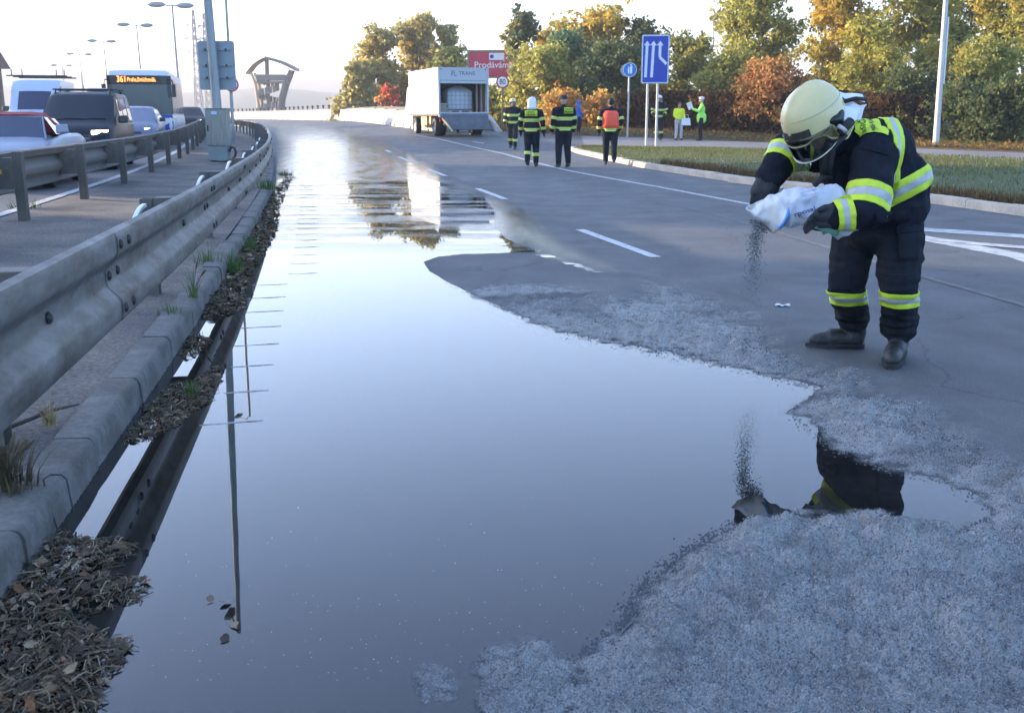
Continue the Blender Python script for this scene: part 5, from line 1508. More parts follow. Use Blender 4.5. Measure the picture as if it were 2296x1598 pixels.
tree('t', 2310, 190, 43, 150, 'dark', 'dark green shrub cut by the right edge', 44, 7000, .13, .01, 'bush', 'olive', .12, name='shrub', cat='shrub', group='dark shrubs on the right')
tree('t', 2420, -60, 50, 200, 'olive', 'tall olive tree just beyond the right edge', 45, 8000, .18, .05, 'round', 'gold', .1, group=G3)
tree('t', 1735, 158, 50, 180, 'redorange', 'red-orange bush spilling over the dark hedge', 46, 7000, .14, .35, 'bush', 'burgundy', .15, name='shrub', cat='shrub')
tree('t', 1262, 222, 58, 110, 'rust', 'rusty orange bush behind the walking firefighters', 47, 4200, .15, .01, 'bush', name='shrub', cat='shrub', group='rusty bushes in front of the trees')
tree('t', 1352, 226, 57, 90, 'rust', 'rusty orange bush behind the orange-vested man', 48, 3800, .15, .01, 'bush', name='shrub', cat='shrub', group='rusty bushes in front of the trees')
# hedge
hp = [(1385, 296, 214, 56.0), (1500, 296, 206, 54.5), (1620, 298, 206, 52.5), (1740, 300, 204, 50.5), (1860, 304, 206, 48.5), (1990, 310, 214, 46.5), (2080, 315, 222, 45.2)]
rng = np.random.default_rng(77)
hc = [at(x, (y0 + y1) / 2, Y) for x, y0, y1, Y in hp]; n = 34000
hr = empty('hedge', (hc[0].x, hc[0].y, zg(hc[0].y)), R(0), 'long dark burgundy-leaved hedge behind the footpath', 'hedge')
t = rng.random(n) * (len(hp) - 1.001); j = t.astype(int); f = t - j
px_ = np.array([c.x for c in hc]); py_ = np.array([h[3] for h in hp]); top_ = np.array([at(h[0], h[2], h[3]).z - zg(h[3]) for h in hp])
cx_ = px_[j] * (1 - f) + px_[j + 1] * f; cy_ = py_[j] * (1 - f) + py_[j + 1] * f; tp_ = top_[j] * (1 - f) + top_[j + 1] * f
tp_ = tp_ * (1 + .07 * np.array([noise.noise(Vector((x * .5, 0, 0))) for x in cx_]))
u = rng.random(n); z = tp_ * u ** .8; d = rng.normal(0, .55, n) * (1 - .35 * u) ; d = np.sign(d) * np.minimum(np.abs(d), 1.1)
dx, dy = -.36, -.93
gx = np.array([zg(y) for y in cy_])
bump_ = np.array([noise.noise(Vector((x * 1.1, zz * 1.1, 5))) for x, zz in zip(cx_, z)])
C = np.stack([cx_ - dx * (d + bump_ * .35) - hc[0].x, cy_ - dy * (d + bump_ * .35) - hc[0].y, z + gx - zg(hc[0].y) + .05], 1)
cp = np.array(PAL['burgundy']); tint = cp[rng.integers(0, len(cp), n)] * rng.uniform(.7, 1.35, (n, 1))
hot = (np.array([noise.noise(Vector((x * .35, zz * .6, 9))) for x, zz in zip(cx_, z)]) > .22) & (u > .6)
ro = np.array(PAL['redorange']); tint = np.where(hot[:, None], ro[rng.integers(0, len(ro), n)], tint)
leaf_cloud('leaves', C, .15 * rng.uniform(.6, 1.3, n), tint, hr, rng)
b = MB(); rs = random.Random(9)
for i in range(130):
    t_ = rs.random() * (len(hp) - 1.01); jj = int(t_); ff = t_ - jj
    x = px_[jj] * (1 - ff) + px_[jj + 1] * ff - hc[0].x; y = py_[jj] * (1 - ff) + py_[jj + 1] * ff - hc[0].y; hh = (top_[jj]) * rs.uniform(.6, .95)
    z0 = zg(y + hc[0].y) - zg(hc[0].y)
    b.tube([(x, y, z0 - .1), (x + rs.uniform(-.3, .3), y + rs.uniform(-.3, .3), z0 + hh)], [.03, .01], 4)
b.build('stems', M['bark'], hr)['kind'] = 'stuff'

# grass blades on the island and the verge
def grass(name, N_, sampler, hmin, hmax, pal, label, seed, w=.012):
    rng = np.random.default_rng(seed); rr = random.Random(seed)
    P = [sampler(rr) for _ in range(N_)]
    P = np.array(P); a = rng.uniform(0, 6.28, N_); h = rng.uniform(hmin, hmax, N_); ln = rng.uniform(0, .6, N_) * h
    a2 = rng.uniform(0, 6.28, N_)
    V = np.empty((N_, 3, 3)); V[:, 0] = P; V[:, 1] = P; V[:, 0, 0] -= np.cos(a) * w; V[:, 0, 1] -= np.sin(a) * w; V[:, 1, 0] += np.cos(a) * w; V[:, 1, 1] += np.sin(a) * w
    V[:, 2] = P; V[:, 2, 0] += np.cos(a2) * ln; V[:, 2, 1] += np.sin(a2) * ln; V[:, 2, 2] += h
    me = bpy.data.meshes.new(name); me.vertices.add(3 * N_); me.vertices.foreach_set('co', V.astype(np.float32).ravel())
    me.loops.add(3 * N_); me.loops.foreach_set('vertex_index', np.arange(3 * N_, dtype=np.int32)); me.polygons.add(N_); me.polygons.foreach_set('loop_start', np.arange(0, 3 * N_, 3, dtype=np.int32))
    cp = np.array(pal); c = cp[rng.integers(0, len(cp), N_)] * rng.uniform(.75, 1.3, (N_, 1))
    at_ = me.attributes.new('tint', 'FLOAT_COLOR', 'POINT'); cc = np.ones((N_, 3, 4)); cc[:, :, :3] = c[:, None]; at_.data.foreach_set('color', cc.astype(np.float32).ravel()); me.update(calc_edges=True)
    return tag(link_mesh(name, me, M['leaf']), label, 'grass', kind='stuff')
def isl(rr):
    i = rr.random() * 32.9; k = int(i); f = i - k
    a = fa[k].lerp(fa[k + 1], f); b_ = fb[k].lerp(fb[k + 1], f); d = (b_ - a).normalized()
    t = rr.random(); p = a + d * .17 + (b_ - a - d * .17) * t
    return (p.x, p.y, turf_z(p.x, p.y, t) - .01)
grass('grass', 46000, isl, .04, .10, [(.085, .135, .045), (.11, .15, .05), (.075, .11, .045), (.17, .16, .06), (.24, .19, .09), (.20, .17, .08)], 'short green grass on the traffic island', 3, .014)
def islk(rr):
    i = rr.random() * 20; k = int(i); f = i - k
    a = fa[k].lerp(fa[k + 1], f); b_ = fb[k].lerp(fb[k + 1], f); d = (b_ - a).normalized()
    p = a + d * (.18 + abs(rr.gauss(0, .35))); return (p.x, p.y, turf_z(p.x, p.y, .05) - .01)
grass('dry_grass', 6000, islk, .04, .18, [(.16, .09, .05), (.12, .07, .04), (.20, .13, .07), (.09, .08, .03)], 'brown withered weeds along the island kerb', 4, .012)
def verg(rr):
    i = rr.random() * 28.9; k = int(i); f = i - k
    a = pfar2[k].lerp(pfar2[k + 1], f); b_ = ver_far[k].lerp(ver_far[k + 1], f); t = rr.random() ** 1.6 * .5
    p = a + (b_ - a) * (t + .005); return (p.x, p.y, zg(p.y) + .08)
grass('grass', 16000, verg, .06, .2, [(.10, .11, .03), (.16, .12, .04), (.07, .08, .025), (.2, .13, .05)], 'rough yellowing grass between the footpath and the hedge', 5, .02)
# flowers and fallen leaves
rng = np.random.default_rng(8); rr = random.Random(8)
P = np.array([verg(rr) for _ in range(5200)]); P[:, 2] += rng.uniform(.02, .12, len(P))
cp = np.array([(.34, .17, .05), (.40, .24, .08), (.25, .10, .04), (.30, .2, .1)])
tag(leaf_cloud('fallen_leaves', P, .13 * rng.uniform(.6, 1.3, len(P)), cp[rng.integers(0, 4, len(P))], None, rng, up=1.5), 'fallen orange leaves scattered along the verge under the hedge', 'fallen leaves', kind='stuff')
P = np.array([islk(rr) for _ in range(45)] + [isl(rr) for _ in range(6)]); P[:, 2] += rng.uniform(.12, .3, len(P))
tag(leaf_cloud('pale_flowers', P, .035 * rng.uniform(.6, 1.3, len(P)), np.tile(np.array([[.5, .46, .36]]), (len(P), 1)), None, rng), 'small pale flower heads dotted over the island grass', 'flowers', kind='stuff')
# ================================================================== THE QUEUE OF VEHICLES
def paint(name, c, coat=.12, rough=.4, metal=.0): return mat(name, c, rough, metal, coat=coat * .4, var=.05, scale=2, spec=.1)
M['glass'] = mat('car_glass', (.022, .034, .075), .06, var=0, spec=.8)
M['glass_bus'] = mat('bus_glass', (.085, .105, .112), .10, var=0, spec=.3)
M['lamp_on'] = mat('lit_headlamp', (.9, .85, .7), .2, var=0, emit=(1, .86, .62), emit_s=2.2)
M['lamp_off'] = mat('clear_headlamp', (.45, .47, .5), .12, .4, var=0)
M['chrome'] = mat('chrome', (.6, .61, .62), .15, 1.0, var=0)
M['trim'] = mat('dark_trim', (.03, .03, .032), .55)

def ring(y, zb, zbelt, ztop, wb, wt):
    half = [(wb * .86, zb), (wb * .97, zb + .10), (wb * 1.0, zb + (zbelt - zb) * .45), (wb * .985, zbelt - .04), (wb * .955, zbelt), ((wb * .955 + wt) / 2 + .015, (zbelt + ztop) / 2), (wt, ztop - .05), (wt * .9, ztop - .012), (wt * .5, ztop + .006)]
    return [(x, y, z) for x, z in half] + [(-x, y, z) for x, z in reversed(half)]
def car_body(parent, st, m, name='body'):
    b = MB(); b.loft([ring(*s) for s in st]); o = b.build(name, m, parent, 38)
    return o
def pane(parent, P4, name, m, off, nu=4, nv=2, inset=.06, bulge=0.0):
    """glass between four body points (bl, br, tr, tl), standing proud by off"""
    bl, br, tr, tl = [Vector(p) for p in P4]
    n = (br - bl).cross(tl - bl).normalized()
    if n.dot(off) < 0: n = -n
    d = off.length; b = MB(); rows = []
    for j in range(nv + 1):
        v = inset + (1 - 2 * inset) * j / nv; row = []
        for i in range(nu + 1):
            u = inset * .6 + (1 - 1.2 * inset) * i / nu
            p = bl * (1 - u) * (1 - v) + br * u * (1 - v) + tr * u * v + tl * (1 - u) * v
            row.append(p + n * (d + bulge * math.sin(math.pi * u) ))
        rows.append(row)
    vs = [p for r in rows for p in r]; w = nu + 1
    b.add(vs, [(j * w + i, j * w + i + 1, (j + 1) * w + i + 1, (j + 1) * w + i) for j in range(nv) for i in range(nu)])
    return b.build(name, m, parent, 60)
def side_pts(s, t, sx, zf=0.0):
    # belt and roof points of two neighbouring stations on one side
    a = ring(*s); c = ring(*t); k = (4, 6) if sx > 0 else (13, 11)
    return a[k[0]], c[k[0]], c[k[1]], a[k[1]]
def mirror(parent, x, y, z, m, s=1.0):
    for sx in (-1, 1):
        b = MB(); b.hexa([(sx * x, y - .05, z), (sx * (x + .20 * s), y - .07, z + .01), (sx * (x + .20 * s), y + .07, z + .01), (sx * x, y + .07, z), (sx * x, y - .04, z + .15 * s), (sx * (x + .19 * s), y - .05, z + .16 * s), (sx * (x + .19 * s), y + .05, z + .16 * s), (sx * x, y + .05, z + .15 * s)])
        b.build('mirror', m, parent, None, .03)
def lamps(parent, x, y, z, w, h, m, ang=.3, m2=None):
    for sx in (-1, 1):
        b = MB(); rows = []
        for j in range(4):
            rows.append([(sx * (x - w / 2 + w * i / 4), y + ang * (abs(i / 4) ** 2) * w - .02 * math.sin(math.pi * j / 3) - .012, z + h * (j / 3 - .5) + .05 * h * i / 4) for i in range(5)])
        vs = [p for r in rows for p in r]; b.add(vs, [(j * 5 + i, j * 5 + i + 1, (j + 1) * 5 + i + 1, (j + 1) * 5 + i) for j in range(3) for i in range(4)])
        b.build('headlamp', m if sx > 0 or m2 is None else m2, parent, 60)
def wheels(parent, xs, y1, y2, r, w, rim=None):
    for y in (y1, y2):
        for sx in (-1, 1): wheel(parent, (sx * xs, y, r), r, w, rim or M['rim_steel'])
def place(e, px, Y, off=.185):
    p = at(px, 300, Y); t = Kt(Y)
    e.location = (p.x, Y, zl(Y) + off); e.rotation_euler = (0, 0, math.atan2(-t.x, t.y))
GQ = 'vehicles queueing on the opposing carriageway'
# dark minivan with roof bars
c = empty('minivan', label='dark grey minivan with roof bars and a lit headlamp at the front of the queue', cat='car', group=GQ)
pm = paint('minivan_paint', (.016, .019, .028))
st = [(0, .26, .55, .60, .70, .58), (.05, .22, .66, .74, .79, .68), (.16, .20, .78, .88, .83, .72), (.5, .20, .96, 1.03, .865, .80), (1.0, .20, 1.05, 1.13, .875, .82), (1.72, .20, 1.06, 1.70, .875, .735), (2.05, .20, 1.06, 1.79, .875, .74), (3.9, .20, 1.06, 1.78, .87, .72), (4.1, .26, 1.02, 1.6, .82, .62)]
car_body(c, st, pm)
r4, r5, r3, r6, r7 = ring(*st[4]), ring(*st[5]), ring(*st[3]), ring(*st[6]), ring(*st[7])
pane(c, (r4[11], r4[6], r5[6], r5[11]), 'windscreen', M['glass'], Vector((0, -.008, .004)), 6, 3, .07, .03)
for sx in (-1, 1):
    a, b2, t2, a2 = side_pts(st[5], st[7], sx); 
    for u0, u1 in ((.02, .30), (.34, .66), (.70, .97)):
        P = [Vector(a).lerp(Vector(b2), u0), Vector(a).lerp(Vector(b2), u1), Vector(a2).lerp(Vector(t2), u1), Vector(a2).lerp(Vector(t2), u0)]
        pane(c, P, 'side_window', M['glass'], Vector((sx * .022, 0, 0)), 2, 2, .08)
lamps(c, .60, .13, .80, .34, .20, M['lamp_on'], .45, M['lamp_off'])
b = MB(); b.box((0, .04, .72), (.86, .06, .16)); gr_ = b.build('grille', M['trim'], c, None, .02)
b = MB(); b.box((0, .0, .735), (.80, .02, .018)); b.build('grille_bar', M['chrome'], gr_)
b = MB()
for z in (.72, .765): b.add([(-.08, -.018, z - .035), (0, -.018, z + .01), (.08, -.018, z - .035), (.08, -.018, z - .062), (0, -.018, z - .015), (-.08, -.018, z - .062)], [(0, 1, 4, 5), (1, 2, 3, 4)])
b.build('badge', M['chrome'], gr_)
b = MB(); b.box((0, .0, .40), (1.4, .12, .22)); b.build('bumper', M['trim'], c, None, .05)
mirror(c, .87, 1.25, 1.06, M['black_gloss'], 1.15)
b = MB()
for sx in (-1, 1): b.tube([(sx * .62, 1.95, 1.75), (sx * .62, 2.0, 1.84), (sx * .62, 3.7, 1.84), (sx * .62, 3.75, 1.76)], .02, 6)
b.build('roof_rail', M['trim'], c, 60)
b = MB(); b.box((0, 2.35, 1.86), (1.5, .06, .035)); b.box((0, 3.3, 1.86), (1.5, .06, .035)); b.build('roof_bar', M['trim'], c, None, .008)
b = MB(); b.tube([(0, 2.0, 1.76), (0, 2.2, 1.95)], .006, 4); b.build('aerial', M['black'], c)
b = MB(); b.tube([(-.65, .98, 1.12), (-.2, 1.02, 1.17), (.1, 1.03, 1.165)], .012, 4); b.tube([(-.1, .98, 1.13), (.35, 1.02, 1.17), (.62, 1.03, 1.165)], .012, 4); b.build('wiper', M['black'], c)
wheels(c, .74, .75, 3.35, .31, .2)
place(c, 158, 24.2)
# people in the front seats
# silver roadster with red hood
c = empty('roadster', label='silver roadster with a red soft top, partly cut by the left edge', cat='car', group=GQ)
pm = paint('silver_paint', (.24, .27, .33), .3, .35, .2)
st = [(0, .24, .42, .46, .70, .60), (.08, .18, .52, .58, .80, .70), (.3, .16, .62, .68, .86, .74), (.8, .16, .72, .78, .885, .76), (1.25, .16, .78, .86, .88, .72), (2.0, .16, .86, .92, .88, .70), (2.9, .16, .88, .94, .89, .72), (3.5, .17, .88, .93, .90, .72), (4.05, .2, .80, .84, .86, .70), (4.3, .28, .62, .66, .78, .62)]
car_body(c, st, pm)
top = [(1.28, .80, .86, .87, .80, .70), (1.85, .82, .88, 1.25, .80, .55), (2.3, .82, .9, 1.30, .80, .55), (2.75, .82, .9, 1.22, .78, .54), (3.3, .82, .88, .95, .72, .6)]
car_body(c, [top[1], top[2], top[3], top[4]], mat('red_hood', (.24, .02, .025), .85), 'soft_top')
t0, t1 = ring(*top[0]), ring(*top[1])
pane(c, (t0[11], t0[6], t1[6], t1[11]), 'windscreen', M['glass'], Vector((0, -.012, .006)), 6, 3, .03, .03)
b = MB(); b.tube([t0[6], t1[6], t1[11], t0[11]], .028, 6); b.build('screen_frame', pm, c, 60)
for sx in (-1, 1):
    a, b2, t2, a2 = side_pts(top[1], top[3], sx)
    pane(c, (Vector((sx * .82, 1.5, .88)), Vector(b2), Vector(t2), Vector(a2)), 'side_window', mat('pale_glass', (.45, .48, .48), .1, var=0), Vector((sx * .03, 0, 0)), 2, 2, .03)
for sx in (-1, 1):
    b = MB(); b.lathe((0, 0, 0), [(.02, -.05), (.10, -.045), (.135, -.01), (.14, .03)], 18, axis='Y'); o = b.build('headlamp', M['lamp_off'], c, 60); o.location = (sx * .60, .14, .60); o.rotation_euler = (R(-45), 0, sx * R(14))
mirror(c, .84, 1.5, .92, pm, 1.05)
b = MB(); b.box((0, .02, .28), (1.1, .08, .14)); b.build('air_intake', M['trim'], c, None, .03)
wheels(c, .78, .85, 3.3, .31, .22)
place(c, -42, 17.6)
# white van behind
c = empty('van', label='white high-roofed van with a ladder rack behind the minivan', cat='van', group=GQ)
pm = paint('van_white', (.46, .51, .60), .4)
st = [(0, .3, .72, .78, .84, .74), (.1, .28, .9, .98, .93, .84), (.7, .28, 1.15, 1.25, .97, .88), (.95, .28, 1.2, 1.30, .985, .92), (1.6, .28, 1.22, 2.1, .985, .88), (1.95, .28, 1.22, 2.44, .985, .90), (2.5, .28, 1.22, 2.52, .985, .91), (5.6, .28, 1.22, 2.52, .985, .91), (5.7, .3, 1.2, 2.4, .95, .8)]
car_body(c, st, pm)
r3, r4 = ring(*st[3]), ring(*st[4])
pane(c, (r3[11], r3[6], r4[6], r4[11]), 'windscreen', M['glass'], Vector((0, -.01, .005)), 6, 3, .05, .04)
for sx in (-1, 1): pane(c, side_pts(st[4], st[5], sx), 'side_window', M['glass'], Vector((sx * .02, 0, 0)), 2, 2, .08)
lamps(c, .66, .12, .92, .3, .26, M['lamp_off'], .5); mirror(c, .98, 1.35, 1.25, M['black_gloss'], 1.3)
b = MB(); b.box((0, .05, .75), (1.0, .06, .2)); b.build('grille', M['trim'], c, None, .02)
b = MB()
for y in (2.3, 3.6, 4.9): b.box((0, y, 2.66), (2.3, .05, .05))
for x in (-.95, -.55, .75, 1.05): b.box((x, 2.3, 2.78), (.03, .03, .26))
b.build('ladder_rack', M['trim'], c)
wheels(c, .84, 1.0, 4.5, .34, .22)
place(c, 72, 42)
# silver hatchback
def hatch(name, label, m, px, Y, lamp, h=1.47, w=.86, lampm2=None, roofbox=False):
    c = empty(name, label=label, cat='car', group=GQ); k = h / 1.47
    st = [(0, .24, .48, .53, .68, .58), (.06, .2, .58, .66, .78, .68), (.25, .18, .72, .80, .83, .72), (.8, .18, .86, .93, .855, .74), (1.1, .18, .90, .97 * k, w, .75), (1.8, .18, .93, 1.40 * k, w, .60), (2.3, .18, .94, 1.47 * k, w, .61), (3.4, .18, .95, 1.42 * k, w - .01, .60), (3.9, .2, .93, 1.05 * k, .82, .64), (4.05, .26, .85, .9, .78, .62)]
    car_body(c, st, m); a, b_ = ring(*st[4]), ring(*st[5])
    pane(c, (a[11], a[6], b_[6], b_[11]), 'windscreen', M['glass'], Vector((0, -.008, .004)), 6, 3, .07, .03)
    for sx in (-1, 1):
        for i, j in ((5, 6), (6, 7)): pane(c, side_pts(st[i], st[j], sx), 'side_window', M['glass'], Vector((sx * .02, 0, 0)), 2, 2, .1)
    lamps(c, .60, .15, .66, .30, .17, lamp, .6, lampm2); mirror(c, w - .01, 1.3, .95, M['black_gloss'], 1.0)
    b = MB(); b.box((0, .04, .58), (.7, .06, .12)); b.build('grille', M['trim'], c, None, .02)
    b = MB(); b.box((0, .02, .34), (1.2, .08, .14)); b.build('air_intake', M['trim'], c, None, .02)
    wheels(c, .74, .8, 3.3, .31, .2)
    if roofbox:
        b = MB(); b.loft([[(sx * ww, y, z) for sx, z in ((-1, h + .12), (1, h + .12), (1, h + .12 + hh * .6), (.8, h + .12 + hh), (-.8, h + .12 + hh), (-1, h + .12 + hh * .6))] for y, ww, hh in ((1.7, .2, .06), (1.9, .36, .22), (2.4, .42, .34), (3.6, .42, .34), (3.8, .36, .24))]); b.build('roof_box', M['black_gloss'], c, 50)
        b = MB()
        for y in (2.0, 3.2): b.box((0, y, h + .07), (1.1, .06, .06))
        b.build('roof_bar', M['chrome'], c)
    place(c, px, Y); return c
hatch('hatchback', 'silver hatchback with lit headlamp between the minivan and the bus', paint('hatch_silver', (.16, .18, .24), .3, .4, .2), 292, 35.5, M['lamp_on'])
hatch('estate_car', 'dark car with a black roof box, only its roof seen above the minivan', paint('estate_dark', (.03, .03, .034)), 208, 39.5, M['lamp_off'], 1.68, .9, None, True)
hatch('dark_car', 'dark car with lit headlamp just behind the bus', paint('car_black', (.025, .026, .03)), 428, 60, M['lamp_on'])
hatch('pale_car', 'pale car half hidden behind the switch cabinet', paint('car_beige', (.45, .40, .33), .6), 449, 68, M['lamp_on'])
# bus
c = empty('bus', label='white and blue city bus with an orange destination display', cat='bus', group=GQ)
pw, pb_ = paint('bus_white', (.62, .63, .64), .4), paint('bus_blue', (.02, .075, .34), .5)
bw, bh, blen = 1.26, 2.92, 11.5
st = [(0, .32, .95, 2.45, .98, .95), (.06, .30, 1.0, 2.72, 1.17, 1.08), (.15, .30, 1.05, bh - .06, bw, 1.17), (.5, .30, 1.05, bh, bw, 1.17), (blen, .30, 1.05, bh, bw, 1.17), (blen + .15, .35, 1.0, bh - .15, bw - .1, 1.05)]
car_body(c, st, pw)
def fp(u, z, d=.0):   # point on the bus front, u in -1..1, wraps round the corner
    x = u * bw * 1.0; y = .0 + .18 * abs(u) ** 8 + .02 * max(0, (z - 2.2)) - .035 - d
    return (x, y, z)
def front_panel(name, z0, z1, m, u=1.0, d=0.0, curve=0.0, n=10, zfun=None):
    b = MB(); rows = []
    for j in range(5):
        row = []
        for i in range(n + 1):
            uu = -u + 2 * u * i / n; z = z0 + (z1 - z0) * j / 4
            if zfun: z = zfun(uu, j / 4)
            row.append(fp(uu, z, d))
        rows.append(row)
    w = n + 1; b.add([p for r in rows for p in r], [(j * w + i, j * w + i + 1, (j + 1) * w + i + 1, (j + 1) * w + i) for j in range(4) for i in range(n)])
    return b.build(name, m, c, 60)
front_panel('windscreen', 1.10, 2.285, M['glass_bus'], 1.0, .005)
hd = front_panel('display_band', 2.287, 2.66, mat('bus_band', (.012, .014, .018), .15, var=0, spec=.3), 1.0, .006)
front_panel('blue_band', .95, 1.09, pb_, .98, .006)
front_panel('lower_skirt', .34, .58, pb_, .99, .007, zfun=lambda u, t: .34 + (.22 + .30 * max(0, u) ** 3 + .1 * max(0, -u) ** 2) * t)
front_panel('white_bumper', .55, .93, pw, .985, .003)
led = mat('led_orange', (.9, .25, .05), .5, var=0, emit=(1, .17, .03), emit_s=1.1)
text('route_number', '361', .34, led, hd, (-.66, -.045, 2.50), sx=.75)
text('destination', 'Praha,Smíchovák.', .225, led, hd, (.12, -.045, 2.49), sx=.72)
text('fleet_number', '9703', .13, M['sign_white'], c, (.05, -.045, 1.02))
lamps(c, .92, .19, .50, .34, .17, M['lamp_on'], .8, M['lamp_off'])
for s in (-1, 1):
    b = MB(); b.box((s * (bw + .10), -.12, 2.05), (.16, .10, .52)); b.tube([(s * (bw - .1), .1, 2.5), (s * (bw + .05), -.15, 2.48), (s * (bw + .10), -.12, 2.25)], .03, 6); b.build('mirror', M['black_gloss'], c, None, .02)
for s in (-1, 1):
    y = .55
    for i in range(7):
        b = MB(); b.quad((s * (bw + .004), y, 1.15), (s * (bw + .004), y + 1.35, 1.15), (s * (bw - .055), y + 1.35, 2.55), (s * (bw - .055), y, 2.55)); b.build('side_window', M['glass_bus'], c); y += 1.5
wheels(c, 1.1, 2.3, 8.6, .48, .3)
b = MB(); b.tube([(-.7, -.03, 1.13), (-.1, -.05, 1.16)], .014, 4); b.tube([(.75, -.03, 1.13), (.1, -.05, 1.2)], .014, 4); b.build('wiper', M['black'], c)
place(c, 320, 44.5)
# ================================================================== PEOPLE
def cap_mesh(b, p0, r0, p1, r1, n=12, m=0):
    p0, p1 = Vector(p0), Vector(p1); d = p1 - p0; L = d.length; t = d / max(L, 1e-6)
    up = Vector((0, 0, 1)) if abs(t.z) < .9 else Vector((1, 0, 0)); x = t.cross(up).normalized(); y = x.cross(t)
    rings = []
    for k in range(4):
        a = math.pi / 2 * (k + .15) / 4.15; rings.append((p0 - t * r0 * math.cos(a), r0 * math.sin(a)))
    rings.append((p0, r0)); rings.append((p1, r1))
    for k in range(3, -1, -1):
        a = math.pi / 2 * (k + .15) / 4.15; rings.append((p1 + t * r1 * math.cos(a), r1 * math.sin(a)))
    b.loft([[c + (x * math.cos(6.2832 * i / n) + y * math.sin(6.2832 * i / n)) * r for i in range(n)] for c, r in rings], m)
def ell_mesh(b, c, r, Rm=None, n=16, m=0):
    c = Vector(c); Rm = Rm or Matrix.Identity(3); rings = []
    for k in range(11):
        a = math.pi * (k + .12) / 10.24
        rings.append([c + Rm @ Vector((r[0] * math.sin(a) * math.cos(6.2832 * i / n), r[1] * math.sin(a) * math.sin(6.2832 * i / n), r[2] * math.cos(a))) for i in range(n)])
    b.loft(rings, m)
def sdf(prims, P):
    D = []
    for pr in prims:
        if pr[0] == 'c':
            a, r0, c, r1 = np.array(pr[1]), pr[2], np.array(pr[3]), pr[4]; ab = c - a
            t = np.clip(((P - a) @ ab) / max((ab * ab).sum(), 1e-9), 0, 1)
            D.append(np.linalg.norm(P - a - t[:, None] * ab, axis=1) - (r0 + (r1 - r0) * t))
        else:
            c, r, Rm = np.array(pr[1]), np.array(pr[2]), np.array(pr[3]) if pr[3] is not None else np.eye(3)
            q = (P - c) @ Rm; D.append((np.linalg.norm(q / r, axis=1) - 1) * r.min())
    return np.array(D)
def figure(name, prims, mats, voxel, parent, smooth_it=3, disp=None):
    """one continuous skin grown over the whole body; prims: ('c',p0,r0,p1,r1,mat) or ('e',c,r,R,mat)"""
    b = MB()
    for pr in prims:
        if pr[0] == 'c': cap_mesh(b, *pr[1:5])
        else: ell_mesh(b, pr[1], pr[2], pr[3])
    me = bpy.data.meshes.new('tmp'); me.from_pydata(b.v, [], b.f)
    bm = bmesh.new(); bm.from_mesh(me); bmesh.ops.recalc_face_normals(bm, faces=bm.faces); bm.to_mesh(me); bm.free()
    o = bpy.data.objects.new('tmp', me); col.objects.link(o)
    md = o.modifiers.new('r', 'REMESH'); md.mode = 'VOXEL'; md.voxel_size = voxel; md.adaptivity = 0
    if smooth_it:
        s = o.modifiers.new('s', 'SMOOTH'); s.factor = .5; s.iterations = smooth_it
    dg = bpy.context.evaluated_depsgraph_get(); ev = o.evaluated_get(dg)
    nm = bpy.data.meshes.new_from_object(ev); bpy.data.objects.remove(o)
    nm.name = name; nm.materials.clear()
    nv = len(nm.vertices); co = np.empty(nv * 3, np.float32); nm.vertices.foreach_get('co', co); co = co.reshape(-1, 3).astype(float)
    if disp is not None:
        no = np.empty(nv * 3, np.float32); nm.vertices.foreach_get('normal', no); no = no.reshape(-1, 3)
        D = sdf(prims, co); own = D.argmin(0)
        co = co + no * disp(co, own)[:, None]; nm.vertices.foreach_set('co', co.astype(np.float32).ravel()); nm.update()
    nf = len(nm.polygons); fc = np.empty(nf * 3, np.float32); nm.polygons.foreach_get('center', fc); fc = fc.reshape(-1, 3).astype(float)
    D = sdf(prims, fc); own = D.argmin(0)
    mi = np.array([pr[-1] for pr in prims])[own]
    for m in mats: nm.materials.append(m)
    nm.polygons.foreach_set('material_index', mi.astype(np.int32)); nm.polygons.foreach_set('use_smooth', [True] * nf)
    ob = link_mesh(name, nm, mats, parent)
    return ob, fc, own
def band(fig, parent, c, nrm, w, sel, mats, name='reflective_band', off=.006, sil=.36, rmax=None, voxel=.02):
    """a reflective band: the strip of the body surface between two planes, lifted off it; yellow edges, silver middle"""
    ob, fc, own = fig; c = Vector(c); nrm = Vector(nrm).normalized()
    d = (fc - np.array(c)) @ np.array(nrm); ok = (np.abs(d) < w / 2 + voxel * 2.2) & np.isin(own, sel)
    if rmax: ok &= np.linalg.norm(fc - np.array(c), axis=1) < rmax
    if not ok.any(): return None
    me = ob.data; src = bmesh.new(); vmap = {}
    for fi in np.where(ok)[0]:
        vs = []
        for vi in me.polygons[int(fi)].vertices:
            if vi not in vmap:
                v = me.vertices[vi]; nv = src.verts.new(v.co + v.normal * off); vmap[vi] = nv
            vs.append(vmap[vi])
        try: src.faces.new(vs)
        except ValueError: pass
    out = MB(); 
    for k, (a, b_, mi, ex) in enumerate(((-w / 2, -w * sil / 2, 0, 0), (-w * sil / 2, w * sil / 2, 1, .0), (w * sil / 2, w / 2, 0, 0))):
        bm = src.copy()
        for dd, sgn in ((a, -1), (b_, 1)):
            bmesh.ops.bisect_plane(bm, geom=bm.verts[:] + bm.edges[:] + bm.faces[:], plane_co=c + nrm * dd, plane_no=nrm * sgn, clear_outer=True, dist=1e-6)
        bm.verts.index_update()
        out.add([v.co for v in bm.verts], [[v.index for v in f.verts] for f in bm.faces], mi); bm.free()
    src.free()
    if not out.f: return None
    o = out.build(name, mats, parent, 180)
    so = o.modifiers.new('thick', 'SOLIDIFY'); so.thickness = off * .9; so.offset = -1
    return o

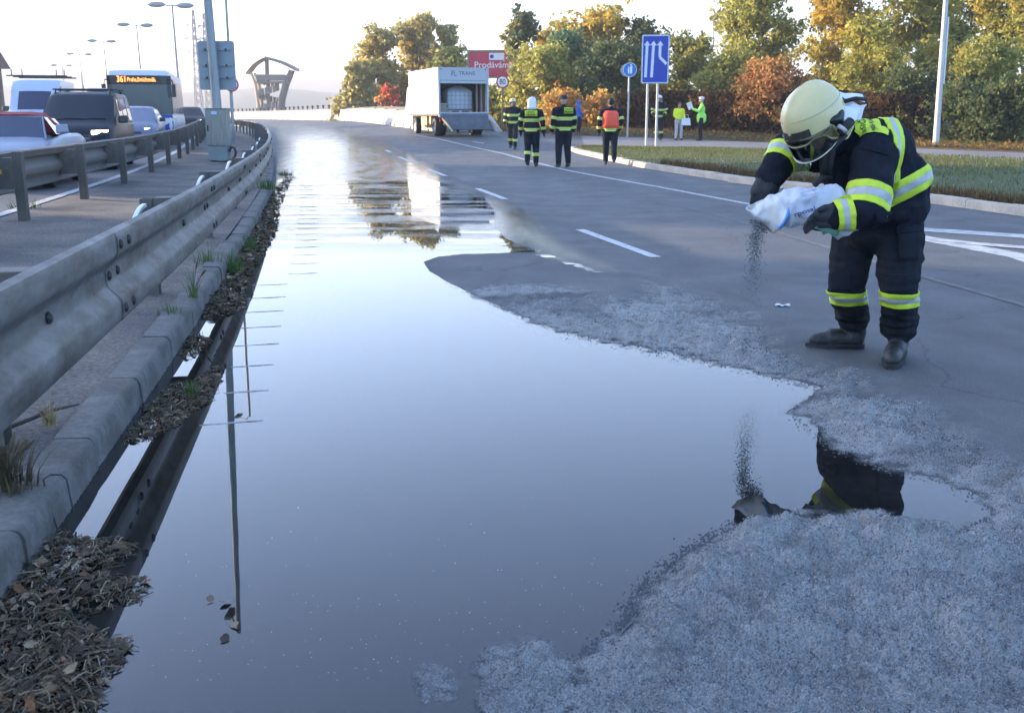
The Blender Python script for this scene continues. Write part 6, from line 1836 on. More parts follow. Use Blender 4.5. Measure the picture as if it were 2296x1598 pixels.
def cloth(name, c, **kw): return mat(name, c, .92, spec=.12, var=.22, scale=9, bump=.35, bscale=420, bdist=.0015, **kw)
M['turnout'] = cloth('turnout_black', (.012, .014, .022), c2=(.022, .023, .030), c2amt=.5, c2scale=5)
M['turnout_dust'] = cloth('turnout_trousers', (.016, .018, .024), c2=(.028, .028, .031), c2amt=.4, c2scale=5)
M['boot'] = mat('boot_leather', (.02, .019, .018), .55, c2=(.07, .07, .074), c2amt=.4, c2scale=12, bump=.4, bscale=60, bdist=.004)
M['glove'] = mat('glove', (.022, .022, .025), .75, c2=(.05, .048, .05), c2amt=.4, c2scale=14, bump=.4, bscale=120)
M['skin'] = mat('skin', (.42, .24, .17), .55, var=.08, scale=14)
M['hivis'] = mat('hivis_yellow', (.56, .72, .04), .6, var=.12, scale=14)
M['silver'] = mat('reflective_silver', (.44, .45, .44), .45, var=.12, scale=16)
M['orange_vest'] = mat('orange_vest', (.85, .10, .05), .6, var=.1, scale=6)
M['helmet'] = mat('helmet_cream', (.66, .56, .28), .35, var=.05, scale=3, coat=.15, c2=(.57, .48, .25), c2amt=.3, c2scale=4)
M['helmet_w'] = mat('helmet_white', (.72, .72, .66), .35, var=.05)
M['hair'] = mat('hair_brown', (.10, .045, .02), .7); M['hair_dk'] = mat('hair_dark', (.018, .015, .013), .7)
M['blue_jkt'] = cloth('blue_hoodie', (.07, .13, .38)); M['navy'] = cloth('navy_trousers', (.012, .013, .022))
M['grey_trs'] = cloth('pale_trousers', (.50, .46, .50)); M['lime'] = mat('lime_jacket', (.36, .78, .12), .6, var=.1); M['yellow_jkt'] = mat('yellow_vest', (.72, .80, .03), .6, var=.1)
M['white_cloth'] = mat('white_cloth', (.70, .71, .75), .8, var=.08, scale=8)

# ---------------------------------------------------------------- standing and walking figures
def person(px, py, Y, hpx, yaw, label, outfit, pose, seed, group=None):
    g = G(px, py) if Y is None else Vector((at(px, py, Y).x, Y, zg(Y) + .006))
    k = kpx(g.y, 1); S = hpx / k / 1.80
    e = empty('person', g, R(yaw), label, 'person', group); e.scale = (S, S, S)
    rr = random.Random(seed)
    jk, tr, bt, hd_, gl, headm = outfit['mats']       # jacket, trousers, boots, skin, hands, top of head
    mats = [jk, tr, bt, hd_, gl, headm]; J, T, B_, SK, GL, TP = range(6); P = []
    bulk = outfit.get('bulk', 1.0)
    st = pose.get('stride', 0.0); hw = .105
    for s in (-1, 1):
        f = s * st                                      # + forward (-y)
        ank = Vector((s * (hw + pose.get('spread', 0)), -f * .38, .09 + max(0, -f) * .16)); hip = Vector((s * hw, 0, .90)); kn = (ank + hip) / 2 + Vector((0, -.03 - abs(f) * .05, .0))
        P.append(('c', tuple(hip), .105 * bulk, tuple(kn), .080 * bulk, T)); P.append(('c', tuple(kn), .080 * bulk, tuple(ank + Vector((0, 0, .03))), .064 * bulk, T))
        P.append(('c', tuple(ank + Vector((0, .03, -.03))), .052, tuple(ank + Vector((0, -.15, -.045 + (-.02 if f < 0 else 0)))), .042, B_)); P.append(('c', tuple(ank), .055, tuple(ank + Vector((0, 0, .06))), .055, B_))
    P.append(('e', (0, .0, .93), (.18 * bulk, .13 * bulk, .14), None, T))
    P.append(('e', (0, .0, 1.06), (.185 * bulk, .135 * bulk, .20), None, J)); P.append(('e', (0, .0, 1.28), (.195 * bulk, .135 * bulk, .20), None, J))
    P.append(('c', (-.135 * bulk, .01, 1.42), .085 * bulk, (.135 * bulk, .01, 1.42), .085 * bulk, J)); P.append(('c', (0, 0, 1.45), .07, (0, -.01, 1.54), .058, J if outfit.get('collar', True) else SK))
    if outfit.get('skirt'): P.append(('c', (0, 0, 1.0), .19 * bulk, (0, 0, .88), .185 * bulk, J))
    arms = pose.get('arms', [((-.27, .0, 1.17), (-.29, -.08, .93)), ((.27, .0, 1.17), (.29, -.08, .93))])
    iarm = []
    for s, (el, wr) in zip((-1, 1), arms):
        sh = (s * .195 * bulk, .01, 1.42)
        iarm.append(len(P)); P.append(('c', sh, .075 * bulk, el, .062 * bulk, J)); P.append(('c', el, .060 * bulk, wr, .048 * bulk, J))
        d = (Vector(wr) - Vector(el)).normalized(); h0 = Vector(wr) + d * .03; h1 = Vector(wr) + d * .10
        P.append(('c', tuple(h0), .036, tuple(h1), .034, GL))
        sd = Vector((0, 1, 0)).cross(d).normalized() if abs(d.y) < .9 else Vector((1, 0, 0))
        fw = d.cross(sd).normalized()
        for q in (-.024, -.008, .008, .024): P.append(('c', tuple(h1 + fw * q), .0115, tuple(h1 + fw * q * 1.1 + d * (.075 - abs(q) * .5) + sd * s * -.015), .009, GL))
        P.append(('c', tuple(h0 + fw * -.03), .013, tuple(h0 + fw * -.055 + d * .055), .010, GL))
    hy = pose.get('head_y', -.02); hc_ = (pose.get('head_x', 0), hy, 1.66)
    P.append(('e', hc_, (.075, .095, .115), None, SK)); P.append(('c', (hc_[0], hy - .05, 1.595), .048, (hc_[0], hy - .03, 1.60), .05, SK)); P.append(('c', (hc_[0], hy - .092, 1.665), .012, (hc_[0], hy - .108, 1.638), .014, SK))
    for s in (-1, 1): P.append(('e', (hc_[0] + s * .077, hy + .005, 1.655), (.012, .022, .032), None, SK))
    if outfit.get('hood'): P.append(('e', (hc_[0], hy + .03, 1.68), (.105, .115, .135), None, J)); P.append(('c', (hc_[0], hy + .04, 1.55), .10, (0, .05, 1.48), .10, J))
    fig = figure('body', P, mats, .017, e, 2)
    b = MB()
    for s in (-1, 1): b.lathe((hc_[0] + s * .033, hy - .086, 1.675), [(.011, 0), (.008, -.006), (.002, -.008)], 8, axis='Y')
    b.build('eyes', M['hair_dk'], e, 60)
    b = MB(); b.box((hc_[0], hy - .098, 1.60), (.045, .012, .010)); b.build('mouth', mat('lips', (.30, .12, .10), .6) if 'lips' not in bpy.data.materials else bpy.data.materials['lips'], e, None, .003)
    hv = [M['hivis'], M['silver']]
    torso = [8, 9, 10, 11] if True else []
    tor = [i for i, p in enumerate(P) if p[-1] == J and i < iarm[0]]
    if outfit.get('bands'):
        for z in outfit.get('tz', (1.22, .97)): band(fig, e, (0, 0, z), (0, 0, 1), .085, tor + ([8] if z < 1 else []), hv, off=.012, sil=.3, voxel=.017)
        for i, (el, wr) in zip(iarm, arms):
            sh = Vector(P[i][1]); el = Vector(el); wr = Vector(wr)
            m1 = sh.lerp(el, .70); m2 = el.lerp(wr, .62)
            band(fig, e, m1, el - sh, .075, [i], hv, off=.011, sil=.3, voxel=.017); band(fig, e, m2, wr - el, .07, [i + 1], hv, off=.011, sil=.3, voxel=.017)
        if outfit.get('legband', True):
            for q in (1, 5):
                a, c_ = Vector(P[q][1]), Vector(P[q][3]); band(fig, e, a.lerp(c_, .45), c_ - a, .085, [q], hv, off=.011, sil=.3, voxel=.017)
    if outfit.get('patch'):
        w, zc, xo = outfit['patch']; b = MB(); rows = []
        for j in range(2): rows.append([(xo + w * (i / 6 - .5), .150 * bulk - .05 * (xo + w * (i / 6 - .5)) ** 2 * 8, zc + (.075 if j else -.075)) for i in range(7)])
        b.add(rows[0] + rows[1], [(i, i + 1, i + 8, i + 7) for i in range(6)]); pt = b.build('back_patch', M['hivis'], e, 60); so = pt.modifiers.new('t', 'SOLIDIFY'); so.thickness = .02; so.offset = 0
        text('lettering', 'HASIČI', .075, M['black'], pt, (xo, .165 * bulk, zc + .03), rot=(R(90), 0, R(180))); text('lettering', 'PRAHA', .075, M['black'], pt, (xo, .165 * bulk, zc - .035), rot=(R(90), 0, R(180)))
    hm_ = outfit.get('head')
    if hm_ in ('helmet', 'helmet_w'):
        mt = M['helmet'] if hm_ == 'helmet' else M['helmet_w']
        b = MB(); rg = []
        for z, rx, ry, oy in ((-.10, .128, .15, .01), (-.085, .125, .147, .01), (-.03, .122, .145, .005), (.04, .118, .140, 0), (.09, .100, .12, 0), (.125, .065, .08, 0), (.14, .02, .025, 0)):
            rg.append([(hc_[0] + rx * math.cos(a), hy + oy + ry * math.sin(a), 1.69 + z + (.065 if (math.sin(a) < -.3 and z < -.02) else 0)) for a in [6.2832 * i / 20 for i in range(20)]])
        b.loft(rg); hl = b.build('helmet', mt, e, 60)
        b = MB(); b.box((hc_[0], hy, 1.825), (.018, .2, .02)); b.build('crest', mt, hl, None, .008)
        b = MB(); rows = [[(hc_[0] + .128 * math.sin(a), hy - .15 * math.cos(a) , 1.69 + z) for a in [R(-70 + 140 * i / 8) for i in range(9)]] for z in (-.035, .02)]
        b.add(rows[0] + rows[1], [(i, i + 1, i + 10, i + 9) for i in range(8)]); b.build('visor', M['glass'], hl, 60)
        b = MB(); b.loft([[(hc_[0] + .13 * math.cos(a) * w, hy + .02 + .14 * math.sin(a) * w, z) for a in [R(20 + 140 * i / 8) for i in range(9)]] for z, w in ((1.60, 1.0), (1.50, 1.05))], closed=False, cap=False); nk = b.build('neck_guard', M['white_cloth'], e, 60); so = nk.modifiers.new('t', 'SOLIDIFY'); so.thickness = .012
    elif hm_ in ('cap', 'beanie', 'police'):
        mt = {'cap': M['black'], 'beanie': M['black'], 'police': M['sign_white']}[hm_]
        b = MB(); z0 = 1.70
        b.loft([[(hc_[0] + rx * math.cos(a), hy + ry * math.sin(a), z0 + z) for a in [6.2832 * i / 18 for i in range(18)]] for z, rx, ry in ((0, .088, .108), (.05, .092, .112), (.085, .10 if hm_ == 'police' else .08, .12 if hm_ == 'police' else .1), (.105, .03, .04))]); cp_ = b.build('cap', mt, e, 50)
        b = MB(); b.box((hc_[0], hy - .13, z0 + .01), (.14, .09, .012)); b.build('peak', M['black'], cp_, None, .005)
    elif hm_ in ('hair', 'hair_dk'):
        mt = M['hair'] if hm_ == 'hair' else M['hair_dk']
        b = MB(); ell_mesh(b, (hc_[0], hy + .022, 1.695), (.092, .102, .105)); 
        if hm_ == 'hair': ell_mesh(b, (hc_[0], hy + .045, 1.64), (.088, .07, .09))
        b.build('hair', mt, e, 180)
    if outfit.get('vest'):
        b = MB(); sgn = .155 * bulk
        rings = []
        for z, w, d in ((1.0, .215, .155), (1.1, .215, .16), (1.25, .222, .165), (1.38, .215, .158), (1.46, .18, .13)):
            rings.append([(w * bulk * math.cos(a), d * bulk * math.sin(a), z) for a in [6.2832 * i / 20 for i in range(20)]])
        b.loft(rings, cap=False); vo = b.build('vest', outfit['vest'], e, 60); so = vo.modifiers.new('t', 'SOLIDIFY'); so.thickness = .01
        if outfit.get('vest_strips'):
            b = MB()
            for z in (1.12,): b.loft([[(.222 * bulk * math.cos(a), .168 * bulk * math.sin(a), z + dz) for a in [6.2832 * i / 20 for i in range(20)]] for dz in (-.03, .03)], cap=False)
            b.build('reflective_band', M['silver'], vo, 60)
    return e, S
FF = dict(bulk=1.16, bands=True)
TO = M['turnout']; TD = M['turnout_dust']
GP = None
person(1150, 335, None, 110, -10, 'firefighter in cream helmet walking towards the camera, leftmost of the group', dict(mats=[TO, TD, M['boot'], M['skin'], M['glove'], TO], head='helmet', **FF), dict(stride=.35), 1)
person(1192, 374, None, 151, 172, 'firefighter in white helmet walking away, seen from behind with yellow back patch', dict(mats=[TO, TD, M['boot'], M['skin'], M['glove'], TO], head='helmet_w', patch=(.33, 1.40, 0), **FF), dict(stride=-.25, arms=[((-.30, .05, 1.17), (-.32, .0, .93)), ((.30, .0, 1.17), (.31, -.1, .93))]), 2)
person(1263, 376, None, 159, 196, 'bareheaded firefighter in dark cap seen from behind, feet apart', dict(mats=[TO, TD, M['boot'], M['skin'], M['skin'], TO], head='cap', patch=(.24, 1.42, -.07), legband=False, **FF), dict(stride=.12, spread=.01), 3)
person(1367, 370, None, 147, 178, 'man in an orange vest over dark fire kit walking away', dict(mats=[TO, TD, M['boot'], M['skin'], M['glove'], TO], head='hair_dk', vest=M['orange_vest'], tz=(.95,), legband=False, **FF), dict(stride=.45, arms=[((-.29, .06, 1.18), (-.25, -.1, .97)), ((.30, .03, 1.17), (.31, -.04, .92))]), 4)
person(1297, 292, 50.5, 76, 100, 'person in a blue hooded jacket standing by the rusty bushes', dict(mats=[M['blue_jkt'], M['navy'], M['boot'], M['skin'], M['skin'], TO], hood=True, bulk=1.08, skirt=True), dict(arms=[((-.25, -.05, 1.17), (-.12, -.2, 1.05)), ((.25, -.05, 1.17), (.12, -.2, 1.05))]), 5)
person(1476, 306, 46.2, 97, -15, 'firefighter in white helmet standing behind the lane sign post', dict(mats=[TO, TD, M['boot'], M['skin'], M['glove'], TO], head='helmet_w', **FF), dict(arms=[((-.29, .0, 1.18), (-.2, -.22, 1.05)), ((.30, .02, 1.17), (.24, -.18, 1.02))]), 6)
wo, S = person(1521, 306, 46.0, 84, 12, 'woman in a yellow safety jacket and pale trousers holding a white bag', dict(mats=[M['yellow_jkt'], M['grey_trs'], M['boot'], M['skin'], M['skin'], TO], head='hair', bulk=1.02, collar=False), dict(spread=.03, arms=[((-.25, .0, 1.18), (-.16, -.20, 1.02)), ((.25, .0, 1.18), (.22, -.2, 1.0))]), 7)
po_, S2 = person(1571, 309, 45.6, 96, 100 - 200, 'police officer in lime jacket and white cap reading a paper by the hedge', dict(mats=[M['lime'], M['navy'], M['boot'], M['skin'], M['skin'], TO], head='police', bulk=1.08, skirt=True), dict(arms=[((-.24, -.12, 1.22), (-.14, -.36, 1.30)), ((.24, -.12, 1.22), (.12, -.36, 1.30))]), 8)
w_ = wo.location
b = MB(); b.hexa([(-.2, -.06, 0), (.2, -.06, 0), (.2, .06, 0), (-.2, .06, 0), (-.17, -.04, .3), (.17, -.04, .3), (.17, .04, .3), (-.17, .04, .3)]); b.tube([(-.1, 0, .3), (-.08, 0, .44), (.08, 0, .44), (.1, 0, .3)], .012, 6)
o = b.build('handbag', mat('handbag_white', (.66, .68, .70), .5), None, None, .02); o.location = (w_.x + .26, w_.y - .26, w_.z + .63); tag(o, 'white handbag hanging in front of the woman in yellow', 'bag')
b = MB(); pl_ = po_.location
b.add([(-.11, 0, -.15), (.11, .0, -.15), (.11, .05, .15), (-.11, .05, .15), (-.11, .006, -.15), (.11, .006, -.15), (.11, .056, .15), (-.11, .056, .15)], [(0, 1, 2, 3), (7, 6, 5, 4), (0, 4, 5, 1), (1, 5, 6, 2), (2, 6, 7, 3), (3, 7, 4, 0)])
o = b.build('paper_sheet', M['sign_white']); o.location = (pl_.x - .52, pl_.y - .06, pl_.z + 1.44); o.rotation_euler = (R(20), R(-20), R(-20)); tag(o, 'white sheet of paper held by the police officer', 'paper')
# ================================================================== THE BENDING FIREFIGHTER
g0 = G(1950, 800)
hero = empty('person', (0, 0, 0), 0, 'firefighter in cream helmet bending forward, shaking granules out of a white bag', 'person')
def Pw(x, y, Y): return tuple(at(x, y, Y))
J_, T_, B_, S_, GV = 0, 1, 2, 3, 4
HP = []
def hc(a, r0, b_, r1, m): HP.append(('c', a, r0, b_, r1, m)); return len(HP) - 1
def he(c, r, Rm, m): HP.append(('e', c, r, Rm, m)); return len(HP) - 1
# feet on the ground
def gp(x, y, z): p = U(x, y, 0); return (p.x, p.y, z)
hR, tR = G(1916, 779), G(1822, 778); hL, tL = G(2012, 795), G(1998, 826)
for hl_, to in ((hR, tR), (hL, tL)):
    d = (to - hl_); d.z = 0
    hc((hl_.x, hl_.y, .06), .058, tuple(hl_ + d * .55 + Vector((0, 0, .062))), .060, B_)
    hc(tuple(hl_ + d * .5 + Vector((0, 0, .050))), .057, tuple(hl_ + d * .93 + Vector((0, 0, .046))), .047, B_)
    hc((hl_.x, hl_.y, .10), .066, tuple(hl_ + d * .12 + Vector((0, 0, .24))), .07, B_)
ankR, ankL = hR + (tR - hR) * .12, hL + (tL - hL) * .15
kneR, kneL = at(1897, 640, 6.12), at(2016, 642, 5.88)
hipR, hipL = at(1918, 528, 6.24), at(2014, 526, 6.00)
i_thR = hc(tuple(hipR), .138, tuple(kneR), .108, T_); i_shR = hc(tuple(kneR), .104, (ankR.x, ankR.y, .21), .100, T_)
i_thL = hc(tuple(hipL), .145, tuple(kneL), .110, T_); i_shL = hc(tuple(kneL), .106, (ankL.x, ankL.y, .20), .104, T_)
hc((ankR.x, ankR.y, .22), .106, (ankR.x + .01, ankR.y, .20), .104, T_); hc((ankL.x, ankL.y, .22), .110, (ankL.x, ankL.y, .19), .108, T_)
he(Pw(1968, 520, 6.10), (.20, .19, .13), None, T_)
# cargo pocket
hc(Pw(2050, 540, 5.95), .055, Pw(2046, 580, 5.93), .06, T_)
# jacket
i_t0 = he(Pw(1984, 455, 6.05), (.235, .23, .15), None, J_)
i_t1 = he(Pw(1984, 400, 6.00), (.245, .24, .19), None, J_)
i_t2 = he(Pw(1962, 340, 5.97), (.215, .24, .185), None, J_)
i_hem = hc(Pw(1945, 478, 6.08), .15, Pw(2010, 470, 6.02), .17, J_)
i_back = hc(Pw(2036, 405, 6.02), .115, Pw(2042, 455, 6.04), .105, J_)
i_ch = hc(Pw(1895, 365, 5.98), .135, Pw(1915, 440, 6.02), .15, J_)
i_sh = hc(Pw(1968, 335, 5.76), .115, Pw(1862, 340, 6.16), .105, J_)
i_col = hc(Pw(1922, 305, 5.90), .10, Pw(1882, 306, 5.88), .085, J_)
hc(Pw(1880, 318, 5.86), .07, Pw(1862, 330, 5.84), .06, J_)
# near arm
i_ua = hc(Pw(1962, 350, 5.72), .122, Pw(1944, 470, 5.58), .112, J_)
i_fa = hc(Pw(1942, 472, 5.58), .100, Pw(1876, 484, 5.58), .074, J_)
# far arm
i_ub = hc(Pw(1845, 345, 6.14), .11, Pw(1768, 338, 6.12), .105, J_)
i_fb = hc(Pw(1762, 345, 6.10), .102, Pw(1727, 394, 6.00), .080, J_)
# neck and face under the helmet
he(Pw(1832, 276, 5.82), (.085, .085, .11), None, S_); hc(Pw(1852, 296, 5.78), .060, Pw(1836, 316, 5.74), .044, S_); hc(Pw(1812, 300, 5.72), .014, Pw(1806, 310, 5.70), .015, S_); hc(Pw(1866, 292, 5.86), .075, Pw(1840, 276, 5.84), .07, S_)
# gloves: palm, four fingers, thumb
def hand(palm0, palm1, r, side, curl, spread, L=.085, rf=.0155, thumb=None):
    a, c = Vector(palm0), Vector(palm1); d = (c - a).normalized(); s = Vector(side).normalized(); n = d.cross(s).normalized() * curl
    hc(tuple(a - s * r * .35), r * .82, tuple(c - s * r * .45), r * .70, GV); hc(tuple(a + s * r * .35), r * .82, tuple(c + s * r * .45), r * .70, GV)
    for k, ln in zip((-1.0, -.33, .33, 1.0), (.80, .98, 1.0, .86)):
        b0 = c + s * spread * k; b1 = b0 + d * L * ln * .5 + n * L * .16; b2 = b1 + d * L * ln * .30 + n * L * .42
        hc(tuple(b0), rf, tuple(b1), rf * .95, GV); hc(tuple(b1), rf * .95, tuple(b2), rf * .8, GV)
    t0 = a.lerp(c, .35) + s * r * (1.0 if thumb is None else thumb); t1 = t0 + d * L * .45 + s * (.022 if (thumb or 1) > 0 else -.022) + n * .02; t2 = t1 + d * L * .34 + n * .02
    hc(tuple(t0), rf * 1.15, tuple(t1), rf, GV); hc(tuple(t1), rf, tuple(t2), rf * .85, GV)
# far hand grips the bag's mouth from above
hand(at(1722, 402, 5.99), at(1708, 428, 5.965), .058, (.95, -.2, .2), -1, .036, .085, .0165, thumb=1.0)
# near hand carries the bag from below, fingers pointing left
hand(at(1872, 486, 5.57), at(1836, 492, 5.585), .058, (0.1, -.35, .93), -1, .036, .10, .0165, thumb=1.0)
NA = len(HP)
def wrinkle(co, own):
    out = np.zeros(len(co))
    for i in range(len(co)):
        p = Vector(co[i]); o = own[i]; m = HP[o][-1]
        if m in (S_,): continue
        a = .0025 * noise.noise(p * 26)
        if m == T_:
            # baggy trousers: rings of folds towards the ankles and knees
            w = 1.25 if p.z < .40 else (.8 if p.z < .62 else .5)
            a += w * (.011 * noise.noise(Vector((p.x * 7, p.y * 7, p.z * 34))) + .008 * noise.noise(Vector((p.x * 5 + 3, p.y * 5, p.z * 16))))
            if .3 < p.z < .75: a += .008 * noise.noise(Vector((p.x * 12 + p.z * 10, p.y * 12, p.z * 12)))
        elif m == J_:
            a += .012 * noise.noise(Vector((p.x * 9 + p.z * 8, p.y * 9, p.z * 6))) + .010 * (.3 - abs(noise.noise(Vector((p.x * 9 - p.z * 12, p.y * 9 + p.z * 5, p.z * 4 + 7))))) + .006 * noise.noise(p * 14 + Vector((4, 0, 0)))
        elif m in (GV, B_): a *= .8
        out[i] = a
    return out
fig = figure('body', HP, [M['turnout'], M['turnout_dust'], M['boot'], M['skin'], M['glove']], .0085, hero, 3, wrinkle)
HV = [M['hivis'], M['silver']]
jall = [i for i, p in enumerate(HP) if p[-1] == J_]
tors = [i_t0, i_t1, i_t2, i_hem, i_back, i_ch, i_sh, i_col]
def axis(i): return Vector(HP[i][3]) - Vector(HP[i][1])
kw = dict(off=.007, sil=.36, voxel=.0085)
band(fig, hero, at(1896, 668, 6.15), (0, 0, 1), .088, [i_shR, i_thR], HV, **kw)
band(fig, hero, at(2015, 671, 5.9), (0, 0, 1), .090, [i_shL, i_thL], HV, **kw)
# slanting band round the jacket (rises to the back), band down from the shoulder, sleeves
pA, pB = at(1960, 462, 5.72), at(2082, 390, 5.95)
dirv = (pB - pA).normalized(); view = Vector((0, 1, -.15))
nrm = dirv.cross(view).normalized()
if nrm.z < 0: nrm = -nrm
band(fig, hero, (pA + pB) / 2, nrm, .118, [i_t0, i_t1, i_hem, i_back, i_ch], HV, **kw)
pA, pB = at(1992, 275, 5.9), at(2000, 372, 5.75)
d2 = (pB - pA).normalized(); nr2 = d2.cross(view).normalized()
band(fig, hero, at(2004, 322, 5.8), nr2, .085, [i_t1, i_t2, i_sh, i_back], HV, rmax=.29, **kw)
band(fig, hero, at(1940, 446, 5.60), axis(i_ua) + Vector((-.03, 0, 0)), .118, [i_ua, i_fa], HV, rmax=.19, **kw)
band(fig, hero, at(1890, 482, 5.58), axis(i_fa), .085, [i_fa], HV, **kw)
band(fig, hero, at(1792, 341, 6.13), axis(i_ub), .085, [i_ub], HV, **kw)
band(fig, hero, at(1753, 358, 6.08), axis(i_fb), .095, [i_fb, i_ub], HV, **kw)
# yellow back patch with lettering, laid onto the jacket
from mathutils.bvhtree import BVHTree
me = fig[0].data
bvh = BVHTree.FromPolygons([v.co.copy() for v in me.vertices], [tuple(p.vertices) for p in me.polygons])
def drape(P3, off):
    """lay a point onto the jacket, falling along the way the patch faces"""
    loc, no, _, _ = bvh.find_nearest(P3)
    return loc + no * off
c4 = [at(1926, 292, 5.80), at(1942, 312, 5.70), at(1996, 314, 5.70), at(1974, 283, 5.82)]
c4 = [at(1912, 272, 5.84), at(1926, 308, 5.72), at(1986, 311, 5.70), at(1966, 264, 5.92)]
n = 10; b = MB(); vs = []
for j in range(n + 1):
    for i in range(n + 1):
        u, v = i / n, j / n
        p = c4[1] * (1 - u) * (1 - v) + c4[2] * u * (1 - v) + c4[3] * u * v + c4[0] * (1 - u) * v
        vs.append(drape(p, .008))
b.add(vs, [(j * (n + 1) + i, j * (n + 1) + i + 1, (j + 1) * (n + 1) + i + 1, (j + 1) * (n + 1) + i) for j in range(n) for i in range(n)])
patch = b.build('back_patch', M['hivis'], hero, 180)
def flat_text(body, size):
    cu = bpy.data.curves.new('t', 'FONT'); cu.body = body; cu.size = size; cu.align_x = 'CENTER'; cu.align_y = 'CENTER'; cu.offset = .012
    o = bpy.data.objects.new('t', cu); col.objects.link(o); dg = bpy.context.evaluated_depsgraph_get()
    m = bpy.data.meshes.new_from_object(o.evaluated_get(dg)); bpy.data.objects.remove(o); return m
def draped_text(body, uv0, uv1, hgt, m_, parent, sub=True):
    tm = flat_text(body, 1.0); xs_ = [v.co.x for v in tm.vertices]; x0, x1 = min(xs_), max(xs_)
    bm = bmesh.new(); bm.from_mesh(tm); bmesh.ops.triangulate(bm, faces=bm.faces); bmesh.ops.subdivide_edges(bm, edges=[e for e in bm.edges if e.calc_length() > .15], cuts=2)
    for v in bm.verts:
        s = (v.co.x - x0) / (x1 - x0); u = uv0[0] + (uv1[0] - uv0[0]) * s; w = uv0[1] + (uv1[1] - uv0[1]) * s
        du, dv = -(uv1[1] - uv0[1]), (uv1[0] - uv0[0]); L = math.hypot(du, dv)
        u += du / L * v.co.y * hgt; w += dv / L * v.co.y * hgt
        p = c4[1] * (1 - u) * (1 - w) + c4[2] * u * (1 - w) + c4[3] * u * w + c4[0] * (1 - u) * w
        v.co = drape(p, .0115)
    bm.to_mesh(tm); bm.free(); tm.materials.clear(); tm.materials.append(m_); tm.name = 'lettering'
    o = bpy.data.objects.new('lettering', tm); col.objects.link(o); o.parent = parent
draped_text('HASIČI', (.36, .10), (.22, .98), -.26, M['black'], patch) if False else draped_text('HASIČI', (.30, .08), (.30, .95), .30, M['black'], patch)
draped_text('PRAHA', (.68, .10), (.68, .95), .30, M['black'], patch)
# sewn-on pockets and flaps, laid onto the cloth as seen from the side they face
def sewn(name, q, off, m, nseg=8, thick=.008):
    b = MB(); vs = []; ro = Vector((0, 0, H))
    for j in range(nseg + 1):
        for i in range(nseg + 1):
            u, v = i / nseg, j / nseg
            x = (q[0][0] * (1 - u) + q[1][0] * u) * (1 - v) + (q[3][0] * (1 - u) + q[2][0] * u) * v; y = (q[0][1] * (1 - u) + q[1][1] * u) * (1 - v) + (q[3][1] * (1 - u) + q[2][1] * u) * v
            st_ = at(x, y, 4.6); hit = bvh.ray_cast(st_, (st_ - ro).normalized())
            if hit[0] is None: return None
            vs.append(hit[0] + hit[1] * off)
    w = nseg + 1; b.add(vs, [(j * w + i, j * w + i + 1, (j + 1) * w + i + 1, (j + 1) * w + i) for j in range(nseg) for i in range(nseg)])
    o = b.build(name, m, hero, 180); so = o.modifiers.new('t', 'SOLIDIFY'); so.thickness = thick; so.offset = 0; return o
sewn('cargo_pocket', [(2012, 512), (2060, 508), (2056, 580), (2014, 584)], .012, M['turnout_dust'], thick=.02)
sewn('pocket_flap', [(2008, 502), (2064, 497), (2062, 522), (2009, 528)], .020, M['turnout'], thick=.012)
sewn('knee_patch', [(1862, 612), (1908, 612), (1908, 652), (1864, 652)], .008, M['turnout_dust'], thick=.010)
sewn('knee_patch', [(1986, 614), (2036, 614), (2036, 655), (1988, 655)], .008, M['turnout_dust'], thick=.010)
sewn('shoulder_seam', [(1930, 330), (1990, 345), (1990, 348), (1930, 333)], .006, M['turnout_dust'], thick=.008)
sewn('jacket_flap', [(1960, 478), (2040, 466), (2042, 486), (1962, 498)], .012, M['turnout'], thick=.012)

# helmet
hC = at(1823, 259, 5.80)
hv = Vector((-.86, -.51, 0)).normalized(); pt = R(33)
fx = (hv * math.cos(pt) + Vector((0, 0, -math.sin(pt)))); uz = (hv * math.sin(pt) + Vector((0, 0, math.cos(pt)))); ly = uz.cross(fx).normalized()
HM = Matrix((fx, ly, uz)).transposed().to_4x4(); HM.translation = hC
he_ = empty('helmet', (0, 0, 0)); he_.parent = hero; he_.matrix_world = HM
SC = .985
def hel(az, z, grow=0.0):
    """point of the shell; az from the front, z height in helmet space"""
    f = math.cos(az); top_ = .175; low = -.16
    t = max(0, min(1, (z) / top_)) if z > 0 else 0
    rad = math.sqrt(max(0, 1 - t ** 2.2)) if z > 0 else 1 + .06 * (-z / .16) * (1.2 if f < 0 else .2)
    a = (.195 if f > 0 else .19) * rad + grow; bq = .148 * rad + grow
    fl = .03 * max(0, -f) * max(0, (-z - .06) / .1)
    return Vector(((a + fl) * math.cos(az), bq * math.sin(az), z)) * SC
def rim(az):
    f = abs(math.degrees(az)); 
    pts = [(0, -.075), (25, -.07), (45, -.055), (60, -.06), (75, -.11), (95, -.155), (115, -.14), (140, -.12), (180, -.13)]
    for (a, za), (c, zc) in zip(pts, pts[1:]):
        if a <= f <= c: t = (f - a) / (c - a); t = t * t * (3 - 2 * t); return za + (zc - za) * t
    return -.13
na = 48; levels = 14; rows = []
for j in range(levels + 1):
    row = []
    for i in range(na):
        az = -math.pi + 2 * math.pi * i / na; r0 = rim(az); s = j / levels; z = r0 + (.1745 - r0) * (1 - (1 - s) ** 1.6)
        p = hel(az, z)
        lat = abs(p.y) / SC
        if p.x > -.16 and z > .0: p += Vector((0, 0, 1)) * .010 * math.exp(-(lat / .022) ** 4) * (1 if z > .03 else 0) + (Vector((p.x, 0, 0)).normalized() * .006 * math.exp(-(lat / .022) ** 4) if p.x > .02 else Vector((0, 0, 0)))
        row.append(p)
    rows.append(row)
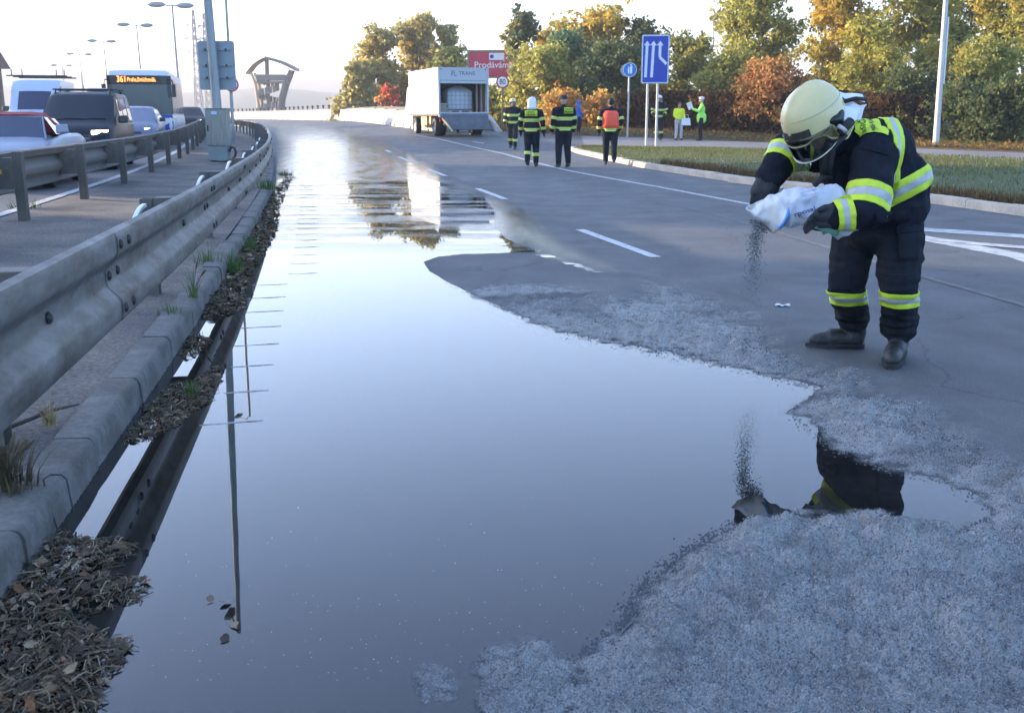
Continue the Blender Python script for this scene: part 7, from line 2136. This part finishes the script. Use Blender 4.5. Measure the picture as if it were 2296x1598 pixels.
b = MB(); b.loft(rows, cap=False); top_i = len(b.v); b.add([(0, 0, .176 * SC)] , []); 
b.f += [((levels) * na + i, levels * na + (i + 1) % na, top_i) for i in range(na)]; b.m += [0] * na
shell = b.build('shell', M['helmet'], he_, 180)
so = shell.modifiers.new('t', 'SOLIDIFY'); so.thickness = .008; so.offset = -1
b = MB(); pts = [hel(-math.pi + 2 * math.pi * i / 72, rim(-math.pi + 2 * math.pi * i / 72), .002) for i in range(73)]
b.tube(pts, .0065, 6); b.build('rim', M['helmet'], he_, 180)
# seam line round the shell
b = MB(); b.tube([hel(R(a), .055 + .012 * math.cos(R(a)), .0005) for a in range(-180, 181, 6)], .0022, 5); b.build('seam', mat('seam_cream', (.40, .39, .26), .5), he_, 180)
# ear plate on both sides
for s in (-1, 1):
    b = MB(); vs = []; m = 22
    for i in range(m):
        a = 2 * math.pi * i / m; rr_q = 1 + .22 * math.sin(3 * a + .4)
        az = s * (R(96) + R(17) * math.cos(a) * rr_q); z = -.035 + .036 * math.sin(a) * rr_q
        vs.append(hel(az, z, .005))
    cen = hel(s * R(96), -.035, .011); b.add(vs + [cen], [(i, (i + 1) % m, m) for i in range(m)])
    ep = b.build('ear_plate', M['black_gloss'], he_, 180); so = ep.modifiers.new('t', 'SOLIDIFY'); so.thickness = .008
# inner liner, face opening dark
b = MB(); ell_mesh(b, (0, 0, .0), (.165 * SC, .125 * SC, .14 * SC)); b.build('liner', M['black'], he_, 180)
# clear visor, swung down in front of the face
vm = bpy.data.materials.new('clear_visor'); vm.use_nodes = True; nt = vm.node_tree; nt.nodes.clear()
o_ = N(nt, 'ShaderNodeOutputMaterial'); tr_ = N(nt, 'ShaderNodeBsdfTransparent'); tr_.inputs[0].default_value = (.80, .80, .76, 1); gs = N(nt, 'ShaderNodeBsdfGlossy'); gs.inputs['Roughness'].default_value = .06
fr_ = N(nt, 'ShaderNodeFresnel'); fr_.inputs[0].default_value = 1.6; mx = N(nt, 'ShaderNodeMixShader'); nt.links.new(fr_.outputs[0], mx.inputs[0]); nt.links.new(tr_.outputs[0], mx.inputs[1]); nt.links.new(gs.outputs[0], mx.inputs[2]); nt.links.new(mx.outputs[0], o_.inputs[0])
def vis(az, z):
    return Vector((.212 * math.cos(az) - .02 * (-z / .15), .160 * math.sin(az), z)) * SC
rows = []
def vlow(az): return -.185 + .06 * (abs(az) / R(78)) ** 2
for j in range(7):
    rows.append([vis(R(-78 + 156 * i / 20), -.03 + (vlow(R(-78 + 156 * i / 20)) + .03) * j / 6) for i in range(21)])
b = MB(); b.add([p for r in rows for p in r], [(j * 21 + i, j * 21 + i + 1, (j + 1) * 21 + i + 1, (j + 1) * 21 + i) for j in range(6) for i in range(20)])
visr = b.build('visor', vm, he_, 180); so = visr.modifiers.new('t', 'SOLIDIFY'); so.thickness = .003
b = MB(); b.tube([vis(R(-78 + 156 * i / 40), vlow(R(-78 + 156 * i / 40))) for i in range(41)], .0035, 6); b.build('visor_rim', mat('visor_edge', (.62, .62, .55), .3), visr, 180)
b = MB(); rows = [[hel(a, z, .004) for a in [R(-42 + 84 * i / 16) for i in range(17)]] for z in (.012, -.03, -.068)]
b.add([p for r in rows for p in r], [(j * 17 + i, j * 17 + i + 1, (j + 1) * 17 + i + 1, (j + 1) * 17 + i) for j in range(2) for i in range(16)]); b.build('brow_band', mat('smoked_band', (.06, .055, .045), .25), he_, 180)
# face: eyes, mouth under the visor
b = MB()
for s in (-1, 1):
    c_ = Vector((.108, s * .034, -.065)) * SC; b.lathe((0, 0, 0), [(.012, -.004), (.008, .006), (.001, .008)], 8, axis='X'); 
    for q in range(len(b.v) - 24, len(b.v)): b.v[q] = tuple(Vector(b.v[q]) + c_)
b.build('eyes', M['hair_dk'], he_, 180)
# crumpled white cloth behind the helmet
def cloth_sheet(name, quad, n, amp, seed, m, parent, thick=.004):
    b = MB(); vs = []
    for j in range(n + 1):
        for i in range(n + 1):
            u, v = i / n, j / n
            p = quad[0] * (1 - u) * (1 - v) + quad[1] * u * (1 - v) + quad[2] * u * v + quad[3] * (1 - u) * v
            q = p * 13; vs.append(p + Vector((noise.noise(q + Vector((seed, 0, 0))), noise.noise(q + Vector((0, seed, 5))) , noise.noise(q + Vector((9, 0, seed))))) * amp)
    b.add(vs, [(j * (n + 1) + i, j * (n + 1) + i + 1, (j + 1) * (n + 1) + i + 1, (j + 1) * (n + 1) + i) for j in range(n) for i in range(n)])
    o = b.build(name, m, parent, 180); s = o.modifiers.new('t', 'SOLIDIFY'); s.thickness = thick; return o
ng = empty('neck_guard'); ng.parent = hero
cloth_sheet('cloth', [at(1884, 278, 5.74), at(1926, 268, 5.76), at(1944, 236, 5.84), at(1880, 216, 5.84)], 18, .022, 3, M['white_cloth'], ng)
cloth_sheet('cloth', [at(1876, 218, 5.82), at(1940, 230, 5.84), at(1932, 212, 5.92), at(1874, 206, 5.9)], 16, .016, 6, M['white_cloth'], ng)
cloth_sheet('cloth', [at(1890, 284, 5.70), at(1914, 274, 5.72), at(1934, 246, 5.78), at(1890, 238, 5.76)], 14, .014, 9, M['white_cloth'], ng)
b = MB(); b.tube([at(1892, 228, 5.80), at(1918, 221, 5.82), at(1942, 223, 5.86)], .012, 6); b.build('hem', M['black'], ng, 180)
# soles
for hl_, to in ((hR, tR), (hL, tL)):
    d = (to - hl_); d.z = 0; Lb = d.length; d.normalize(); s_ = Vector((-d.y, d.x, 0)); rg = []
    outl = [(-.062, 0), (-.05, .038), (-.01, .055), (.35 * Lb, .050), (.7 * Lb, .064), (.93 * Lb, .050), (Lb + .042, .022), (Lb + .048, 0)]
    outl = outl + [(a, -w) for a, w in reversed(outl[1:-1])]
    for z, gsc in ((.001, .96), (.004, 1.0), (.022, 1.03), (.030, 1.0)): rg.append([(hl_.x + d.x * a + s_.x * w * gsc, hl_.y + d.y * a + s_.y * w * gsc, z) for a, w in outl])
    b = MB(); b.loft(rg); b.build('boot_sole', M['black'], hero, 50)
# breathing mask strap, radio and hook on the chest
b = MB(); b.tube([at(1862, 318, 5.70), at(1848, 350, 5.74), at(1850, 395, 5.78)], .028, 8); b.tube([at(1895, 300, 5.70), at(1868, 330, 5.70), at(1860, 375, 5.76), at(1862, 408, 5.80)], .02, 8); b.build('strap', M['black'], hero, 180)
b = MB(); b.tube([at(1884, 300, 5.68), at(1896, 284, 5.68), at(1908, 272, 5.70)], .026, 8); b.build('microphone', M['black'], hero, 180)
b = MB(); b.tube([at(1886, 292, 5.655), at(1891, 286, 5.655)], .03, 8); b.build('microphone_band', M['silver'], hero, 180)
b = MB(); b.tube([at(1812, 352, 5.80), at(1808, 372, 5.80), at(1813, 384, 5.80), at(1818, 370, 5.80), at(1815, 352, 5.80)], .006, 6); b.build('snap_hook', M['chrome'], hero, 180)
b = MB(); b.tube([at(1813, 318, 5.76), at(1812, 352, 5.79)], .011, 6); b.build('chin_strap', M['black'], hero, 180)
b = MB(); b.tube([at(1826, 414, 5.72), at(1842, 400, 5.74), at(1862, 398, 5.78), at(1868, 410, 5.8)], .018, 7); b.build('hose_end', M['black'], hero, 180)

# ---------------------------------------------------------------- the bag and the falling granules
M['bag'] = mat('bag_film', (.50, .54, .60), .38, var=.10, scale=11, c2=(.36, .46, .64), c2amt=.30, c2scale=7, bump=.25, bscale=30, bdist=.006)
M['bag_in'] = mat('bag_inner', (.60, .61, .60), .42, var=.08, scale=10)
M['bag_blue'] = mat('bag_blue', (.10, .30, .62), .42); M['bag_green'] = mat('bag_green', (.06, .16, .10), .5); M['bag_ink'] = mat('bag_ink', (.05, .05, .22), .5)
bag = empty('granule_bag', (0, 0, 0), 0, 'torn white plastic bag held by the bending firefighter, granules pouring out', 'bag')
stn = [(1738, 436, 510, 5.86, .07), (1760, 428, 508, 5.80, .09), (1790, 419, 503, 5.74, .10), (1820, 413, 503, 5.70, .105), (1850, 410, 526, 5.68, .10), (1880, 418, 537, 5.65, .09), (1902, 436, 536, 5.62, .07), (1924, 474, 526, 5.60, .04), (1934, 500, 512, 5.60, .012)]
b = MB(); rings = []; nb = 44
def bag_ring(x, yt, yb_, Yc, dep, sk=0):
    top_, bot = at(x + sk, yt, Yc), at(x - sk, yb_, Yc); c = (top_ + bot) / 2; h = (top_ - bot) / 2
    r = []
    for i in range(nb):
        a = 2 * math.pi * i / nb; ca, sa = math.cos(a), math.sin(a)
        p = c + h * (abs(ca) ** .75 * (1 if ca > 0 else -1)) + Vector((0, 1, .25)) * dep * .62 * (abs(sa) ** 1.3 * (1 if sa > 0 else -1))
        q = p * 9; f = .026 * (.35 - abs(noise.noise(q)) * 1.6) + .013 * (.3 - abs(noise.noise(q * 2.4 + Vector((4, 1, 0)))) * 1.5)
        r.append(p + (p - c).normalized() * f)
    return r
def lerp_st(t):
    f = t * (len(stn) - 1); i = min(int(f), len(stn) - 2); w = f - i
    return [a * (1 - w) + c * w for a, c in zip(stn[i], stn[i + 1])]
for i in range(61): rings.append(bag_ring(*lerp_st(i / 60)))
b.loft(rings); body_ = b.build('film', M['bag'], bag, 180)
# turned-back mouth with a blue edge
mo = [(1684, 462, 468, 5.93, .05, 10), (1696, 452, 484, 5.92, .09, 8), (1715, 442, 500, 5.90, .105, 4), (1735, 436, 514, 5.86, .11, 2), (1752, 434, 516, 5.82, .105, 8), (1758, 440, 508, 5.80, .10, 14)]
def lerp_mo(t):
    f = t * (len(mo) - 1); i = min(int(f), len(mo) - 2); w = f - i
    return [a * (1 - w) + c * w for a, c in zip(mo[i], mo[i + 1])]
b = MB(); b.loft([bag_ring(*lerp_mo(i / 30)) for i in range(31)], cap=False); mth = b.build('turned_mouth', M['bag_in'], bag, 180); so = mth.modifiers.new('t', 'SOLIDIFY'); so.thickness = .003
b = MB(); er = bag_ring(*mo[-1]); b.tube([Vector(p) for p in er[nb // 2 - 2: nb + 1]], .010, 6); b.build('mouth_edge', M['bag_blue'], bag, 180)
mb_ = bag_ring(*mo[-2])
cloth_sheet('green_print', [at(1824, 512, 5.56), at(1876, 530, 5.56), at(1884, 516, 5.56), at(1836, 504, 5.56)], 8, .006, 2, M['bag_green'], bag)
bm_ = body_.data; bbv = BVHTree.FromPolygons([v.co.copy() for v in bm_.vertices], [tuple(p.vertices) for p in bm_.polygons])
def bag_text(body, p0, p1, hpx, m_):
    tm = flat_text(body, 1.0); xs_ = [v.co.x for v in tm.vertices]; x0, x1 = min(xs_), max(xs_)
    bm = bmesh.new(); bm.from_mesh(tm); bmesh.ops.triangulate(bm, faces=bm.faces); bmesh.ops.subdivide_edges(bm, edges=[e for e in bm.edges if e.calc_length() > .2], cuts=2)
    d = Vector((p1[0] - p0[0], p1[1] - p0[1], 0)); L = d.length; d /= L
    ok = True
    for v in bm.verts:
        s = (v.co.x - x0) / (x1 - x0) * L; x = p0[0] + d.x * s + d.y * v.co.y * hpx; y = p0[1] + d.y * s - d.x * v.co.y * hpx
        ro = Vector((0, 0, H)); rd = (at(x, y, 5.0) - ro).normalized(); hit = bbv.ray_cast(at(x, y, 5.2), rd)
        v.co = (hit[0] + hit[1] * .003) if hit[0] is not None else at(x, y, 5.6)
    bm.to_mesh(tm); bm.free(); tm.materials.clear(); tm.materials.append(m_)
    o = bpy.data.objects.new('lettering', tm); col.objects.link(o); o.parent = bag
bag_text('rposal', (1782, 482), (1828, 467), 14, M['bag_ink'])
inkp = mat('bag_ink_pale', (.36, .38, .48), .5)
for i, (x, y, w) in enumerate(((1812, 428, 36), (1814, 436, 38), (1816, 444, 30), (1808, 452, 12))): bag_text('-' * (3 + i % 2), (x - w / 2, y + 4), (x + w / 2, y - 4), 12, inkp)
# falling granules
rr = random.Random(17); b = MB()
gz_ = U(1692, 700, 0)
def crumb(b, p, s):
    vs = [p + Vector((rr.uniform(-1, 1), rr.uniform(-1, 1), rr.uniform(-1, 1))) * s for _ in range(4)]
    b.add(vs, [(0, 1, 2), (0, 2, 3), (0, 3, 1), (1, 3, 2)])
for i in range(3600):
    t = rr.random() ** 1.35; y = 492 + t * 205
    w = 16 + 12 * t
    x = 1694 + (22 if t < .12 and rr.random() < .6 else 0) * rr.random() + rr.gauss(0, 1) * w * .5 - 6 * t
    if t < .15: x += rr.uniform(-4, 24)
    crumb(b, at(x, y, 5.98 + rr.gauss(0, .05)), rr.uniform(.0022, .0075) * (1 - .62 * t))
for i in range(200):
    crumb(b, at(rr.uniform(1690, 1745), rr.gauss(508, 5), 5.92 + rr.gauss(0, .03)), rr.uniform(.003, .008))
tag(b.build('falling_granules', mat('granule_grey', (.13, .145, .155), .9)), 'stream of grey granules falling from the bag to the road', 'granules', kind='stuff')
# scrap on the road
p = G(1755, 687); b = MB(); rows = []
for i in range(9):
    t = i / 8; w = .022 * math.sin(math.pi * min(1, .12 + t * .85)) ; rows.append([(-.055 + .11 * t, -w, .004 + .012 * math.sin(t * 7) ** 2), (-.055 + .11 * t, 0, .018 + .008 * math.sin(t * 9)), (-.055 + .11 * t, w, .006), (-.055 + .11 * t, 0, .001)])
b.loft(rows); o = b.build('paper_scrap', M['sign_white'], None, 60); o.location = p; o.rotation_euler = (0, 0, -.15); tag(o, 'small crumpled white scrap lying on the road by the granules', 'scrap')
# ================================================================== AIR
hm = bpy.data.materials.new('haze'); hm.use_nodes = True
nt = hm.node_tree; nt.nodes.clear()
out = N(nt, 'ShaderNodeOutputMaterial'); pv = N(nt, 'ShaderNodeVolumePrincipled')
pv.inputs['Color'].default_value = (.95, .93, .93, 1); pv.inputs['Density'].default_value = .00075; pv.inputs['Anisotropy'].default_value = .25
nt.links.new(pv.outputs[0], out.inputs['Volume'])
b = MB(); b.box((0, 1700, 87), (9000, 4400, 186)); hz = b.build('haze', hm); tag(hz, kind='stuff')
